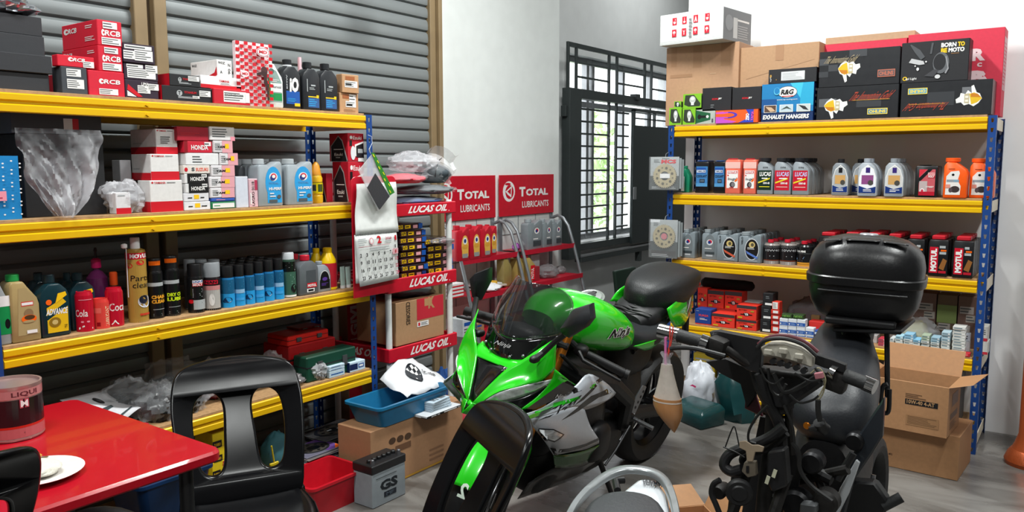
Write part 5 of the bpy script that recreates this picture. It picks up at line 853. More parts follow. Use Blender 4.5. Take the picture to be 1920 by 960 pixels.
bm_ = [('t', 'BORN', .59, .82, .81, .93, 'w', 0, .05), ('t', 'TO', .83, .82, .93, .93, 'y', 0, .05), ('t', 'BE', .59, .69, .68, .8, 'y', 0, .05), ('t', 'MOTO', .7, .69, .93, .8, 'w', 0, .05), ('ln', .74, .64, .92, .68, 1, 'n'), ('e', .07, .11, .035, .05, 'y'), ('e', .07, .11, .02, .03, kb), ('t', 'cpl Light', .08, .06, .25, .13, 'w', .05, .01),
       ('p', [(.14, .95), (.28, .8), (.36, .62), (.3, .55), (.2, .75), (.13, .93)], '4a4c50'), ('p', [(.45, .95), (.48, .95), (.46, .68), (.43, .68)], '4a4c50'), ('e', .6, .45, .12, .26, '5c5e62'), ('e', .58, .47, .09, .2, '1c1c20'), ('p', [(.12, .5), (.16, .6), (.34, .52), (.36, .44), (.28, .43)], 'b8b8ba'), ('p', [(.36, .15), (.5, .12), (.58, .28), (.5, .3)], '3c3c40'), ('e', .56, .12, .04, .05, 'c8c8ca'), ('p', [(.68, .6), (.72, .3), (.68, .18), (.66, .2), (.7, .32), (.66, .6)], '8c8c90'), ('e', .26, .33, .02, .04, 'd8d8da'), ('e', .38, .5, .012, .02, 'w'), ('e', .22, .41, .01, .018, 'w')]
carton('R', 1691, 1818, 76, z5, .13, '1c1c20', 'black box with yellow and white slogan and a lever picture, upper right of the four', name='lever_box', on=b, ins=.02, front=bm_, side=[('r', 0, 0, 1, 1, '141418')])
c1 = carton('R', 1543, 1700, 78, z5, .17, 'd03048', 'left big red box standing behind the black damper boxes', name='red_box', ins=.24)
c2 = carton('R', 1703, 1884, 58, z5, .17, 'd03048', 'right big red box with white letters reaching past the black boxes', name='red_box', ins=.22, front=[('t', 'R', .68, .64, .82, .78, 'e8c8cc', 0, .06), ('t', 'B', .66, .38, .85, .53, 'e8c8cc', 0, .08), ('t', 'c', .74, .57, .79, .62, 'e8c8cc', 0, .03)], side=[('r', 0, .3, 1, .9, 'c89098'), ('ln', .1, .35, .9, .85, 12, 'c03048')])
carton('R', 1548, 1715, 64, z5, .16, 'b89474', 'flat brown flap of a box lying on the left big red box', on=c1, ins=.25, name='cardboard_sheet')
# ---- second shelf
rows_R = lambda T, n, p, l, g: rows(T, n, p, l, g)
film0 = mat('thin_clear_film', (.9, .92, .95), .08, alpha=.06)
def sprocket_bag(px0, py0, px1, py1, Y, label, red, ang):
    p, q = ay(px0, py1, Y), ay(px1, py0, Y); w, h = q.x-p.x, q.z-p.z; T = thing('sprocket_pack', label, 'packet', V(((p.x+q.x)/2, Y, p.z)), R_(ang))
    for i in range(3): mb = MB(); mb.box((-w/2+i*.012, .004+i*.012, i*.006), (w/2+i*.012, .007+i*.012, h-i*.008)); mb.build('backing_card', card(('9aa0a2', '8a9092', '7c8284')[i]), T)
    front = [('r', 0, 0, 1, .42, '3c4444'), ('ln', .12, .82, .34, .93, 3, 'd')]
    if red: front += [('t', 'MCS', .38, .8, .9, .92, 'r', .1, .05), ('t', 'Twelve', .4, .93, .66, .97, 'k', .1, .01)]
    else: front += [('r', 0, .92, .35, 1, 'c8ccd0'), ('r', .05, .04, .95, .18, '2c2c2c')]
    front += [('ln', .06, .02, .9, .1, 2, 's')]
    prints(front, flat((-w/2, .004, 0), (w, 0, 0), (0, 0, h))).build('card_print', INK, T, smooth=0)
    r = w*.42; n = 38; pts = []
    cx, cz = w*.02, h*(.42 if red else .56)
    for i in range(n):
        a = 2*math.pi*i/n; da = math.pi/n
        pts += [(r*.92*math.cos(a-da*.6), r*.92*math.sin(a-da*.6)), (r*math.cos(a-da*.2), r*math.sin(a-da*.2)), (r*math.cos(a+da*.2), r*math.sin(a+da*.2)), (r*.92*math.cos(a+da*.6), r*.92*math.sin(a+da*.6))]
    inner = [(r*.36*math.cos(2*math.pi*i/len(pts)), r*.36*math.sin(2*math.pi*i/len(pts))) for i in range(len(pts))]
    mb = MB(); mb.T = M.Translation((cx, 0, cz)); mb.loft([[(x, -.006, z) for x, z in pts], [(x, 0, z) for x, z in pts], [(x, 0, z) for x, z in inner], [(x, -.006, z) for x, z in inner], [(x, -.006, z) for x, z in pts]], caps=False)
    sp = mb.build('sprocket', mat('champagne_aluminium', hx('a89c7c'), .5, .15), T, smooth=20)
    for i in range(6): a = 2*math.pi*i/6+.3; mb = MB(); mb.lathe([(r*.105, 0), (r*.105, .0008)], 12, (cx+r*.64*math.cos(a), -.0075, cz+r*.64*math.sin(a)), 'y'); mb.build('hole', pl('4c4838', 'hole', .6), sp)
    for i in range(6): a = 2*math.pi*i/6+.82; mb = MB(); mb.lathe([(r*.07, 0), (r*.07, .0008)], 12, (cx+r*.68*math.cos(a), -.0075, cz+r*.68*math.sin(a)), 'y'); mb.build('hole', pl('6c6650', 'hole', .6), sp)
    if red: mb = MB(); mb.box((cx-.03, -.0085, cz-.014), (cx+.035, -.0075, cz+.014)); mb.build('price_sticker', card('d8d8d8'), T)
    else: mb = MB(); mb.lathe([(r*.26, 0), (r*.26, .002)], 16, (cx, -.003, cz), 'y'); mb.build('red_insert', card('b86c74'), T)
    mb = MB(); mb.box((-w/2-.004, -.0115, -.003), (w/2+.004, -.0105, h+.002)); mb.build('film', film0, T)
    mb = MB(); mb.tube([(0, .01, h-.01), (0, .03, h+.02), (.01, .05, h+.03)], .002, 6); mb.build('hook', gt, T); return T
sprocket_bag(1220, 294, 1272, 355, 4.77, 'packed sprocket with red letters hanging on the rack post, upper one', True, 8)
sprocket_bag(1219, 413, 1270, 481, 4.77, 'packed sprocket with a red insert hanging on the rack post, lower one', False, 4)
bottle('R', 1277, 1293, 311, z4, .06, 'left', '187858', '187858', 'green bottle with a pale label behind the hanging sprocket', ins=.06, ops=[('r', .02, .05, .4, .6, 'w')], capw=.25)
cool = [('r', .1, .2, .92, .82, '3c78b0'), ('r', .12, .6, .8, .78, '2050a0'), ('r', .14, .63, .78, .71, 'd8e0e8'), ('t', 'YAMALUBE', .16, .64, .76, .7, '304870', 0, .03), ('t', 'COOLANT', .14, .48, .88, .56, 'k', 0, .03), ('r', .36, .32, .72, .43, '20242c'), ('r', .4, .34, .68, .41, '4c6070'), ('r', .1, .2, .92, .3, '5090c0')]
a = bottle('R', 1303, 1329, 301, z4, .09, 'block', '141418', '1c50a0', 'black coolant jug with a blue label, left one', ins=.035, ops=cool, capw=.38); rows(a, 1, .1, 'black coolant jug behind the left one of the pair', 'coolant jugs behind')
bottle('R', 1338, 1360, 301, z4, .09, 'block', '141418', '1c50a0', 'black coolant jug with a blue label, next to the pink one', ins=.035, ops=cool, capw=.38)
mot = [('r', .12, .16, .86, .66, 'w'), ('r', .16, .57, .82, .64, 'c83848'), ('t', 'MOTUL', .18, .58, .8, .635, 'w', 0, .05), ('r', .16, .5, .24, .54, 'r'), ('t', 'Inugel', .2, .36, .78, .46, 'k', .2, .01), ('p', [(.62, .36), (.84, .46), (.84, .38), (.72, .34)], 'o'), ('e', .5, .26, .18, .08, '3c3438'), ('e', .54, .26, .11, .06, '787478'), ('r', .3, .17, .6, .185, 'r')]
pk_m = mat('pink_coolant', hx('e8705c'), .2, coat=.3)
for xa, xb, lb in ((1360, 1388, 'pink coolant bottle with a red cap, in front'), (1394, 1418, 'pink coolant bottle with a red cap, right of its twin')):
    T = bottle('R', xa, xb, 297, z4, .08, 'block', 'e8705c', 'c02030', lb, ins=.01, ops=[('r', 0, .72, 1, .9, 'e8b8b0')]+mot, trans=pk_m, capw=.36)
luc = lambda g: [('r', .04, .12, .9, .66, '142c20' if g else 'c01c30'), ('t', 'LUCAS', .16, .5, .86, .62, 'w' if g else 'b8b8e0', .1, .04), ('p', [(.08, .34), (.8, .46), (.8, .42), (.08, .3)], 'e0d030'), ('ln', .3, .4, .8, .48, 1, 'w'), ('t', '10W-40', .4, .28, .8, .34, 'w', 0, .04), ('r', .15, .2, .8, .22, 'e0d030' if g else 'e8b8b0'), ('t', 'SYN', .36, .72, .66, .76, 'k')]
bottle('R', 1420, 1450, 296, z4, .09, 'slope', '8a9096', '1c1c20', 'grey bottle with a dark green and yellow label on the second shelf', ins=.01, ops=luc(1), capw=.45)
for xa, xb, lb in ((1452, 1484, 'grey bottle with a bright red label, left of its twin'), (1486, 1518, 'grey bottle with a bright red label, right of its twin')):
    T = bottle('R', xa, xb, 296, z4, .075, 'slope', '8a9096', '1c1c20', lb, ins=.01, ops=luc(0), capw=.45)
    rows(T, 3, .083, 'dark grey sided bottle standing behind the red labelled ones', 'bottles behind the red labelled ones')
el = lambda c1, c2: [('p', [(.06, .08), (.94, .08), (.94, .5), (.8, .72), (.5, .84), (.2, .72), (.06, .5)], 'w'), ('p', [(.09, .1), (.91, .1), (.91, .49), (.78, .7), (.5, .81), (.22, .7), (.09, .49)], c1), ('r', .4, .62, .62, .76, c2), ('r', .2, .32, .8, .56, 'c89c60' if c1 != 'e8e8ee' else '8a4a80'), ('e', .66, .36, .14, .07, '4a4844'), ('p', [(.07, .09), (.93, .09), (.93, .26), (.5, .2), (.07, .28)], '1c3474'), ('ln', .3, .12, .8, .2, 2, 'w')]
a = bottle('R', 1560, 1592, 298, z4, .1, 'oval', '7a8086', '1c1c20', 'black capped silver bottle with an orange picture, left of its twin', ins=.05, ops=el('a8acb0', '1c1c20'))
bottle('R', 1597, 1629, 298, z4, .1, 'oval', '7a8086', '1c1c20', 'black capped silver bottle mostly hidden behind the silver purple one', ins=.14, ops=el('a8acb0', '1c1c20'))
a = bottle('R', 1609, 1646, 297, z4, .07, 'oval', 'a0a6ae', '989ea6', 'silver capped bottle with a purple and blue picture label', ins=.0, ops=el('e8e8ee', '3a2a70')); rows(a, 1, .08, 'silver bottle directly behind the purple labelled one', 'silver bottles behind the purple one')
a = bottle('R', 1659, 1696, 297, z4, .07, 'oval', '9aa0a6', '8a9096', 'silver capped bottle with a pale gold picture label', ins=.0, ops=el('c8c8c8', '3a2a70')); rows(a, 3, .078, 'silver bottle in the row behind the gold labelled one', 'silver bottles behind the gold one')
T = bottle('R', 1716, 1759, 309, z4, .14, 'block', '1a1a1c', '141416', 'squat black jug with a pink and red label', ins=.01, ops=[('r', .18, .06, .88, .86, 'c05860'), ('p', [(.18, .86), (.5, .86), (.18, .62)], 'd03040'), ('p', [(.18, .6), (.55, .86), (.75, .86), (.18, .46)], '1a1a1c'), ('r', .56, .62, .86, .76, 'e8c8c8'), ('t', 'LIQUI', .58, .69, .84, .75, 'd03040', 0, .04), ('r', .56, .6, .86, .68, 'c02030'), ('t', 'MOLY', .58, .61, .84, .67, 'w', 0, .04), ('r', .2, .08, .55, .5, 'b8a8a8'), ('e', .34, .2, .1, .08, 'e8e0e0'), ('e', .34, .2, .06, .05, 'c04050'), ('t', 'STREET', .5, .3, .84, .35, 'w', 0, .02), ('r', .18, .06, .88, .18, 'b01c30')], capw=.3)
rep = [('p', [(.1, .08), (.72, .08), (.74, .3), (.6, .44), (.68, .62), (.64, .68), (.3, .66), (.12, .54)], 'e0dcd8'), ('e', .4, .58, .06, .03, 'k'), ('r', .14, .4, .44, .46, '8c949c'), ('r', .44, .4, .66, .46, '7c9cb0'), ('e', .5, .22, .2, .08, '3c3434'), ('e', .32, .2, .08, .06, '54484c'), ('r', .1, .25, .3, .34, 'd89080'), ('ln', .2, .71, .5, .74, 1, '4c2010')]
bottle('R', 1770, 1815, 296, z4, .09, 'slope', 'f05a14', 'e85410', 'orange bottle with a motorcycle picture label, left of the pair', ins=.0, ops=rep, capw=.5)
bottle('R', 1819, 1866, 297, z4, .09, 'slope', 'f05a14', 'e85410', 'orange bottle behind the blue post, right of the pair', ins=.05, ops=rep, capw=.5)
# ---- third shelf
rowg = 'grey bottle in the rows receding behind the front four'
gA = lambda: [('e', .5, .5, .34, .34, '70787c'), ('e', .5, .58, .2, .1, 'c8ccd0'), ('e', .52, .6, .12, .06, 'r'), ('e', .48, .58, .09, .05, '203878'), ('r', .2, .18, .8, .26, '3c4448'), ('r', .3, .1, .7, .16, 'b0b4b8'), ('ln', .2, .34, .8, .4, 1, 'w')]
gC = lambda r_: [('e', .6, .45, .32, .36, 'c8ccd0'), ('e', .6, .45, .29, .33, '1a1a1c'), ('e', .6, .6, .14, .1, 'c8b070'), ('e', .62, .6, .07, .06, '58503c'), ('ln', .4, .44, .84, .52, 2, 'd8d8d8'), ('p', [(.32, .4), (.88, .2), (.84, .14), (.4, .3)], 'c85a40' if r_ else '5878c0'), ('r', .36, .04, .86, .1, '8c9298'), ('t', 'VELO', .12, .6, .2, .85, 'k', .0, .02, 1)]
for xa, xb, yt, sh_, ins, op, lb in ((1277, 1303, 431, 'rise', .03, gA(), 'grey bottle with a round tricolour emblem, right beside the hanging sprocket'), (1316, 1346, 431, 'rise', .03, gA(), 'grey bottle with a round tricolour emblem, second on the third shelf'), (1344, 1384, 434, 'rise', -.0, gC(1), 'grey bottle with a black oval label and red stripe'), (1385, 1427, 436, 'rise', -.0, gC(0), 'grey bottle with a black oval label and blue stripe')):
    T = bottle('R', xa, xb, yt, z3, .066, sh_, '7c868c', '8c9498', lb, ins=ins+.01, ops=op); rows(T, 4, .074, rowg, 'grey bottle rows on the third shelf')
cn = lambda t: [('r', 0, 0, 1, 1, '1c1a1c'), ('r', 0, .86, 1, .98, '5c5a5c'), ('t', 'POLITRONIC', .1, .87, .9, .96, 'k', 0, .02), ('t', t, .2, .68, .85, .8, 'a8a8aa', 0, .02), ('ln', .4, .4, .65, .48, 1, 'l'), ('r', 0, .2, 1, .23, '8a3c20'), ('r', 0, 0, 1, .18, '8c8480'), ('r', .4, .02, .6, .16, 'b0aca8')]
for xa, xb, t, lb in ((1428, 1457, '10W40', 'squat metal oil can with a red cap, left of the three cans'), (1459, 1489, '10W40', 'squat metal oil can with a red cap, middle of the three cans')):
    T = can('R', xa, xb, 456, z3, '8c8480', lb, 'oil_can', 'can', ins=.02, capf=0, ops=cn(t)); w, _, h = T_SZ[T.name]; mb = MB(); mb.lathe([(.016, 0), (.018, .001), (.018, .016), (.014, .018)], 16, (-.01, .005, h)); mb.build('cap', pl('c01c30', 'cap_plastic', .4), T)
    rows(T, 2, .095, 'red capped oil can standing behind the front three', 'oil cans behind the front three')
T = can('R', 1491, 1521, 459, z3, '1c1c1e', 'black oil can with golden foot rings, right of the three cans', 'oil_can', 'can', ins=.02, capf=0, ops=[('r', 0, 0, 1, 1, '18181a'), ('r', 0, 0, 1, .2, 'd09030'), ('r', 0, .1, 1, .12, '6c4818'), ('t', 'YAMALUBE', -.3, .72, .5, .82, 'w', 0, .04), ('r', .0, .66, 1, .665, 's'), ('p', [(.0, .4), (.45, .5), (.4, .38), (.0, .32)], '88a8d0'), ('ln', .1, .26, .4, .3, 1, 's')]); w, _, h = T_SZ[T.name]; mb = MB(); mb.lathe([(.016, 0), (.018, .001), (.018, .016), (.014, .018)], 16, (-.01, .005, h)); mb.build('cap', pl('c01c30', 'cap_plastic', .4), T); rows(T, 2, .095, 'red capped oil can standing behind the front three', 'oil cans behind the front three')
def motul(xa, xb, yt, ins, lb, n=2, lab=True):
    s = spot('R', xa, xb, yt, z3, ins, yt+20); w, h = s.w, s.h; T = thing('oil_jug', lb, 'jug', s.loc, 0); mb = MB()
    mb.prism([(-w/2, 0), (w/2, 0), (w/2, h*.9), (-w*.45, h*.9), (-w/2, h*.8)], 0, .1); mb.build('body', pl('161618', 'bottle_plastic', .3), T, bevel=.006, seg=2)
    mb = MB(); mb.box((-w*.36, .01, h*.9), (w*.3, .09, h)); mb.build('cap', pl('b81828', 'cap_plastic', .4), T, bevel=.004)
    prints([('r', .08, .08, .5, .72, 'c01c30'), ('t', 'MOTUL', .14, .12, .44, .68, 'w', 0, .06, 1), ('ln', .56, .5, .9, .8, 2, 's'), ('p', [(.55, .2), (.75, .45), (.95, .4), (.8, .15)], '8c5c30'), ('r', .62, .62, .9, .66, 'o'), ('r', .55, .08, .92, .14, 'b02030')], flat((-w/2, 0, 0), (w, 0, 0), (0, 0, h))).build('printed_label', FOIL_INK, T, smooth=0)
    rows(T, n, .106, 'black jug with a red flat cap in the rows on the third shelf', 'black jugs behind the front ones'); return T
motul(1534, 1572, 436, .02, 'black jug with a red cap left of the round top case'); motul(1580, 1616, 436, .02, 'black jug hidden behind the top case, left part'); motul(1622, 1656, 437, .02, 'black jug hidden behind the top case, middle part'); motul(1661, 1695, 439, .02, 'black jug hidden behind the top case, right part')
motul(1700, 1734, 441, .02, 'black jug with red name band directly right of the top case'); motul(1741, 1779, 442, .0, 'black jug with red name band, second from the blue post'); motul(1787, 1827, 444, .0, 'black jug with red name band next to the blue post')
# ---- fourth shelf
bat = lambda: [('r', 0, .78, 1, 1, '3a3436'), ('t', 'BATTERY', .12, .62, .55, .72, '6c1010', 0, .02), ('e', .5, .38, .16, .12, '201014'), ('r', .2, .33, .8, .4, '201014'), ('t', 'YB', .4, .3, .6, .46, 'w', 0, .05), ('e', .8, .62, .1, .06, 'a89030'), ('r', .08, .08, .3, .2, 'd0a020')]
def bx(xa, xb, yt, d, col, lb, on=None, ins=.03, **k): return carton('R', xa, xb, yt, z2, d, col, lb, on=on, ins=ins, **k)
bk = dict(name='battery_box', cat='box'); red = 'e03424'
q1 = bx(1334, 1377, 589, .13, red, 'wide red battery box in the front row, left one', ins=.01, front=bat(), **bk); q2 = bx(1380, 1418, 600, .12, red, 'red battery box in the front row, right one at the bottom', ins=.01, front=bat(), **bk)
q3 = bx(1381, 1418, 573, .12, red, 'red battery box standing on the right one of the front row', on=q2, ins=.012, front=bat(), **bk)
r0 = bx(1303, 1333, 607, .1, 'd02c20', 'thin red box under the dark blue one', ins=.02, name='small_box')
q4 = bx(1303, 1333, 580, .1, '143c88', 'dark blue box with red lettering at the left end of the fourth shelf', on=r0, ins=.02, name='battery_box', front=[('t', 'YUASA', .2, .5, .85, .65, 'e04030', .2, .03), ('ln', .3, .25, .8, .4, 2, 'w'), ('r', .08, .85, .25, .88, 's')])
q5 = bx(1308, 1378, 578, .12, 'c02c24', 'long low red box behind, carrying the upper battery boxes', ins=.15, name='battery_box', front=[('r', .5, .6, .62, .75, 'w')])
q6 = bx(1308, 1326, 540, .1, red, 'narrow red battery box at the left of the upper row', on=q5, ins=.15, front=bat()[1:], **bk); q7 = bx(1327, 1357, 545, .1, red, 'red battery box in the middle of the upper row', on=q5, ins=.15, front=bat(), **bk)
q8b = bx(1381, 1408, 578, .12, 'c02c24', 'low red box behind the stacked front battery boxes', ins=.15, name='battery_box')
q8 = bx(1359, 1391, 547, .1, red, 'red battery box at the right of the upper row', on=q5, ins=.15, front=bat(), **bk)
p = ay(1358, 535, 5.02); T = thing('rolled_mat', 'black rolled padding lying over the upper battery boxes', 'roll', V((p.x, 5.06, TOP[q7.name]+.035))); mb = MB(); mb.lathe([(.02, -.17), (.035, -.15), (.034, 0), (.035, .12), (.03, .17), (.012, .185)], 18, ax='x'); mb.build('roll', mat('black_foam', hx('101012'), .8, bump=.5), T)
bb = bx(1393, 1424, 584, .1, '1c1c1e', 'low black box under the white ended one', ins=.2, name='small_box'); bx(1393, 1424, 566, .1, 'c8c8c8', 'white ended black box behind the battery boxes', on=bb, ins=.2, name='small_box', front=[('r', .1, .2, .9, .8, 'd8d8d8'), ('ln', .1, .3, .7, .6, 1, 'k')])
pr = None
for i, (xa, xb, yt) in enumerate(((1425, 1444, 599), (1427, 1445, 574), (1430, 1449, 550))):
    pr = bx(xa, xb, yt, .1, '17171a', ('lowest', 'middle', 'highest')[i]+' black box with a white tape strip in the narrow black stack', on=pr, ins=.015, name='black_box', front=[('r', .25, .08, 1, .25, 'w'), ('ln', .3, .55, .8, .8, 2, 'h')])
pr = None
for i, yt in enumerate((611, 601, 591, 581, 566)):
    pr = bx(1445 if i < 4 else 1447, 1461, yt, .06, 'd03020', ('lowest', 'second', 'middle', 'fourth', 'topmost')[i]+' spark plug box in the little red stack by the black boxes', on=pr, ins=.012, name='plug_box', front=[('r', .25, .35, .85, .85, 'w'), ('r', 0, 0, 1, .3, '8a1814')] if i < 4 else [('r', .1, .1, .8, .95, 'w'), ('ln', .15, .2, .75, .85, 5, 'h')])
wbx = lambda: [('r', 0, .0, 1, .55, '2858a8'), ('r', 0, .0, 1, .08, 'd8dce4'), ('e', .15, .3, .08, .12, 'w'), ('ln', .35, .15, .9, .45, 3, '90b0e0')]
grid_ = [[None]*4 for _ in range(3)]; names_r = ('bottom', 'middle', 'top'); names_c = ('first', 'second', 'third', 'fourth')
for r in range(3):
    for c in range(4 if r < 2 else 3):
        x0 = 1460+c*16.4+r*.6; grid_[r][c] = bx(x0, x0+15.6, (625+c*1.3, 611+c*1.3, 597+c*1.2)[r], .05, 'd8dce2', '%s white and blue small box from the left, %s row of the little wall' % (names_c[c], names_r[r]), on=grid_[r-1][c] if r else None, ins=.01, name='filter_box', front=wbx())
bx(1465, 1484, 589, .05, '28401c', 'left green and black flat box on the white and blue boxes', on=grid_[2][0], ins=.015, name='small_box', front=[('t', 'NJDEX', .1, .3, .9, .8, '78b050', .1, .02)])
bx(1486, 1506, 590, .05, '28401c', 'right green and black flat box on the white and blue boxes', on=grid_[2][1], ins=.015, name='small_box', front=[('t', 'NJDEX', .1, .3, .9, .8, '78b050', .1, .02)])
x_ = bx(1518, 1548, 622, .1, '8c2018', 'dark red box behind the blue ones at the fourth shelf', ins=.09, name='small_box'); bx(1516, 1544, 603, .08, 'd02c28', 'bright red box behind the end of the white and blue wall', on=x_, ins=.09, name='small_box'); 
bx(1520, 1536, 591, .05, 'a07c50', 'small brown box behind the bright red one', ins=.26, name='small_box')
y_ = bx(1545, 1562, 622, .06, 'a82420', 'red box carrying the white barcode box', ins=.08, name='small_box'); bx(1545, 1560, 604, .06, 'd8d8d8', 'white barcode box next to the bright red one', on=y_, ins=.08, name='small_box', front=[('ln', .1, .1, .9, .9, 6, 'd')])
bl = lambda: [('r', 0, .55, 1, .8, 'c8d4e8'), ('e', .5, .35, .3, .16, 'd8b8c8'), ('p', [(.2, .45), (.5, .1), (.8, .45)], 'c04060'), ('ln', .2, .6, .8, .75, 1, '2858a8')]
for i, (xa, xb, yt) in enumerate(((1527, 1543, 620), (1545, 1560, 624), (1561, 1577, 627))): bx(xa, xb, yt, .06, '2850a0', ('left', 'middle', 'right')[i]+' blue box with a pink mark right of the white and blue wall', ins=.005, name='filter_box', front=bl())
for i, (xa, xb, yt, c) in enumerate(((1564, 1590, 612, 'a07c48'), (1592, 1616, 614, 'c87828'), (1592, 1616, 624, 'd89030'), (1618, 1644, 615, 'c8a8a8'), (1618, 1644, 628, 'a8a4a4'))): bx(xa, xb, yt, .08, c, ('tan', 'orange topped', 'low orange', 'pink striped', 'greyish')[i]+' small carton seen under the top case', ins=.08+.09*(i in (0, 1, 3)), name='small_box', front=[('ln', .1, .3, .9, .8, 2, 'w')])
T = thing('parts_bag', 'dark red clear bags of parts behind the small boxes', 'bag', V((ay(1520, 560, 5.1).x, 5.16, z2))); crumple('film', T, .3, .13, .2, fbag, 120); crumple('contents', T, .26, .1, .16, pl('6a1c20', 'red_parts', .5), 121)
# filter stacks right of the top case
cols_ = [(1646, 1659, 636, 5, 'c03848', 'red'), (1668, 1676, 634, 3, 'd0d4d4', 'white'), (1678, 1692, 630, 4, 'a8d0e0', 'blue topped'), (1694, 1711, 627, 6, '90c0dc', 'sky blue'), (1712, 1725, 637, 4, '88c0e0', 'light blue'), (1727, 1742, 629, 6, 'a8b8a0', 'olive white'), (1745, 1761, 633, 6, '98b8c8', 'grey blue'), (1764, 1780, 623, 7, 'b0c8d4', 'pale blue'), (1785, 1809, 613, 10, 'd0d0cc', 'tall white')]
for ci, (xa, xb, yt, n, c, nm) in enumerate(cols_):
    s = spot('R', xa, xb, yt, z2, .02, 650); hh = s.h/n
    for i in range(n):
        c_ = c if i > n/2 else ('d0d4d0' if ci else c); g = '%s stack of small filter boxes' % nm
        T = thing('filter_box', '%s little box in the %s stack %s' % ('top' if i == n-1 else 'thin', nm, 'right of the top case bracket' if i == n-1 else 'below its top one'), 'box', s.loc+V((rnd.uniform(-.002, .002), rnd.uniform(0, .006), i*hh+.0005)), 0, g)
        mb = MB(); mb.box((-s.w/2, 0, 0), (s.w/2, .09, hh*.93)); mb.build('box_body', card(c_), T); prints([('ln', .1, .2, .9, .8, 1, '4c6c7c'), ('r', .75, .3, .95, .7, 'w')], flat((-s.w/2, 0, 0), (s.w, 0, 0), (0, 0, hh*.93))).build('front_print', INK, T, smooth=0)
bx(1803, 1818, 662, .05, 'b81828', 'glossy red small box at the foot of the blue post', ins=.005, name='small_box', front=[('e', .5, .5, .25, .35, 'e06068')])
w_ = bx(1805, 1817, 640, .05, 'd0d4d8', 'white and black box by the blue post, under its twin', ins=.07, name='small_box'); bx(1805, 1818, 626, .05, 'c8d0dc', 'upper white and black box by the blue post', on=w_, ins=.07, name='small_box', front=[('ln', .2, .2, .8, .8, 2, 'k')])
w_ = carton('R', 1838, 1852, 640, z2, .1, 'c8c8c4', 'white box with a red band standing beyond the right post, lower', ins=.12, name='white_box', front=[('r', 0, 0, 1, .2, 'c03040')]); carton('R', 1838, 1852, 612, z2, .1, 'c8c8c4', 'white box with a red band standing beyond the right post, upper', on=w_, ins=.12, name='white_box', front=[('r', 0, 0, 1, .2, 'c03040'), ('ln', .2, .4, .8, .8, 3, 'd')])
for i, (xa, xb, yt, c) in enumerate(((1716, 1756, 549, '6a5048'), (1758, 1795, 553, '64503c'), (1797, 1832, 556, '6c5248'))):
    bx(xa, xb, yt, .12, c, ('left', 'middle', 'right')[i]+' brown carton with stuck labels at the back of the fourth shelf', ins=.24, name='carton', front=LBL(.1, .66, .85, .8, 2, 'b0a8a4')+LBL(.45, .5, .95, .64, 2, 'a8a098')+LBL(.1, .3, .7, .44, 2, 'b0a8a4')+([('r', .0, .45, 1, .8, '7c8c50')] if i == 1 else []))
T = thing('parts_bag', 'clear and yellow bag over the filter boxes in front of the labelled cartons', 'bag', V((ay(1715, 620, 5.0).x, 5.0, z2))); crumple('film', T, .26, .12, .17, film2, 125); crumple('yellow_wrap', T, .16, .1, .15, pl('c0b870', 'yellow_film', .4), 126)
# ---- bottom shelf
pr = None
for i in range(7):
    s = spot('R', 1380, 1404, 706, z1, .03, 730); T = thing('black_box', ('lowest', 'second', 'third', 'fourth', 'fifth', 'sixth', 'top')[i]+' black box with a white edge strip in the bottom shelf stack', 'box', s.loc+V((0, 0, i*s.h/7))); mb = MB(); mb.box((-s.w/2, 0, 0), (s.w/2, .15, s.h/7*.94)); mb.build('box_body', card('141416'), T, bevel=.001); prints([('r', .05, .62, .95, .92, 'd0d0d0')], flat((-s.w/2, 0, 0), (s.w, 0, 0), (0, 0, s.h/7*.94))).build('front_print', INK, T, smooth=0)
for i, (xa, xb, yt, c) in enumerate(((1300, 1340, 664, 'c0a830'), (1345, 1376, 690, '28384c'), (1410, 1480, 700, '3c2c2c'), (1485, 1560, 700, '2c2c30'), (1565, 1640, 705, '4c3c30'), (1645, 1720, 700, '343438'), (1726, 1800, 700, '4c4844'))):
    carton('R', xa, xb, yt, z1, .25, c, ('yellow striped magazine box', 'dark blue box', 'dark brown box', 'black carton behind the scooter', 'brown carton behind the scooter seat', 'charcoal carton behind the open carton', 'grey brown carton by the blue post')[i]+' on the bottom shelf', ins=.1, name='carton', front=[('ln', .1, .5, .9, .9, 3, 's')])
# ---- on the floor before the right rack
cm = mat('open_carton_board', hx('a87c56'), .65, bump=.2, scale=50)
p0, p1 = az(1480+175, 800, .16), az(1787, 898, 0)
LC = thing('carton', 'large closed brown carton on the floor, carrying the open one', 'box', (-.88, 4.38, 0), R_(-3)); mb = MB(); mb.box((0, 0, 0), (.43, .34, .225)); mb.build('box_body', cm, LC, bevel=.003)
prints([('p', [(.13, .62), (.155, .85), (.18, .62)], 'c03048'), ('r', .13, .58, .19, .63, 'k'), ('ln', .13, .52, .19, .56, 1, 'k'), ('t', 'YAMAHA MOTOR MFG', .08, .28, .3, .33, '4a3424', 0, .01), ('ln', .08, .14, .26, .26, 2, '4a3424')], flat((0, 0, 0), (.43, 0, 0), (0, 0, .225))).build('front_print', INK, LC, smooth=0)
UC = thing('open_carton', 'open brown carton with raised flaps and black print on the closed carton', 'box', (-.87, 4.31, .228), R_(-4)); w, d, h = .37, .27, .25
for a, b, nm in (((0, 0, 0), (w, .004, h), 'front_wall'), ((0, d-.004, 0), (w, d, h), 'rear_wall'), ((0, .004, 0), (.004, d-.004, h), 'side_wall'), ((w-.004, .004, 0), (w, d-.004, h), 'side_wall'), ((.004, .004, 0), (w-.004, d-.004, .004), 'bottom')):
    mb = MB(); mb.box(a, b); mb.build(nm, cm, UC)
def flap(pts, nm): mb = MB(); mb.loft([[V(p) for p in pts], [V(p)+V((0, .003, .002)) for p in pts]]); mb.build(nm, cm, UC)
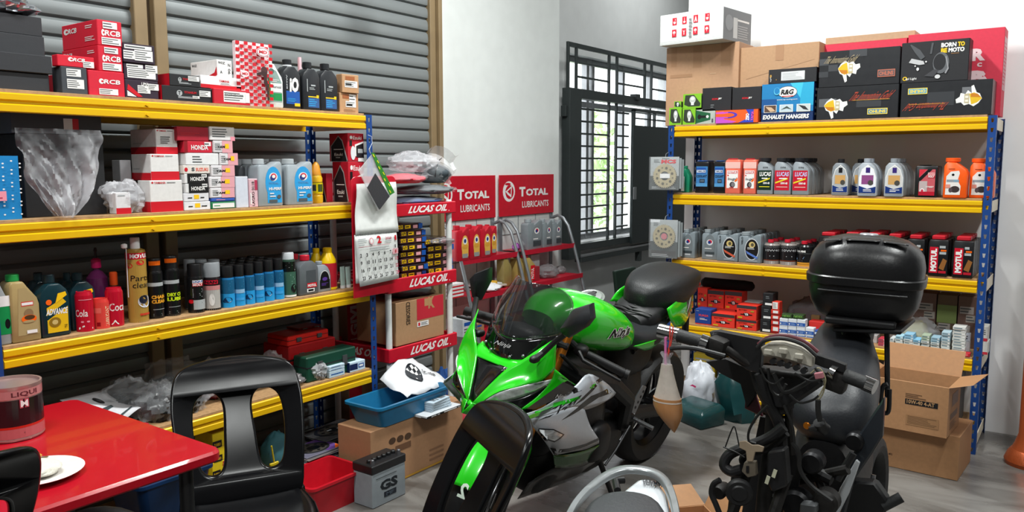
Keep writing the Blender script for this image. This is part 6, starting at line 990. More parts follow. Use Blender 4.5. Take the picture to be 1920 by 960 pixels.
flap([(0, d, h), (w, d, h), (w+.005, d+.05, h+.12), (-.005, d+.05, h+.12)], 'rear_flap'); flap([(w, 0, h), (w, d, h), (w+.12, d-.01, h+.035), (w+.1, .01, h+.03)], 'side_flap'); flap([(0, 0, h), (0, d, h), (-.1, d, h+.05), (-.1, 0, h+.05)], 'side_flap'); flap([(0, 0, h), (w, 0, h), (w-.01, .11, h-.03), (.01, .11, h-.03)], 'front_flap')
prints([('r', .48, .55, .88, .66, '17171a'), ('t', '10W-40 4-AT', .5, .57, .84, .65, 'b48c64', 0, .02), ('ln', .48, .68, .74, .78, 3, '5a4030'), ('r', .5, .14, .9, .34, '9c7450'), ('ln', .52, .16, .88, .33, 6, '6a4c34'), ('e', .06, .45, .03, .05, '5a3c24'), ('r', .04, .62, .1, .68, '5a3c24')], flat((0, 0, 0), (w, 0, 0), (0, 0, h))).build('front_print', INK, UC, smooth=0)
prints([('r', .2, .3, .8, .42, '5a3c24'), ('r', .3, .55, .8, .8, '6a4830'), ('ln', .2, .1, .8, .26, 4, '5a3c24')], flat((w, 0, 0), (0, d, 0), (0, 0, h))).build('side_print', INK, UC, smooth=0)
# low open carton in the foreground between the bikes
OC = thing('open_carton', 'low open brown carton with a white label in the foreground between the bikes', 'box', (-1.40, 2.80, 0), R_(-44)); w, d, h = .40, .28, .17
for a, b, nm in (((0, 0, 0), (w, .004, h), 'front_wall'), ((0, d-.004, 0), (w, d, h), 'rear_wall'), ((0, .004, 0), (.004, d-.004, h), 'side_wall'), ((w-.004, .004, 0), (w, d-.004, h), 'side_wall'), ((.004, .004, 0), (w-.004, d-.004, .004), 'bottom')):
    mb = MB(); mb.box(a, b); mb.build(nm, cm, OC)
def flap2(pts, nm): mb = MB(); mb.loft([[V(p) for p in pts], [V(p)+V((0, .003, .002)) for p in pts]]); mb.build(nm, cm, OC)
flap2([(0, 0, h), (w, 0, h), (w-.01, -.05, h+.1), (.01, -.05, h+.1)], 'front_flap'); flap2([(0, d, h), (w, d, h), (w, d+.05, h+.1), (0, d+.05, h+.1)], 'rear_flap'); flap2([(0, 0, h), (0, d, h), (-.1, d-.02, h+.05), (-.1, .02, h+.05)], 'side_flap')
prints([('r', .1, .1, .8, .9, 'd0d4dc'), ('r', .1, .68, .8, .84, '182c70'), ('e', .35, .74, .08, .14, 'c8ccdc'), ('e', .35, .74, .06, .1, '5a2c50'), ('ln', .15, .15, .6, .6, 6, '4c5060')], flat((0, 0, 0), (w, 0, 0), (0, 0, h))).build('front_label', INK, OC, smooth=0)
# bags on the floor left of the right rack
gb_ = mat('dark_green_bag', hx('143c3e'), .25, bump=.6, scale=18); wbg = mat('white_carrier_bag', hx('c8ccd4'), .3, bump=.5, scale=18)
T = thing('plastic_bag', 'dark green plastic bag laid flat on the floor below the white bag', 'bag', (-1.88, 4.50, 0), R_(-25)); mb = MB(); mb.loft([[(-.16, -.09, 0), (.16, -.1, 0), (.15, .1, 0), (-.16, .09, 0)], [(-.165, -.095, .07), (.165, -.1, .08), (.16, .1, .1), (-.15, .1, .09)], [(-.12, -.07, .1), (.14, -.07, .11), (.13, .08, .13), (-.12, .08, .12)]]); mb.build('film', gb_, T, bevel=.012, seg=2)
T = thing('plastic_bag', 'dark green plastic bag standing crumpled right of the white bag', 'bag', (-1.70, 4.66, 0), R_(10)); mb = MB(); R1 = random.Random(5)
rg_ = []
for z, sx, sy, ox in ((0, .10, .07, .03), (.06, .11, .08, .02), (.14, .11, .07, 0), (.22, .10, .06, -.02), (.27, .07, .04, -.03)): rg_.append([(ox+sx*math.cos(a*.393)*(1+.1*R1.uniform(-1, 1)), sy*math.sin(a*.393)*(1+.2*R1.uniform(-1, 1)), z+(.01*R1.uniform(-1, 1) if z else 0)) for a in range(16)])
mb.loft(rg_); mb.build('film', gb_, T, smooth=35)
T = thing('plastic_bag', 'white plastic carrier bag with a pink mark among the green ones', 'bag', (-1.96, 4.75, .0), R_(0)); crumple('film', T, .22, .17, .32, wbg, 131, amp=.3)
prints([('p', [(.4, .6), (.5, .66), (.62, .62), (.6, .56), (.5, .6)], 'c03068')], flat((-.1, -.11, .05), (.2, 0, 0), (0, 0, .2))).build('bag_print', INK, T, smooth=0)
# ================================================================ RED TABLE AND WHAT STANDS ON IT
tm = mat('red_laminate', hx('ac0c1e'), .3, coat=.25, bump=.03, scale=80, var=.03)
TB = thing('red_table', 'bright red table with rounded corner in the left foreground', 'table', (-2.42, .75, 0)); mb = MB()
def rrect(x0, y0, x1, y1, r, z): return [(cx+r*math.cos(a), cy+r*math.sin(a), z) for cx, cy, a0 in ((x1-r, y1-r, 0), (x0+r, y1-r, 1.571), (x0+r, y0+r, 3.142), (x1-r, y0+r, 4.712)) for a in [a0+k*.314 for k in range(6)]]
X0, X1, Y0, Y1 = -.435, .435, -.62, .575
mb.loft([rrect(X0+.006, Y0+.006, X1-.006, Y1-.006, .03, .706), rrect(X0, Y0, X1, Y1, .035, .712), rrect(X0, Y0, X1, Y1, .035, .732), rrect(X0+.006, Y0+.006, X1-.006, Y1-.006, .03, .74)]); mb.build('table_top', tm, TB)
for x in (X0+.07, X1-.07):
    for y in (Y0+.08, Y1-.08): mb = MB(); mb.lathe([(.02, 0), (.02, .706)], 14, (x, y, 0)); mb.build('leg', pl('2a2a2c', 'leg_steel', .35, metal=.5), TB)
c = az(26, 815, .742); T = thing('paint_tin', 'tin with a pink band and dark label on the red table corner', 'tin', c); r = .083; h = .165; mb = MB()
mb.lathe([(r*.97, 0), (r, .004), (r, .008), (r*.985, .012), (r*.985, h-.012), (r, h-.008), (r, h), (r*.93, h), (r*.92, h-.008), (r*.3, h-.008), (.002, h-.008)], 40); mb.build('body', pl('b89c98', 'tin_metal', .3, metal=.6), T)
fc = math.degrees(math.atan2(-c.y, -c.x)); prints([('r', 0, .78, 1, .93, 'b87878'), ('t', 'LIQUI', .5, .8, .8, .9, '5c2830', 0, .02), ('r', 0, .28, 1, .76, '241418'), ('r', 0, .06, 1, .26, 'b86064'), ('r', 0, .24, 1, .28, 'c0281c'), ('r', .58, .6, .68, .76, 'c05060'), ('t', 'M', .59, .62, .67, .74, 'w', 0, .02), ('r', 0, .52, .3, .64, '4c4044'), ('ln', .2, .12, .8, .18, 1, '8c5458')], cyl_map(r*.985, 0, h, fc, 175), curved=16).build('printed_label', FOIL_INK, T, smooth=0)
T = thing('dinner_plate', 'white plate with rice and greens near the table edge', 'plate', az(70, 893, .742)); mb = MB(); mb.lathe([(.05, 0), (.06, .002), (.11, .014), (.112, .016), (.108, .017), (.06, .007), (.001, .006)], 36); mb.build('dish', mat('white_melamine', hx('d8d4d0'), .3), T)
F = thing('rice_meal', 'rice with fried egg and green leaves on the white plate', 'food', T.location+V((0, 0, .008))); crumple('rice', F, .13, .11, .035, mat('rice', hx('d0ccc0'), .7, bump=1, scale=160), 141, amp=.12); crumple('fried_egg', F, .07, .06, .04, mat('fried', hx('c88838'), .5, bump=.6), 142).location = (-.055, -.0, .015)
for i in range(7): mb = MB(); a = -.6+i*.2; mb.loft([[(-.0+.01*i, -.03, .02), (.005+.01*i, -.028, .024)], [(-.01+.008*i, -.05+.0*a, .034), (.006+.008*i, -.052, .036)], [(-.005+.006*i, -.075, .02), (.0+.006*i, -.076, .022)]], close=False); mb.build('leaf', pl('2c6c28', 'leaf', .5), F, solid=.001)
sm_ = mat('spoon_steel', hx('b4b4b8'), .2, .9); S_ = thing('spoon', 'steel spoon resting on the plate rim', 'spoon', az(60, 870, .775)); mb = MB(); a, b = az(40, 873, .768)-S_.location, az(84, 858, .762)-S_.location; d = (b-a).normalized(); sd_ = d.cross(V((0, 0, 1)))
mb.loft([[a-sd_*.006, a+sd_*.006, a+sd_*.006+V((0, 0, .002)), a-sd_*.006+V((0, 0, .002))], [b-sd_*.009, b+sd_*.009, b+sd_*.009+V((0, 0, .002)), b-sd_*.009+V((0, 0, .002))], [b+d*.01-sd_*.003, b+d*.01+sd_*.003, b+d*.01+sd_*.003+V((0, 0, .002)), b+d*.01-sd_*.003+V((0, 0, .002))]]); mb.build('handle', sm_, S_)
T = thing('tyre', 'black scooter tyre leaning under the red table', 'tyre', (-2.5, 1.22, .0), R_(35)); mb = MB(); mb.tube([(.19*math.cos(a), .0, .235+.19*math.sin(a)) for a in [k*.2244 for k in range(28)]], .045, 12, closed=True); mb.build('rubber', mat('tyre_rubber', hx('18181a'), .55, bump=.4, scale=50), T)
# ================================================================ BLACK PLASTIC CHAIRS
cb = mat('black_plastic_gloss', hx('0b0b0d'), .22, ior=1.33, bump=.02, scale=12, var=.05)
def chair(label, loc, rz):
    T = thing('plastic_chair', label, 'chair', loc, rz)
    cu = bpy.data.curves.new('c', 'CURVE'); cu.dimensions = '2D'; cu.fill_mode = 'BOTH'; cu.extrude = .004; cu.bevel_depth = .008; cu.bevel_resolution = 2
    def spl(pts, n=6):
        s = cu.splines.new('POLY'); P_ = []; N = len(pts)
        for i in range(N):
            p0, p1, p2, p3 = [V(pts[(i+k) % N]) for k in (-1, 0, 1, 2)]
            for j in range(n): t = j/n; P_.append(.5*((2*p1)+(p2-p0)*t+(2*p0-5*p1+4*p2-p3)*t*t+(3*p1-p0-3*p2+p3)*t**3))
        s.points.add(len(P_)-1)
        for q, p in zip(s.points, P_): q.co = (p.x, p.y, 0, 1)
        s.use_cyclic_u = True
    spl([(-.17, 0), (-.195, .1), (-.209, .22), (-.212, .33), (-.186, .412), (-.10, .437), (0, .442), (.10, .437), (.186, .412), (.212, .33), (.209, .22), (.195, .1), (.17, 0), (.06, -.01), (-.06, -.01)])
    for s in (-1, 1): spl([(s*.055, .10), (s*.045, .2), (s*.042, .29), (s*.065, .335), (s*.105, .345), (s*.145, .32), (s*.16, .26), (s*.155, .16), (s*.135, .09), (s*.09, .07)][::s])
    ob = bpy.data.objects.new('c', cu); me = bpy.data.meshes.new_from_object(ob); bpy.data.objects.remove(ob); bpy.data.curves.remove(cu)
    for v in me.vertices:
        x, z, t = v.co.x, v.co.y, v.co.z; v.co = (x, -.17-.155*z/.44+1.1*x*x+t+.03*math.cos(z*7), .42+z*.98)
    me.materials.clear(); me.materials.append(cb); me.polygons.foreach_set('use_smooth', [True]*len(me.polygons)); o = bpy.data.objects.new('backrest', me); COL.objects.link(o); o.parent = T
    mb = MB(); N = 14; g = []
    for j in range(N+1):
        v = j/N; y = -.19+.40*v; hw_ = .185+.025*math.sin(v*3.14); r = []
        for i in range(N+1): u = 2*i/N-1; r.append((u*hw_, y, .435-.018*(1-u**4)*math.sin(min(1, v*1.1)*3.14)-(.03 if abs(u) == 1 else 0)-(.035*max(0, v-.86)/.14)))
        g.append(r)
    mb.grid(g); mb.build('seat', cb, T, smooth=50, solid=.006)
    mb = MB(); ap = [(-.18, -.19), (-.2, 0), (-.19, .2), (0, .215), (.19, .2), (.2, 0), (.18, -.19), (0, -.2)]; mb.loft([[(x*1.02, y*1.02, .36) for x, y in ap], [(x*1.04, y*1.03, .41) for x, y in ap]], caps=False); mb.build('apron', cb, T, solid=.004)
    for sx in (-1, 1):
        for y, yb in ((-.18, -.25), (.185, .235)):
            mb = MB(); w = .03; mb.loft([[(sx*.235-w/2, yb-w/2, 0), (sx*.235+w/2, yb-w/2, 0), (sx*.235+w/2, yb+w/2, 0), (sx*.235-w/2, yb+w/2, 0)], [(sx*.18-w*.9, y-w*.8, .41), (sx*.18+w*.9, y-w*.8, .41), (sx*.18+w*.9, y+w*.8, .41), (sx*.18-w*.9, y+w*.8, .41)]]); mb.build('leg', cb, T, bevel=.006)
    return T
chair('black plastic chair facing the camera between the table and the red tub', (-2.19, 1.55, 0), R_(-119))
C2 = chair('black plastic chair seen sideways in front of the green motorcycle', (-1.478, 1.508, 0), R_(148))
chair('black plastic chair cut off in the lower left corner by the plate', (-2.155, .56, 0), R_(94)).scale = (1, 1, 1.12)
T = thing('yellow_tag', 'yellow cable tag dangling in the chair opening', 'tag', ax(509, 836, -2.55)); mb = MB(); a = V((0, 0, 0)); mb.tube([a, (0, .004, -.03), (.0, .01, -.07)], .003, 6); mb.build('strap', pl('e8c818', 'yellow_tag', .4), T); mb = MB(); mb.box((-.004, -.012, -.085), (.004, .03, -.07)); mb.build('tag', pl('e8c818', 'yellow_tag', .4), T, bevel=.002)
# ================================================================ GREEN SPORT MOTORCYCLE (local: x forward, y to its left, z up)
BT = thing('sport_motorcycle', 'bright green and silver sport motorcycle leaning on its side stand', 'motorcycle', (-1.902, 3.733, 0)); BT.rotation_mode = 'XYZ'
BT.matrix_world = M.Translation((-1.902, 3.733, 0)) @ M.Rotation(R_(-91), 4, 'Z') @ M.Rotation(R_(-10), 4, 'X')
BK = {
 'cowl': [[(1.501,.010,.694),(1.446,.040,.765),(1.396,.075,.833),(1.365,.110,.868),(1.332,.155,.920),(1.277,.190,.968)],[(1.493,.020,.690),(1.458,.070,.747),(1.408,.110,.796),(1.371,.150,.832),(1.346,.185,.874),(1.286,.200,.921)],[(1.482,.030,.697),(1.464,.100,.764),(1.429,.140,.786),(1.391,.170,.802),(1.352,.200,.816),(1.289,.210,.852)]],
 'cowl_low': [[(1.418,.170,.709),(1.352,.190,.750),(1.297,.205,.803),(1.289,.210,.852)],[(1.399,.180,.710),(1.323,.205,.739),(1.199,.215,.786),(1.086,.220,.724)]],
 'vent': [[(1.392,-.075,.829),(1.387,.000,.830),(1.396,.075,.833)],[(1.435,-.040,.756),(1.436,.000,.757),(1.446,.040,.765)],[(1.480,-.010,.692),(1.488,.000,.692),(1.494,.010,.693)]],
 'lamp': [[(1.482,.035,.699),(1.464,.100,.762),(1.401,.168,.800),(1.288,.205,.810)],[(1.465,.050,.704),(1.440,.110,.726),(1.372,.175,.764),(1.296,.205,.799)]],
 'lamp_under': [[(1.482,.035,.696),(1.440,.110,.724),(1.371,.175,.762),(1.295,.205,.796)],[(1.443,.070,.678),(1.437,.125,.697),(1.402,.170,.709),(1.352,.190,.748)]],
 'side_up': [[(1.433,.190,.700),(1.339,.210,.710),(1.219,.220,.736),(1.139,.225,.758),(1.048,.220,.782),(.891,.220,.708),(.784,.220,.637)],[(1.425,.195,.691),(1.337,.218,.697),(1.238,.230,.710),(1.152,.240,.723),(1.059,.240,.738),(.923,.235,.688),(.819,.230,.637)],[(1.423,.200,.684),(1.344,.225,.685),(1.254,.240,.688),(1.155,.245,.681),(1.070,.240,.644),(.966,.240,.635),(.863,.235,.635)]],
 'side_low': [[(1.423,.200,.684),(1.344,.225,.685),(1.254,.240,.688),(1.155,.245,.681),(1.070,.240,.644)],[(1.365,.210,.634),(1.304,.235,.635),(1.225,.245,.623),(1.125,.245,.602),(1.000,.240,.555)],[(1.276,.210,.556),(1.242,.235,.562),(1.159,.240,.546),(1.032,.240,.513),(.901,.235,.468)],[(1.167,.190,.460),(1.150,.215,.470),(1.077,.220,.458),(.965,.220,.435),(.861,.220,.430)]],
 'green_low': [[(1.166,.190,.458),(1.106,.210,.449),(.988,.215,.428),(.843,.215,.413)],[(1.087,.160,.366),(1.014,.180,.353),(.891,.185,.332),(.758,.185,.329)]],
 'belly': [[(1.190,.110,.311),(1.087,.160,.366),(1.014,.180,.353),(.891,.185,.332),(.758,.185,.329)],[(1.141,.040,.190),(.956,.050,.170),(.821,.060,.160),(.680,.070,.156),(.505,.090,.183)]],
 'taill': [[(.244,.140,.908),(.102,.130,.938),(-.088,.100,.994)],[(.218,.155,.852),(.088,.150,.879),(-.110,.110,.923)],[(.141,.150,.802),(.005,.140,.790),(-.141,.110,.852)]],
 'tailr': [[(.278,-.150,.868),(.214,-.140,.928),(.099,-.110,.970)],[(.232,-.130,.867),(.150,-.120,.895),(.107,-.100,.923)],[(.179,-.120,.865),(.136,-.110,.867),(.117,-.090,.884)]],
 'seatside': [[(.552,.150,.781),(.427,.160,.781),(.266,.160,.775)],[(.499,.150,.761),(.389,.155,.749),(.282,.155,.755)],[(.401,.140,.728),(.342,.145,.731),(.302,.150,.747)]],
 'mirL': [[(1.359,.260,1.017),(1.362,.250,1.032),(1.357,.290,1.118),(1.358,.360,1.160),(1.365,.380,1.113),(1.364,.360,1.076),(1.341,.280,1.004)]],
 'mirR': [[(1.211,-.300,1.056),(1.206,-.280,1.084),(1.165,-.240,1.114),(1.156,-.240,1.057),(1.167,-.270,.965),(1.177,-.300,.970)]],
 'stemL': [[(1.337,.260,1.013),(1.332,.220,.971),(1.354,.190,.921),(1.386,.180,.901)]],
 'stemR': [[(1.187,-.275,.974),(1.248,-.230,.927),(1.284,-.190,.882),(1.269,-.170,.870)]],
 'guard': [[(1.316,.120,.605),(1.261,.130,.548),(1.246,.135,.487)],[(1.318,.110,.550),(1.305,.135,.530),(1.262,.135,.438)],[(1.323,.110,.470),(1.312,.130,.441),(1.303,.135,.372)],[(1.359,.110,.345),(1.364,.130,.342),(1.327,.130,.313)]],
 'grip': [[(.989,.120,.876),(1.049,.220,.841),(1.064,.300,.827),(1.069,.370,.813)]],
 'heel': [[(.376,.170,.552),(.421,.170,.570),(.479,.170,.515),(.494,.170,.455),(.449,.170,.430),(.408,.170,.492)]],
 'd_black': [[(1.481,.235,.754),(1.259,.235,.803),(1.117,.235,.737),(1.166,.235,.733),(1.297,.235,.744),(1.432,.235,.739)]],
 'd_green': [[(1.500,.235,.724),(1.360,.235,.718),(1.135,.235,.719),(1.124,.235,.707),(1.356,.235,.702),(1.483,.235,.710)]],
 'd_s1': [[(.978,.235,.756),(1.021,.235,.734),(1.087,.235,.714),(1.165,.235,.689),(1.097,.235,.694),(1.024,.235,.717),(.948,.235,.740)]],
 'd_s2': [[(.834,.235,.657),(.969,.235,.671),(1.078,.235,.658),(1.243,.235,.648),(1.149,.235,.671),(1.038,.235,.695),(.879,.235,.687)]],
 'd_s3': [[(1.248,.235,.518),(1.115,.235,.486),(.991,.235,.471),(.903,.235,.473),(.893,.235,.456),(.986,.235,.455),(1.110,.235,.468),(1.236,.235,.498)]],
 'd_g2': [[(1.062,.235,.735),(.993,.235,.750),(1.005,.235,.735),(1.043,.235,.726)]],
 'zx': [[(1.342,.235,.675),(1.144,.235,.697),(1.121,.235,.722),(1.314,.235,.702)]],
 'ind': [[(1.399,.235,.645),(1.283,.235,.622),(1.206,.235,.580),(1.246,.235,.553),(1.327,.235,.587)]],
 'ninja': [[(.863,.165,.883),(.734,.165,.886),(.707,.150,.910),(.834,.150,.913)]],
}
def cr(p, t):
    n = len(p)-1; i = min(int(t*n), n-1); f = t*n-i; P1, P2 = V(p[i]), V(p[i+1]); P0 = V(p[i-1]) if i else P1*2-P2; P3 = V(p[i+2]) if i+2 <= n else P2*2-P1
    return .5*(2*P1+(P2-P0)*f+(2*P0-5*P1+4*P2-P3)*f*f+(3*P1-P0-3*P2+P3)*f**3)
def dense(rows, a=4, b=4):
    n, m = (len(rows)-1)*a, (len(rows[0])-1)*b; g = [[cr(r, j/m) for j in range(m+1)] for r in rows]
    return [[cr([q[j] for q in g], i/n) for j in range(m+1)] for i in range(n+1)]
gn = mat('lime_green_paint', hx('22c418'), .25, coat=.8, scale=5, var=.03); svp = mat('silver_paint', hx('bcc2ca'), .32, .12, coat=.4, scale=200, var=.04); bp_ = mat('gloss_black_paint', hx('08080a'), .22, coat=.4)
bk2 = mat('matt_black_plastic', hx('131315'), .5, bump=.15, scale=80); eng = mat('dark_engine_metal', hx('222224'), .4, .6, bump=.3, scale=40); stl = mat('brushed_steel', hx('9a9a9e'), .28, .9); goldm = mat('gold_anodised', hx('b86c1c'), .3, .7)
def panel(key, name, m, both=True, par=None, off=0, solid=.003, rows=None):
    g = dense(rows or BK[key]); out = []
    for s in ((1, -1) if both else (1,)):
        mb = MB(); mb.grid([[(p.x, p.y*s+off*s, p.z) for p in r] for r in g]); out.append(mb.build(name, m, par or BT, smooth=60, solid=solid))
    return out
cw = panel('cowl', 'upper_cowl', gn); panel('cowl_low', 'cowl_edge', gn); panel('vent', 'air_intake', bp_, False)
lensm = mat('headlight_lens', hx('d4d8da'), .12, .25, coat=1, bump=.4, scale=40, var=.35)
g_ = [[(1.352-2.6*y*y, y, .842+1.6*y*y) for y in (-.115, -.06, 0, .06, .115)], [(1.378-1.2*y*y, y, .84+.8*y*y) for y in (-.105, -.055, 0, .055, .105)], [(1.393, y, .828) for y in (-.08, -.04, 0, .04, .08)]]; panel(None, 'cowl_bridge', gn, False, rows=g_)
panel('lamp', 'headlight', lensm); panel('lamp_under', 'headlight_surround', bp_)
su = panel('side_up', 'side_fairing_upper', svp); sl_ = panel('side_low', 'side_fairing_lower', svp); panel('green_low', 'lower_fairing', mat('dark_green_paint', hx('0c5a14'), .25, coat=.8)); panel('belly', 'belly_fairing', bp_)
panel('taill', 'tail_cowl', gn, False); panel('tailr', 'tail_cowl', gn, False); panel('seatside', 'side_cover', gn); panel('guard', 'fork_guard', gn)
# nose between the halves, belly floor, inner dark body
mb = MB(); A_, B_ = BK['cowl'][0], BK['vent']; mb.poly([A_[0], BK['cowl'][2][0], (BK['cowl'][2][0][0], -BK['cowl'][2][0][1], BK['cowl'][2][0][2]), (A_[0][0], -A_[0][1], A_[0][2])]); mb.build('chin', gn, BT, solid=.01)
for s in (1, -1):
    mb = MB(); ch = [(1.535, .0, .665), (1.50, .012*s, .70), (1.47, .06*s, .69), (1.443, .07*s, .675), (1.40, .17*s, .69), (1.36, .16*s, .66), (1.45, .03*s, .63)]; mb.poly(ch if s > 0 else ch[::-1]); mb.build('chin_panel', gn, BT, solid=.004)
def ell(name, c, r, m, par=BT, n=20, k=12, sup=.75):
    mb = MB(); rings = []
    def sp(v): return math.copysign(abs(v)**sup, v)
    for j in range(1, k): t = math.pi*j/k; rings.append([(c[0]+r[0]*sp(math.cos(2*math.pi*i/n))*abs(math.sin(t))**sup, c[1]+r[1]*sp(math.sin(2*math.pi*i/n))*abs(math.sin(t))**sup, c[2]-r[2]*sp(math.cos(t))) for i in range(n)])
    mb.loft(rings); return mb.build(name, m, par, smooth=50)
ell('engine_block', (.86, 0, .47), (.24, .17, .22), eng); ell('radiator', (1.12, 0, .55), (.03, .17, .17), bk2); ell('air_box', (.95, 0, .72), (.25, .13, .1), bk2); ell('nose_inner', (1.30, 0, .76), (.08, .11, .05), bk2); ell('battery_case', (.35, 0, .68), (.2, .11, .13), bk2); ell('clutch_cover', (.8, .17, .40), (.09, .05, .09), eng)
def secs(name, S_, m, par=BT, n=22, sup=.7, smooth=50):
    """sections (x, half width, z top, z bottom[, y])"""
    S2 = [cr([tuple(s[:3]) for s in S_], t/24) for t in range(25)]; Z2 = [cr([(s[3], 0, 0) for s in S_], t/24).x for t in range(25)]; mb = MB(); rings = []
    for (x, w, zt), z0 in zip(S2, Z2):
        w = max(w, .004); rings.append([(x, w*math.copysign(abs(math.cos(2*math.pi*i/n))**sup, math.cos(2*math.pi*i/n)), (zt+z0)/2+(zt-z0)/2*math.copysign(abs(math.sin(2*math.pi*i/n))**sup, math.sin(2*math.pi*i/n))) for i in range(n)])
    mb.loft(rings); return mb.build(name, m, par, smooth=smooth)
tk = secs('fuel_tank', [(1.13, .08, .99, .90), (1.06, .12, 1.035, .86), (.96, .155, 1.05, .82), (.84, .175, 1.035, .79), (.72, .185, .995, .765), (.60, .17, .93, .745), (.52, .12, .87, .74), (.47, .06, .835, .76)], gn, sup=.78)
mb = MB(); mb.T = M.Translation((.735, 0, .985)) @ M.Rotation(.36, 4, 'Y'); mb.lathe([(.06, 0), (.062, .012), (.056, .014), (.05, .012), (.048, .016), (.02, .018), (.001, .018)], 26); cap_ = mb.build('filler_cap', pl('9aa09c', 'cap_ring', .3, metal=.6), BT)
mb = MB(); mb.T = M.Translation((.735, 0, 1.003)) @ M.Rotation(.36, 4, 'Y'); mb.box((-.03, -.009, 0), (.03, .009, .006)); mb.lathe([(.02, 0), (.02, .005)], 14); mb.build('cap_flap', bk2, cap_)
secs('rider_seat', [(.60, .07, .885, .76), (.54, .11, .865, .74), (.44, .15, .835, .72), (.33, .165, .83, .72), (.24, .155, .85, .73), (.17, .12, .88, .78)], mat('seat_vinyl', hx('1c1e21'), .5, bump=.2, scale=150))
secs('seat_hump', [(.36, .08, .86, .76), (.28, .12, .905, .78), (.16, .12, .94, .8), (0, .11, .97, .82), (-.16, .09, .98, .86), (-.32, .05, .97, .9)], bk2)
for i in range(9): mb = MB(); x = .36-i*.02; mb.tube([(x-abs(y)*.35, y, .875+i*.0065-.9*y*y) for y in (-.1, -.05, 0, .05, .1)], .004, 6); mb.build('seat_rib', bk2, BT)
secs('pillion_seat', [(.30, .04, .96, .90), (.26, .09, 1.0, .86), (.16, .135, 1.035, .85), (.03, .145, 1.055, .87), (-.1, .13, 1.055, .92), (-.2, .10, 1.04, .95), (-.27, .05, 1.01, .97)], mat('pillion_vinyl', hx('1a1c1e'), .45, bump=.5, scale=220), sup=.55)
# windscreen: dark base and smoked upper part
smoke = mat('smoked_screen', hx('2a2c2e'), .06, alpha=.62, coat=1)
def scr_sec(xc, z, w, dx, dz): return [(xc-dx*(u*u), w*u, z+dz*u*u) for u in [k/6-1 for k in range(13)]]
base_ = [scr_sec(1.352, .838, .115, .045, .022), scr_sec(1.347, .875, .142, .09, .032), scr_sec(1.335, .92, .160, .13, .035)]
up_ = [scr_sec(1.335, .92, .160, .13, .035), scr_sec(1.31, .99, .165, .15, .03), scr_sec(1.28, 1.06, .150, .15, .01), scr_sec(1.255, 1.11, .115, .10, 0), scr_sec(1.245, 1.128, .07, .04, 0)]
o = panel(None, 'windscreen', smoke, False, rows=up_+[])[0]; o2 = panel(None, 'windscreen_base', mat('screen_black_base', hx('0c0c0e'), .08, coat=1), False, rows=base_)[0]
ell('instrument_pod', (1.22, 0, .90), (.06, .1, .05), bk2)
for y in (-.09, -.045, .045, .09): mb = MB(); mb.T = M.Translation((1.356-3.5*y*y, y, .852+2.2*y*y)) @ M.Rotation(1.0, 4, 'Y'); mb.lathe([(.006, 0), (.006, .006), (.003, .009)], 12); mb.build('screen_bolt', stl, BT)
prints([('t', 'Ninja', 0, 0, 1, 1, 'a8a8a8', .2, 0)], lambda a, b, l: (1.352-.012*b+l, -.035+.075*a, .88+.018*b+.006*a)).build('screen_lettering', INK, o2, smooth=0)
# decals on the side fairing (true graphics of the bodywork), laid on its surface
def bvh(objs):
    vs, fs = [], []
    for o in objs: k = len(vs); vs += [v.co.copy() for v in o.data.vertices]; fs += [[k+i for i in p.vertices] for p in o.data.polygons]
    return BVHTree.FromPolygons(vs, fs)
BV = bvh([su[0], sl_[0]])
def onto(x, z, l=.003, bv=None, y0=.6, d0=.235):
    h = (bv or BV).ray_cast(V((x, y0, z)), V((0, -1, 0))); return V((x, (h[0].y if h[0] else d0)+l, z))
def decal(poly, m, name='stripe', bv=None, par=BT, lift=.0035):
    bm = bmesh.new(); P_ = [V((a[0], 0, a[-1])) for a in poly]; Q = []
    for i in range(len(P_)):
        a, b = P_[i], P_[(i+1) % len(P_)]; k = max(1, int((b-a).length/.02)); Q += [a.lerp(b, j/k) for j in range(k)]
    bm.faces.new([bm.verts.new(q) for q in Q]); bmesh.ops.triangulate(bm, faces=bm.faces); bmesh.ops.subdivide_edges(bm, edges=[e for e in bm.edges if e.calc_length() > .03], cuts=2); bmesh.ops.triangulate(bm, faces=bm.faces)
    for v in bm.verts: v.co = onto(v.co.x, v.co.z, lift, bv)
    bmesh.ops.recalc_face_normals(bm, faces=bm.faces); me = bpy.data.meshes.new(name); bm.to_mesh(me); bm.free(); me.materials.append(m); o = bpy.data.objects.new(name, me); COL.objects.link(o); o.parent = par; d = o.modifiers.new('t', 'SOLIDIFY'); d.thickness = .001; return o
for k, m in (('d_black', bp_), ('d_green', gn), ('d_s1', bp_), ('d_s2', bp_), ('d_s3', bp_), ('d_g2', gn)): decal(BK[k][0], m)
BT_ = bvh([o for o in BT.children if o.name.startswith('tail_cowl')][:1])
decal([(.021, .917), (-.047, .964), (-.084, .894), (-.037, .824)], bp_, bv=BT_); decal([(.005, .855), (-.022, .893), (-.055, .943), (-.062, .925), (-.03, .87)], pl('d0d4d0', 'white_stripe', .3), bv=BT_, lift=.006)
Q = BK['zx'][0]; q_ = [V((a[0], 0, a[2])) for a in Q]
def zxf(a, b, l): p = q_[0].lerp(q_[1], a).lerp(q_[3].lerp(q_[2], a), b); return onto(p.x, p.z, .004+l)
prints([('t', 'ZX-6R', 0, 0, 1, 1, '101012', .25, .02)], zxf).build('model_lettering', INK, BT, smooth=0)
prints([('t', 'Ninja', 0, 0, 1, 1, 'd8d8d8', .2, 0)], lambda a, b, l: onto(1.30-.08*a, .745+.02*b-.02*a, .005+l)).build('small_lettering', INK, BT, smooth=0)
TBV = bvh([tk]); nj = BK['ninja'][0]
def njf(a, b, l): p = V((.845, 0, .865)).lerp(V((.69, 0, .862)), a)+V((0, 0, .05*b)); return onto(p.x-.02*b, p.z, .003+l, TBV, d0=.16)
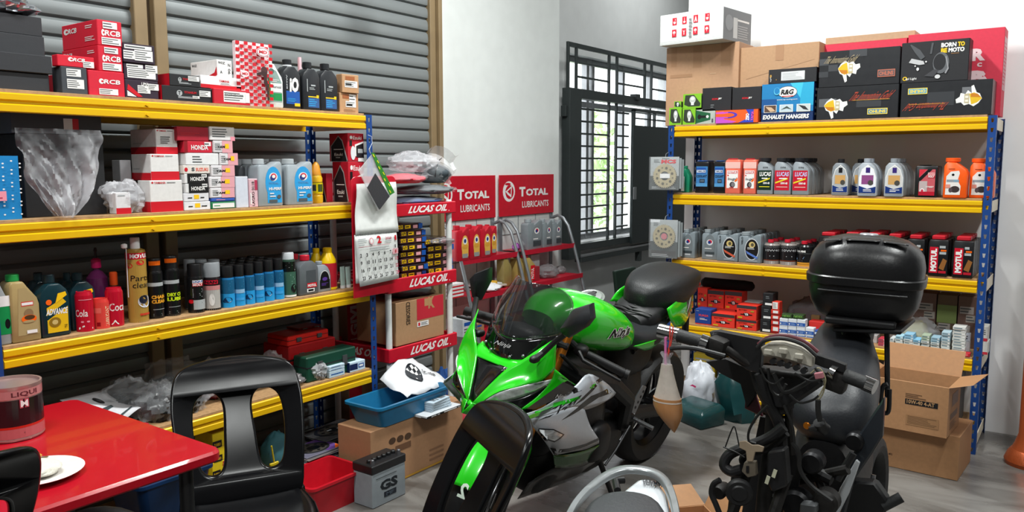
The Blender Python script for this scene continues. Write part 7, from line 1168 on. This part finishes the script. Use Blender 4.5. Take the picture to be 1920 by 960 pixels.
prints([('t', 'Ninja', -.03, -.06, 1.03, 1.06, 'w', .1, .09), ('t', 'Ninja', 0, 0, 1, 1, '0c0c0e', .1, .04)], njf).build('tank_lettering', INK, BT, smooth=0)
i_ = decal(BK['ind'][0], pl('2a2a2c', 'indicator_rim', .3), 'indicator_rim', lift=.006); c_ = V((1.30, 0, .61)); decal([(c_.x+(p[0]-c_.x)*.78, 0, c_.z+(p[2]-c_.z)*.78) for p in BK['ind'][0]], lensm, 'indicator_lens', lift=.010)
# wheels, fork, fender
rub = mat('tyre_rubber_fine', hx('161618'), .5, bump=.3, scale=60); rim = pl('101012', 'rim_black', .3, metal=.4)
def wheel(x, R, w, name):
    Wt = thing('x', '', '', (0, 0, 0)); bpy.data.objects.remove(Wt)
    prof = [(R-.10, -w*.36), (R-.07, -w*.45), (R-.035, -w*.5), (R-.012, -w*.33), (R, 0), (R-.012, w*.33), (R-.035, w*.5), (R-.07, w*.45), (R-.10, w*.36)]
    mb = MB(); mb.lathe([(a, b) for a, b in prof], 48, (x, 0, R), 'y', caps=False); t = mb.build(name, rub, BT, smooth=50)
    mb = MB(); mb.lathe([(R-.10, -w*.36), (R-.085, -w*.38), (R-.12, -w*.2), (R-.12, w*.2), (R-.085, w*.38), (R-.10, w*.36)], 48, (x, 0, R), 'y', caps=False); rm = mb.build('rim', rim, t, smooth=40)
    for k in range(5):
        a = k*1.257+.3; mb = MB(); mb.tube([(x+.03*math.cos(a), 0, R+.03*math.sin(a)), (x+(R-.12)*math.cos(a+.1), 0, R+(R-.12)*math.sin(a+.1))], [.022, .012], 8); mb.build('spoke', rim, t)
    mb = MB(); mb.lathe([(.035, -w*.5), (.04, 0), (.035, w*.5)], 18, (x, 0, R), 'y'); mb.build('hub', rim, t)
    return t
fw_ = wheel(1.395, .30, .12, 'front_wheel'); rw_ = wheel(0, .317, .18, 'rear_wheel')
for k in range(4): mb = MB(); a = -1.2+k*1.6; mb.loft([[(1.395+r_*math.cos(a+t), .049, .3+r_*math.sin(a+t)) for r_ in (.205, .222)] for t in [j*.06 for j in range(6)]], close=False); mb.build('rim_mark', pl('c8c8c8', 'rim_tape', .4), fw_, solid=.002)
for s in (-1, 1):
    mb = MB(); mb.lathe([(.10, 0), (.15, 0), (.15, .004), (.10, .004)], 40, (1.395, s*.075-.002, .3), 'y', caps=False); mb.build('brake_disc', stl, fw_)
    mb = MB(); mb.tube([(1.405, s*.105, .27), (1.395, s*.105, .36), (1.33, s*.105, .5)], [.026, .028, .026], 14); mb.build('fork_lower', bk2, BT)
    mb = MB(); mb.tube([(1.345, s*.105, .46), (1.095, s*.105, .93)], .021, 16); mb.build('fork_tube', goldm, BT)
    mb = MB(); mb.obox((1.33, s*.085, .38), (.05, .04, .11), ry=-.4); mb.build('brake_caliper', bk2, BT, bevel=.006)
mb = MB(); mb.obox((1.11, 0, .9), (.07, .25, .03), ry=.45); mb.build('triple_clamp', bk2, BT, bevel=.008); mb = MB(); mb.obox((1.19, 0, .72), (.07, .25, .03), ry=.45); mb.build('triple_clamp', bk2, BT, bevel=.008)
g_ = []
for k in range(15):
    a = R_(32+k*8.4); R1 = .332; w = .072; g_.append([(1.395+(R1-.03*abs(u)**3)*math.cos(a), w*u, .3+(R1-.045*abs(u)**3)*math.sin(a)) for u in (-1, -.75, -.4, 0, .4, .75, 1)])
fd = panel(None, 'front_fender', gn, False, rows=g_)[0]
prints([('t', '2', 0, 0, 1, 1, 'd8e8d8', .05, .03, 2)], lambda a, b, l: (1.395+(.336+l)*math.cos(R_(35-b*9)), -.02+.03*a, .3+(.336+l)*math.sin(R_(35-b*9)))).build('number_sticker', INK, fd, smooth=0)
# the bars and front wheel are turned to the bike's left
def steer(names, ang=R_(24)):
    o_ = V((1.375, 0, .27)); ax_ = (V((1.07, 0, .93))-o_).normalized(); R = M.Translation(o_) @ M.Rotation(ang, 4, ax_) @ M.Translation(-o_); done = set()
    def go(o):
        if o.data.name not in done: done.add(o.data.name); o.data.transform(R)
        for c in o.children: go(c)
    for c in list(BT.children):
        if c.name.split('.')[0] in names: go(c)
steer(('front_wheel', 'front_fender', 'fork_lower', 'fork_tube', 'brake_caliper', 'triple_clamp'))
# frame, swingarm, rear, controls
for s in (-1, 1):
    mb = MB(); mb.tube([(1.12, s*.07, .82), (1.0, s*.15, .74), (.75, s*.17, .66), (.52, s*.15, .52), (.48, s*.13, .36)], [.03, .035, .04, .04, .03], 10); mb.build('frame_spar', bk2, BT)
    mb = MB(); mb.tube([(.50, s*.12, .42), (.25, s*.13, .38), (0, s*.12, .317)], [.04, .035, .03], 10); mb.build('swingarm', bk2, BT)
    mb = MB(); mb.tube([(.45, s*.1, .72), (.2, s*.09, .78), (-.2, s*.06, .88)], .016, 8); mb.build('subframe_rail', bk2, BT)
mb = MB(); mb.prism([(p[0], p[2]) for p in BK['heel'][0]], .165, .172); hl = mb.build('heel_guard', pl('84868a', 'heel_alu', .35, metal=.7), BT, bevel=.002)
for i in range(4): mb = MB(); mb.lathe([(.007, 0), (.007, .001)], 10, (.405+i*.018, .173, .535-i*.022), 'y'); mb.build('slot', bk2, hl)
mb = MB(); mb.tube([(.43, .16, .40), (.42, .26, .385)], .011, 10); mb.build('foot_peg', stl, BT)
mb = MB(); mb.tube([(.48, .17, .38), (.60, .18, .30), (.68, .18, .25)], .006, 8); mb.build('gear_lever', eng, BT); mb = MB(); mb.tube([(.47, .165, .37), (.56, .17, .33)], .005, 8); mb.build('shift_rod', pl('6a6a6e', 'rod', .4, metal=.5), BT)
mb = MB(); mb.tube([(.62, .11, .24), (.58, .22, .03), (.60, .25, .00)], [.014, .011, .011], 10); mb.build('side_stand', bk2, BT)
ell('exhaust', (.42, -.12, .22), (.16, .07, .08), eng); ell('rear_hugger', (.05, 0, .56), (.17, .08, .05), bk2); ell('tail_light', (-.33, 0, .93), (.03, .05, .02), pl('8a1018', 'tail_red', .2)); mb = MB(); mb.tube([(-.25, 0, .88), (-.34, 0, .74), (-.38, 0, .62)], .02, 8); mb.build('plate_holder', bk2, BT)
for s in (1, -1):
    g3 = [(a, s*b, c) for a, b, c in BK['grip'][0]]; g3[0] = (1.09, s*.11, .93)
    mb = MB(); mb.tube([(1.08, s*.1, .91), (1.06, s*.17, .87)], .014, 10); mb.build('clip_on_bar', bk2, BT); mb = MB(); mb.tube([(1.06, s*.17, .87), (1.02, s*.355, .835)], [.017, .018], 14); mb.build('grip', bk2, BT); mb = MB(); mb.lathe([(.02, 0), (.02, .018)], 14, (1.015, s*.36, .832), 'y'); mb.build('bar_end', bk2, BT)
    mb = MB(); mb.tube([(1.10, s*.17, .88), (1.13, s*.2, .865), (1.10, s*.36, .83)], [.009, .008, .006], 8); mb.build('brake_lever' if s < 0 else 'clutch_lever', bk2, BT); ell('switch_box', (1.06, s*.17, .875), (.03, .03, .025), bk2)
for key, st in (('mirL', 'stemL'), ('mirR', 'stemR')):
    P_ = [V(p) for p in BK[key][0]]; mb = MB(); c = sum(P_, V())/len(P_); mb.loft([[p+V((.0, 0, 0)) for p in P_], [c+(p-c)*1.04+V((-.012, 0, 0)) for p in P_], [c+(p-c)*.9+V((-.035, 0, 0)) for p in P_]]) if 0 else mb.loft([[c+(p-c)*.25+V((.03, 0, 0)) for p in P_], [c+(p-c)*.9+V((.012, 0, 0)) for p in P_], [p for p in P_], [c+(p-c)*.98+V((-.014, 0, 0)) for p in P_]]); mb.build('mirror', mat('mirror_shell', hx('26282b'), .4, bump=.1, scale=120), BT, smooth=40)
    mb = MB(); mb.tube([V(p) for p in BK[st][0]], [.012, .011, .011, .014], 10); mb.build('mirror_stem', bk2, BT); q = BK[st][0][-1]; ell('mirror_mount', q, (.026, .014, .014), bk2)
steer(('clip_on_bar', 'grip', 'bar_end', 'brake_lever', 'clutch_lever', 'switch_box'), R_(20))
ell('lower_engine', (.62, 0, .30), (.26, .14, .14), bk2); ell('dark_fill_front', (1.02, 0, .34), (.1, .13, .16), bk2); ell('dark_fill_rear', (.36, 0, .45), (.16, .1, .2), bk2)  # lower engine, then dark blocks added so the bike's inside reads dark
for y, z in ((.17, .62), (.16, .55)): mb = MB(); mb.tube([(1.13, y-.03, .85), (1.05, y, .78), (.97, y-.02, .7), (.95, y-.05, z)], .006, 8); mb.build('cable', bk2, BT)
# ================================================================ STRIPPED SCOOTER AT THE RIGHT, FRONT COVERS REMOVED
SO = V((-.80, 2.40, 0)); SC = thing('stripped_scooter', 'black scooter with its front covers removed, bare steering stem and wires', 'scooter', SO)
def q(x, y, Y): return ay(x, y, Y)-SO
dirt = mat('dirty_black_metal', hx('1c1a19'), .55, .3, bump=.5, scale=50, var=.3); wire = pl('161616', 'wire', .5); chrome = mat('chrome', hx('c8c8ca'), .12, 1)
def tb(name, pts, r, m=dirt, par=SC, n=10): mb = MB(); mb.tube(pts, r, n); return mb.build(name, m, par)
def smooth_pts(P_, k=5): return [cr(P_, t/(k*(len(P_)-1))) for t in range(k*(len(P_)-1)+1)]
def tbs(name, px, Y, r, m=wire, n=8): return tb(name, smooth_pts([q(x, y, (Y if not isinstance(Y, (list, tuple)) else Y[i])) for i, (x, y) in enumerate(px)]), r, m, n=n)
# handlebar and controls
tbs('handlebar', [(1290, 634), (1350, 648), (1420, 690), (1500, 705), (1560, 702), (1620, 718)], [2.36, 2.37, 2.42, 2.44, 2.43, 2.41], .0125, dirt, 12)
for a, b, ra, nm, m in (((1236, 620), (1273, 629), .024, 'bar_end', chrome), ((1272, 629), (1328, 645), .021, 'grip', mat('rubber_grip', hx('1e1f20'), .6, bump=.6, scale=120)), ((1313, 640), (1326, 645), .026, 'chrome_ring', chrome), ((1584, 704), (1624, 719), .02, 'grip', MATS['rubber_grip']), ((1620, 717), (1641, 726), .0225, 'bar_end', chrome), ((1560, 697), (1570, 702), .024, 'chrome_ring', chrome)):
    tb(nm, [q(*a, 2.35 if a[0] < 1400 else 2.41), q(*b, 2.355 if a[0] < 1400 else 2.405)], ra, m, n=18)
mb = MB(); c = q(1345, 650, 2.37); mb.T = M.Translation(c) @ M.Rotation(R_(14), 4, 'Y'); mb.box((-.028, -.03, -.035), (.03, .03, .03)); mb.build('switch_housing', dirt, SC, bevel=.012, seg=2)
mb = MB(); c = q(1570, 712, 2.42); mb.T = M.Translation(c) @ M.Rotation(R_(14), 4, 'Y'); mb.box((-.03, -.025, -.035), (.03, .025, .028)); mb.build('switch_housing', dirt, SC, bevel=.01, seg=2)
tbs('brake_lever', [(1257, 654), (1272, 652), (1300, 653), (1330, 660), (1360, 668)], 2.31, [.008]*4+[.007]*4+[.006]*13 if 0 else .0075, bk2)
def plate(name, px, Y, th, m, bev=.002, tilt=0): mb = MB(); P_ = [q(x, y, Y+(tilt*(x-px[0][0])/100)) for x, y in px]; mb.loft([[p for p in P_], [p+V((0, th, 0)) for p in P_]]); return mb.build(name, m, SC, bevel=bev)
plate('bar_cover', [(1330, 622), (1345, 620), (1430, 637), (1424, 700), (1400, 694), (1365, 668), (1338, 655)], 2.40, .03, bk2)
plate('rear_bar_cover', [(1322, 678), (1360, 672), (1424, 700), (1415, 745), (1400, 765), (1388, 720), (1350, 700)], 2.48, .02, bk2); plate('red_side_cover', [(1399, 718), (1412, 724), (1430, 782), (1396, 766)], 2.50, .012, pl('4a1420', 'dark_red_cover', .3))
plate('bar_cover_right', [(1528, 664), (1560, 674), (1586, 684), (1584, 700), (1545, 690), (1520, 680)], 2.40, .02, bk2)
# instrument unit, seen from the front with its white housing
IU = [(1425, 652), (1440, 643), (1470, 643), (1500, 652), (1524, 668), (1522, 690), (1505, 684), (1480, 676), (1455, 670), (1430, 668)]
ih = plate('instrument_housing', IU, 2.37, .05, mat('yellowed_white_plastic', hx('a8a498'), .45, bump=.4, scale=60, var=.15), .004)
tbs('instrument_rim', [(1420, 652), (1436, 638), (1470, 635), (1505, 646), (1532, 668)], 2.36, .006, bk2)
tbs('instrument_rim', [(1422, 646), (1440, 633), (1472, 629), (1508, 640), (1534, 660)], 2.385, .006, pl('5c2830', 'maroon_plastic', .4))
for x, y in ((1440, 660), (1468, 658), (1498, 668)): mb = MB(); c = q(x, y, 2.36); mb.box(c-V((.012, .006, .008)), c+V((.012, .006, .008))); mb.build('housing_clip', MATS['yellowed_white_plastic'], SC, bevel=.002)
for i, (x, y) in enumerate(((1448, 678), (1462, 682), (1476, 686), (1492, 690), (1506, 696))): mb = MB(); mb.lathe([(.009, 0), (.009, .02), (.004, .024)], 12, q(x, y, 2.365), 'y'); mb.build('bulb_socket', bk2, SC)
plate('centre_block', [(1400, 690), (1530, 700), (1545, 722), (1500, 752), (1470, 770), (1430, 765), (1412, 730)], 2.43, .07, bk2, .01)
# steering stem, triple tubes, brackets
tbs('steering_stem', [(1462, 700), (1452, 760), (1446, 830), (1436, 900), (1430, 965)], [2.46, 2.47, 2.48, 2.47, 2.45], .024, dirt, 14)
tbs('stem_tube', [(1425, 700), (1440, 750), (1462, 800), (1468, 860)], [2.42, 2.43, 2.45, 2.47], .018, bk2, 12); tbs('stem_tube', [(1478, 745), (1480, 800), (1484, 850)], [2.46, 2.48, 2.5], .013, dirt, 10)
tbs('frame_hose', [(1470, 800), (1440, 822), (1400, 838), (1368, 852), (1358, 872), (1372, 884), (1392, 880)], [2.42, 2.41, 2.40, 2.39, 2.38, 2.38, 2.38], .017, bk2, 12)
tbs('frame_hose', [(1475, 812), (1440, 840), (1405, 850), (1392, 862), (1402, 878)], 2.44, .012, bk2, 10)
plate('head_bracket', [(1430, 738), (1482, 742), (1478, 776), (1450, 784), (1424, 772)], 2.44, .06, dirt, .006)
plate('beige_bracket', [(1386, 828), (1398, 826), (1410, 834), (1422, 834), (1433, 838), (1430, 848), (1416, 848), (1412, 866), (1400, 866), (1398, 846), (1386, 840)], 2.34, .004, pl('8c7c68', 'rusty_beige', .6, bump=.4))
bb_ = plate('bracket_plate', [(1396, 866), (1416, 866), (1418, 892), (1402, 896), (1390, 884)], 2.345, .02, pl('5c5448', 'rusty_grey', .6, bump=.4)); plate('bracket_slot', [(1399, 874), (1404, 874), (1404, 886), (1399, 886)], 2.342, .002, bk2, 0)
plate('fuse_box', [(1438, 848), (1470, 842), (1476, 912), (1446, 924), (1436, 900)], 2.36, .05, bk2, .006)
for x, y in ((1439, 900), (1452, 888)): mb = MB(); c = q(x, y, 2.352); mb.obox(c, (.011, .003, .026), ry=.25); mb.build('white_label', pl('b8b8a0', 'label', .5), SC)
mb = MB(); mb.T = M.Translation(q(1386, 926, 2.30)) @ M.Rotation(R_(20), 4, 'Z'); mb.lathe([(.036, 0), (.041, .006), (.041, .02), (.03, .03)], 26, ax='y'); mb.lathe([(.022, -.004), (.026, 0)], 22, ax='y'); mb.build('horn', bk2, SC)
tbs('rubber_elbow', [(1350, 900), (1338, 908), (1334, 925), (1342, 945), (1350, 965)], 2.32, .009, bk2, 10)
for k, (px, c_, r_) in enumerate((([(1425, 690), (1436, 712), (1452, 720), (1468, 708)], wire, .003), ([(1490, 700), (1520, 715), (1540, 708), (1528, 690)], wire, .004), ([(1520, 700), (1536, 690), (1548, 712), (1540, 735), (1530, 750)], pl('8c8468', 'pale_wire', .5), .0022), ([(1528, 690), (1545, 715), (1544, 735), (1534, 752)], pl('8c8468', 'pale_wire', .5), .0022), ([(1534, 750), (1534, 770), (1538, 790)], wire, .008), ([(1440, 760), (1420, 780), (1405, 806), (1404, 826), (1418, 832)], wire, .004), ([(1480, 740), (1500, 755), (1524, 750), (1535, 742)], wire, .0035), ([(1450, 700), (1470, 735), (1500, 725), (1530, 706), (1545, 700)], wire, .007), ([(1486, 830), (1498, 850), (1500, 880), (1520, 910), (1560, 940)], wire, .007), ([(1360, 838), (1372, 806), (1378, 802), (1386, 836)], wire, .0022), ([(1356, 838), (1380, 848), (1396, 858)], wire, .0026), ([(1440, 690), (1446, 730), (1462, 742), (1474, 720)], wire, .005), ([(1470, 760), (1486, 800), (1490, 840)], wire, .004))): tbs('wire', px, 2.35+.012*(k % 4), r_, c_, 6)
mb = MB(); c = q(1536, 704, 2.33); mb.obox(c, (.024, .014, .018), ry=-.3); mb.build('pink_connector', pl('9c6068', 'connector', .5), SC, bevel=.002)
tb('bulb_holder', [q(1536, 792, 2.36), q(1540, 800, 2.37), q(1548, 806, 2.38)], .018, bk2, n=16); tb('bulb_holder_neck', [q(1532, 800, 2.36), q(1516, 803, 2.35)], .009, bk2, n=12); mb = MB(); mb.lathe([(.009, 0), (.011, .004), (.009, .008)], 14, q(1512, 799, 2.345), 'y'); mb.build('brass_contact', goldm, SC)
# seat, body
def blob(name, secs_, m, sup=.8, n=24, sm=50):
    """secs_: (Y, xl, xr, ztop, zbot) in world"""
    mb = MB(); rings = []; K = 20
    for t in range(K+1):
        a = cr([(s[0], s[1], s[2]) for s in secs_], t/K); b = cr([(s[3], s[4], 0) for s in secs_], t/K); Y, xl, xr, zt, z0 = a.x, a.y, a.z, b.x, b.y
        rings.append([V(((xl+xr)/2+(xr-xl)/2*math.copysign(abs(math.cos(6.2832*i/n))**sup, math.cos(6.2832*i/n)), Y, (zt+z0)/2+(zt-z0)/2*math.copysign(abs(math.sin(6.2832*i/n))**sup, math.sin(6.2832*i/n))))-SO for i in range(n)])
    mb.loft(rings); return mb.build(name, m, SC, smooth=sm)
vin = mat('worn_seat_vinyl', hx('26282c'), .42, bump=.25, scale=140)
xa = lambda x, Y: ay(x, 700, Y).x
blob('seat', [(2.72, xa(1520, 2.72), xa(1560, 2.72), .72, .66), (2.76, xa(1490, 2.76), xa(1620, 2.76), .77, .61), (2.85, xa(1480, 2.85), xa(1645, 2.85), .83, .60), (3.0, xa(1492, 3.0), xa(1652, 3.0), .86, .62), (3.15, xa(1505, 3.15), xa(1650, 3.15), .90, .66), (3.22, xa(1520, 3.22), xa(1640, 3.22), .935, .70), (3.34, xa(1530, 3.34), xa(1632, 3.34), .94, .74), (3.42, xa(1550, 3.42), xa(1615, 3.42), .93, .78)], vin)
blob('seat_bolster', [(3.2, xa(1560, 3.2), xa(1630, 3.2), .93, .84), (3.27, xa(1560, 3.27), xa(1636, 3.27), .96, .85), (3.38, xa(1566, 3.38), xa(1634, 3.38), .955, .86), (3.44, xa(1580, 3.44), xa(1620, 3.44), .95, .88)], bk2)
blob('under_seat_body', [(2.74, xa(1500, 2.74), xa(1600, 2.74), .62, .40), (2.85, xa(1490, 2.85), xa(1625, 2.85), .63, .22), (3.1, xa(1495, 3.1), xa(1645, 3.1), .66, .2), (3.4, xa(1520, 3.4), xa(1640, 3.4), .78, .35)], bk2)
blob('floor_board', [(2.42, xa(1420, 2.42), xa(1500, 2.42), .33, .22), (2.55, xa(1440, 2.55), xa(1580, 2.55), .32, .18), (2.75, xa(1470, 2.75), xa(1610, 2.75), .32, .18), (2.9, xa(1500, 2.9), xa(1620, 2.9), .34, .2)], dirt)
plate('side_panel', [(1612, 812), (1658, 744), (1654, 820), (1636, 850), (1602, 900), (1585, 965), (1572, 965), (1590, 880)], 2.72, .03, mat('dark_side_panel', hx('22262c'), .3, coat=.3), .006)
plate('white_stripe', [(1605, 862), (1612, 868), (1592, 925), (1572, 965), (1556, 965), (1575, 915)], 2.69, .012, pl('b8bcc0', 'stripe', .3)); plate('lower_fairing', [(1592, 902), (1640, 905), (1665, 940), (1660, 965), (1575, 965)], 2.73, .05, bk2, .008)
tb('foot_peg', [q(1655, 950, 2.74), q(1690, 932, 2.76)], .017, mat('rubber_grip', hx('1e1f20'), .6), n=12); tb('peg_bracket', [q(1634, 945, 2.76), q(1658, 950, 2.75)], .012, stl); tb('side_rail', [q(1638, 890, 2.8), q(1630, 935, 2.78)], .008, stl)
for i, (x0, y0, x1, y1, r_) in enumerate(((1480, 860, 1560, 900, .02), (1500, 900, 1590, 880, .016), (1470, 880, 1500, 965, .02), (1530, 890, 1560, 965, .014), (1600, 850, 1570, 900, .012), (1380, 890, 1372, 965, .016), (1400, 900, 1420, 965, .022))): tb('frame_tube', [q(x0, y0, 2.6), q(x1, y1, 2.58)], r_, dirt if i % 2 else bk2)
for i, (x, y, r_) in enumerate(((1490, 950, .05), (1545, 945, .04), (1520, 870, .035), (1455, 945, .03), (1600, 830, .03), (1345, 925, .025))): mb = MB(); c = q(x, y, 2.5 if x < 1560 else 2.7); mb.lathe([(r_*.8, 0), (r_, .01), (r_, .05), (r_*.7, .07)], 20, c, 'y'); mb.build('engine_part', dirt if i % 2 else eng, SC)
plate('silver_reservoir', [(1500, 944), (1530, 948), (1530, 965), (1498, 965)], 2.47, .04, pl('5c5e60', 'dull_alloy', .5, metal=.4), .004); plate('leg_shield_inner', [(1425, 780), (1475, 790), (1500, 880), (1490, 965), (1390, 965), (1400, 900)], 2.54, .02, bk2)
W_ = MB(); cw_ = V((-.84, 2.28, .24))-SO; W_.tube([cw_+V((0, .19*math.cos(a), .19*math.sin(a))) for a in [k*.2244 for k in range(28)]], .05, 12, closed=True); W_.build('front_tyre', MATS['tyre_rubber'], SC)
mb = MB(); mb.lathe([(.15, -.03), (.15, .03)], 24, cw_, 'x'); mb.build('wheel_disc', eng, SC); W_ = MB(); cw_ = V((-.66, 3.3, .25))-SO; W_.tube([cw_+V((0, .2*math.cos(a), .2*math.sin(a))) for a in [k*.2244 for k in range(28)]], .05, 12, closed=True); W_.build('rear_tyre', MATS['tyre_rubber'], SC)
for s in (-.06, .06): tb('fork_leg', [V((-.84+s, 2.28, .24))-SO, q(1440, 880, 2.42)+V((s, 0, 0))], .018, dirt)
# rack posts carrying the top case
for a, b in (((1582, 616), (1584, 660)), ((1663, 622), (1664, 745))): tb('rack_post', [q(*a, 3.18), q(*b, 3.16)], .0095, bk2)
tbs('rack_loop', [(1664, 720), (1656, 724), (1652, 745), (1656, 772), (1666, 770), (1668, 730)], 3.1, .008, bk2); plate('rack_plate', [(1560, 614), (1690, 620), (1690, 628), (1560, 622)], 3.1, .28, bk2, .004)
# ================================================================ TOP CASE
TC = thing('top_case', 'round black luggage case mounted behind the scooter seat', 'luggage case', V((ay(1621, 532, 3.25).x, 3.25, .972)), R_(0)); TC.rotation_euler = (0, R_(1.5), R_(8))
tcm = mat('top_case_plastic', hx('151517'), .34, bump=.2, scale=100)
def shell(name, zs, m, n=40):
    zs = [(z*.88, w*.93, d*.95, e) for z, w, d, e in zs]
    mb = MB(); rings = []
    for z, w, d, e in zs: rings.append([(w*math.copysign(abs(math.cos(t))**e, math.cos(t)), d*math.copysign(abs(math.sin(t))**e, math.sin(t)), z) for t in [6.28318*i/n for i in range(n)]])
    mb.loft(rings); return mb.build(name, m, TC, smooth=40)
shell('lower_shell', [(.0, .13, .11, .6), (.004, .158, .13, .6), (.025, .183, .15, .6), (.07, .205, .168, .6), (.12, .213, .178, .6), (.150, .214, .180, .6)], tcm)
shell('belt', [(.150, .219, .185, .6), (.155, .224, .19, .6), (.185, .226, .192, .6), (.190, .221, .187, .6)], tcm)
shell('lid', [(.190, .216, .182, .6), (.23, .217, .183, .6), (.275, .208, .175, .62), (.31, .186, .158, .66), (.338, .148, .125, .75), (.352, .10, .085, .85), (.357, .05, .04, 1), (.358, .004, .004, 1)], tcm)
mb = MB(); mb.tube([(x, -.176+.25*x*x*1.6, .113) for x in [k*.03-.15 for k in range(11)]], .004, 8); mb.build('rib', tcm, TC)
mb = MB(); mb.box((-.12, -.17, -.012), (.12, .1, .012)); mb.build('base_plate', bk2, TC, bevel=.006); mb = MB(); mb.lathe([(.03, .309), (.034, .315), (.03, .319), (.001, .32)], 20, (0, -.01, 0)); mb.build('emblem', pl('8c8c90', 'emblem', .3), TC)
for x0, x1 in ((-.15, -.085), (-.07, .045), (.055, .14)): mb = MB(); mb.grid([[(x0+(x1-x0)*i/6, -.128-.0*j+.035*j/3-.0, 0) for i in range(7)] for j in range(4)]); mb.v = [(x, y, .2925+.016*(1-((x/.2)**2))-.20*(abs(y+.09) if y < -.09 else 0)) for x, y, z in mb.v]; mb.build('raised_panel', tcm, TC, solid=.002)
# ================================================================ drink bag hanging from the bar end
DB = thing('drink_bag', 'clear plastic bag of milky tea with a pink straw hanging from the chrome bar end', 'drink', ay(1252, 640, 2.33)); o_ = DB.location; g = lambda x, y: ay(x, y, 2.33)-o_
tea = mat('milk_tea', hx('b07c50'), .3, coat=.3); prof = [(683, 10), (700, 13), (722, 18), (742, 24), (752, 27)]; prof2 = [(745, 26), (760, 27), (776, 24), (790, 16), (802, 8), (811, 1)]
cx_ = {683: 1250, 811: 1263}
def cxx(y): return 1250+(y-683)*.02 if y < 760 else 1251.5+(y-760)*.25
for nm, pf, m in (('bag_film', prof, mat('foamy_film', hx('c8beb4'), .2, alpha=.8, bump=.7, scale=40)), ('tea', prof2, tea)):
    mb = MB(); mb.loft([[g(cxx(y), y)+V((w*.0018*math.cos(a), w*.0013*math.sin(a), 0)) for a in [6.283*i/20 for i in range(20)]] for y, w in pf]); mb.build(nm, m, DB, smooth=50)
mb = MB(); mb.loft([[g(1250, 683)+V((.015*math.cos(a), .01*math.sin(a), 0)) for a in [.3927*i for i in range(16)]], [g(1250, 672)+V((.012*math.cos(a), .009*math.sin(a), 0)) for a in [.3927*i for i in range(16)]], [g(1250, 662)+V((.022*math.cos(a), .014*math.sin(a*1.0), .003*math.sin(a*3))) for a in [.3927*i for i in range(16)]]], caps=False); mb.build('bag_neck', film2, DB)
mb = MB(); mb.tube([g(1248, 700), g(1248, 633)], .0045, 10); mb.build('straw', pl('d070a8', 'straw_pink', .35), DB)
mb = MB(); mb.tube([g(1252, 668), g(1256, 640), g(1256, 612), g(1262, 612), g(1259, 640), g(1253, 668)], .0022, 6); mb.build('rubber_band', pl('d8483c', 'rubber_band', .5), DB)
# ================================================================ TAIL OF ANOTHER SCOOTER IN THE FOREGROUND
G0 = V((-.84, 1.45, 0)); GS = thing('scooter_tail', 'rear end of a white and silver scooter with grab rail in the bottom foreground', 'scooter', G0)
def gz(x, y, z): return az(x, y, z)-G0
sil = mat('satin_silver_rail', hx('8c9092'), .3, .6, bump=.05)
rail = [(1062, 975), (1082, 940), (1108, 912), (1138, 890), (1168, 879), (1200, 879), (1228, 886), (1248, 902), (1262, 935), (1270, 975)]
P_ = smooth_pts([gz(x, y, .85) for x, y in rail], 4); mb = MB(); rings = []
for i, p in enumerate(P_):
    t = (P_[min(i+1, len(P_)-1)]-P_[max(i-1, 0)]).normalized(); nrm = V((t.y, -t.x, 0)); hwid = .008+.007*math.exp(-((i/len(P_)-.5)*4)**2); rings.append([p+nrm*a*hwid+V((0, 0, b)) for a, b in ((-1, -.008), (-.95, .001), (-.7, .004), (.7, .004), (.95, .001), (1, -.008))])
mb.loft(rings); mb.build('grab_rail', sil, GS, smooth=50)
wp_ = mat('white_tail_plastic', hx('c4c8cc'), .25, coat=.6)
mb = MB(); T1 = [gz(1120, 955, .83), gz(1196, 896, .832), gz(1230, 896, .832), gz(1252, 925, .83), gz(1262, 985, .82), gz(1150, 990, .82)]; mb.loft([[p-V((0, 0, .1)) for p in T1], T1]); mb.build('tail_cover', wp_, GS, bevel=.012, seg=3)
prints([('t', 'YAMAHA', 0, 0, 1, 1, '3a3c40', 0, .03, 2)], (lambda a_, u_, v_: (lambda a, b, l: a_+u_*a+v_*b+V((0, 0, .001+l))))(gz(1204, 910, .833), gz(1246, 916, .833)-gz(1204, 910, .833), gz(1205, 900, .833)-gz(1204, 910, .833))).build('tail_lettering', INK, GS, smooth=0)
mb = MB(); T1 = [gz(1085, 995, .84), gz(1094, 962, .84), gz(1120, 940, .84), gz(1160, 931, .84), gz(1205, 935, .84), gz(1240, 952, .84), gz(1262, 995, .84)]; T1 = smooth_pts(T1, 3); mb.loft([[p-V((0, 0, .12)) for p in T1], [p+V((0, 0, 0)) for p in T1], [(p-V((gz(1170, 985, .84)))).xyz*.86+V(gz(1170, 985, .84))+V((0, 0, .022)) for p in T1]]); mb.build('seat', vin, GS, bevel=.008, seg=2)
mb = MB(); mb.tube([gz(1158, 920, .74), gz(1154, 902, .74), gz(1170, 900, .74)], .009, 10); mb.build('helmet_hook', bk2, GS)
mb = MB(); mb.loft([[(-.16, -.35, .5), (.17, -.35, .5), (.15, .1, .55), (-.05, .16, .55)], [(-.15, -.35, .70), (.16, -.35, .70), (.14, .08, .72), (-.03, .12, .72)]]); mb.build('body_shell', bk2, GS, bevel=.02)
mb = MB(); c_ = V((0, -.08, .25)); mb.tube([c_+V((0, .2*math.cos(a), .2*math.sin(a))) for a in [k*.2244 for k in range(28)]], .045, 12, closed=True); mb.build('rear_tyre', MATS['tyre_rubber'], GS); mb = MB(); mb.lathe([(.16, -.03), (.16, .03)], 24, c_, 'x'); mb.build('wheel_disc', eng, GS)
mb = MB(); mb.obox((0, -.06, .42), (.12, .3, .2)); mb.build('inner_guard', bk2, GS, bevel=.02)
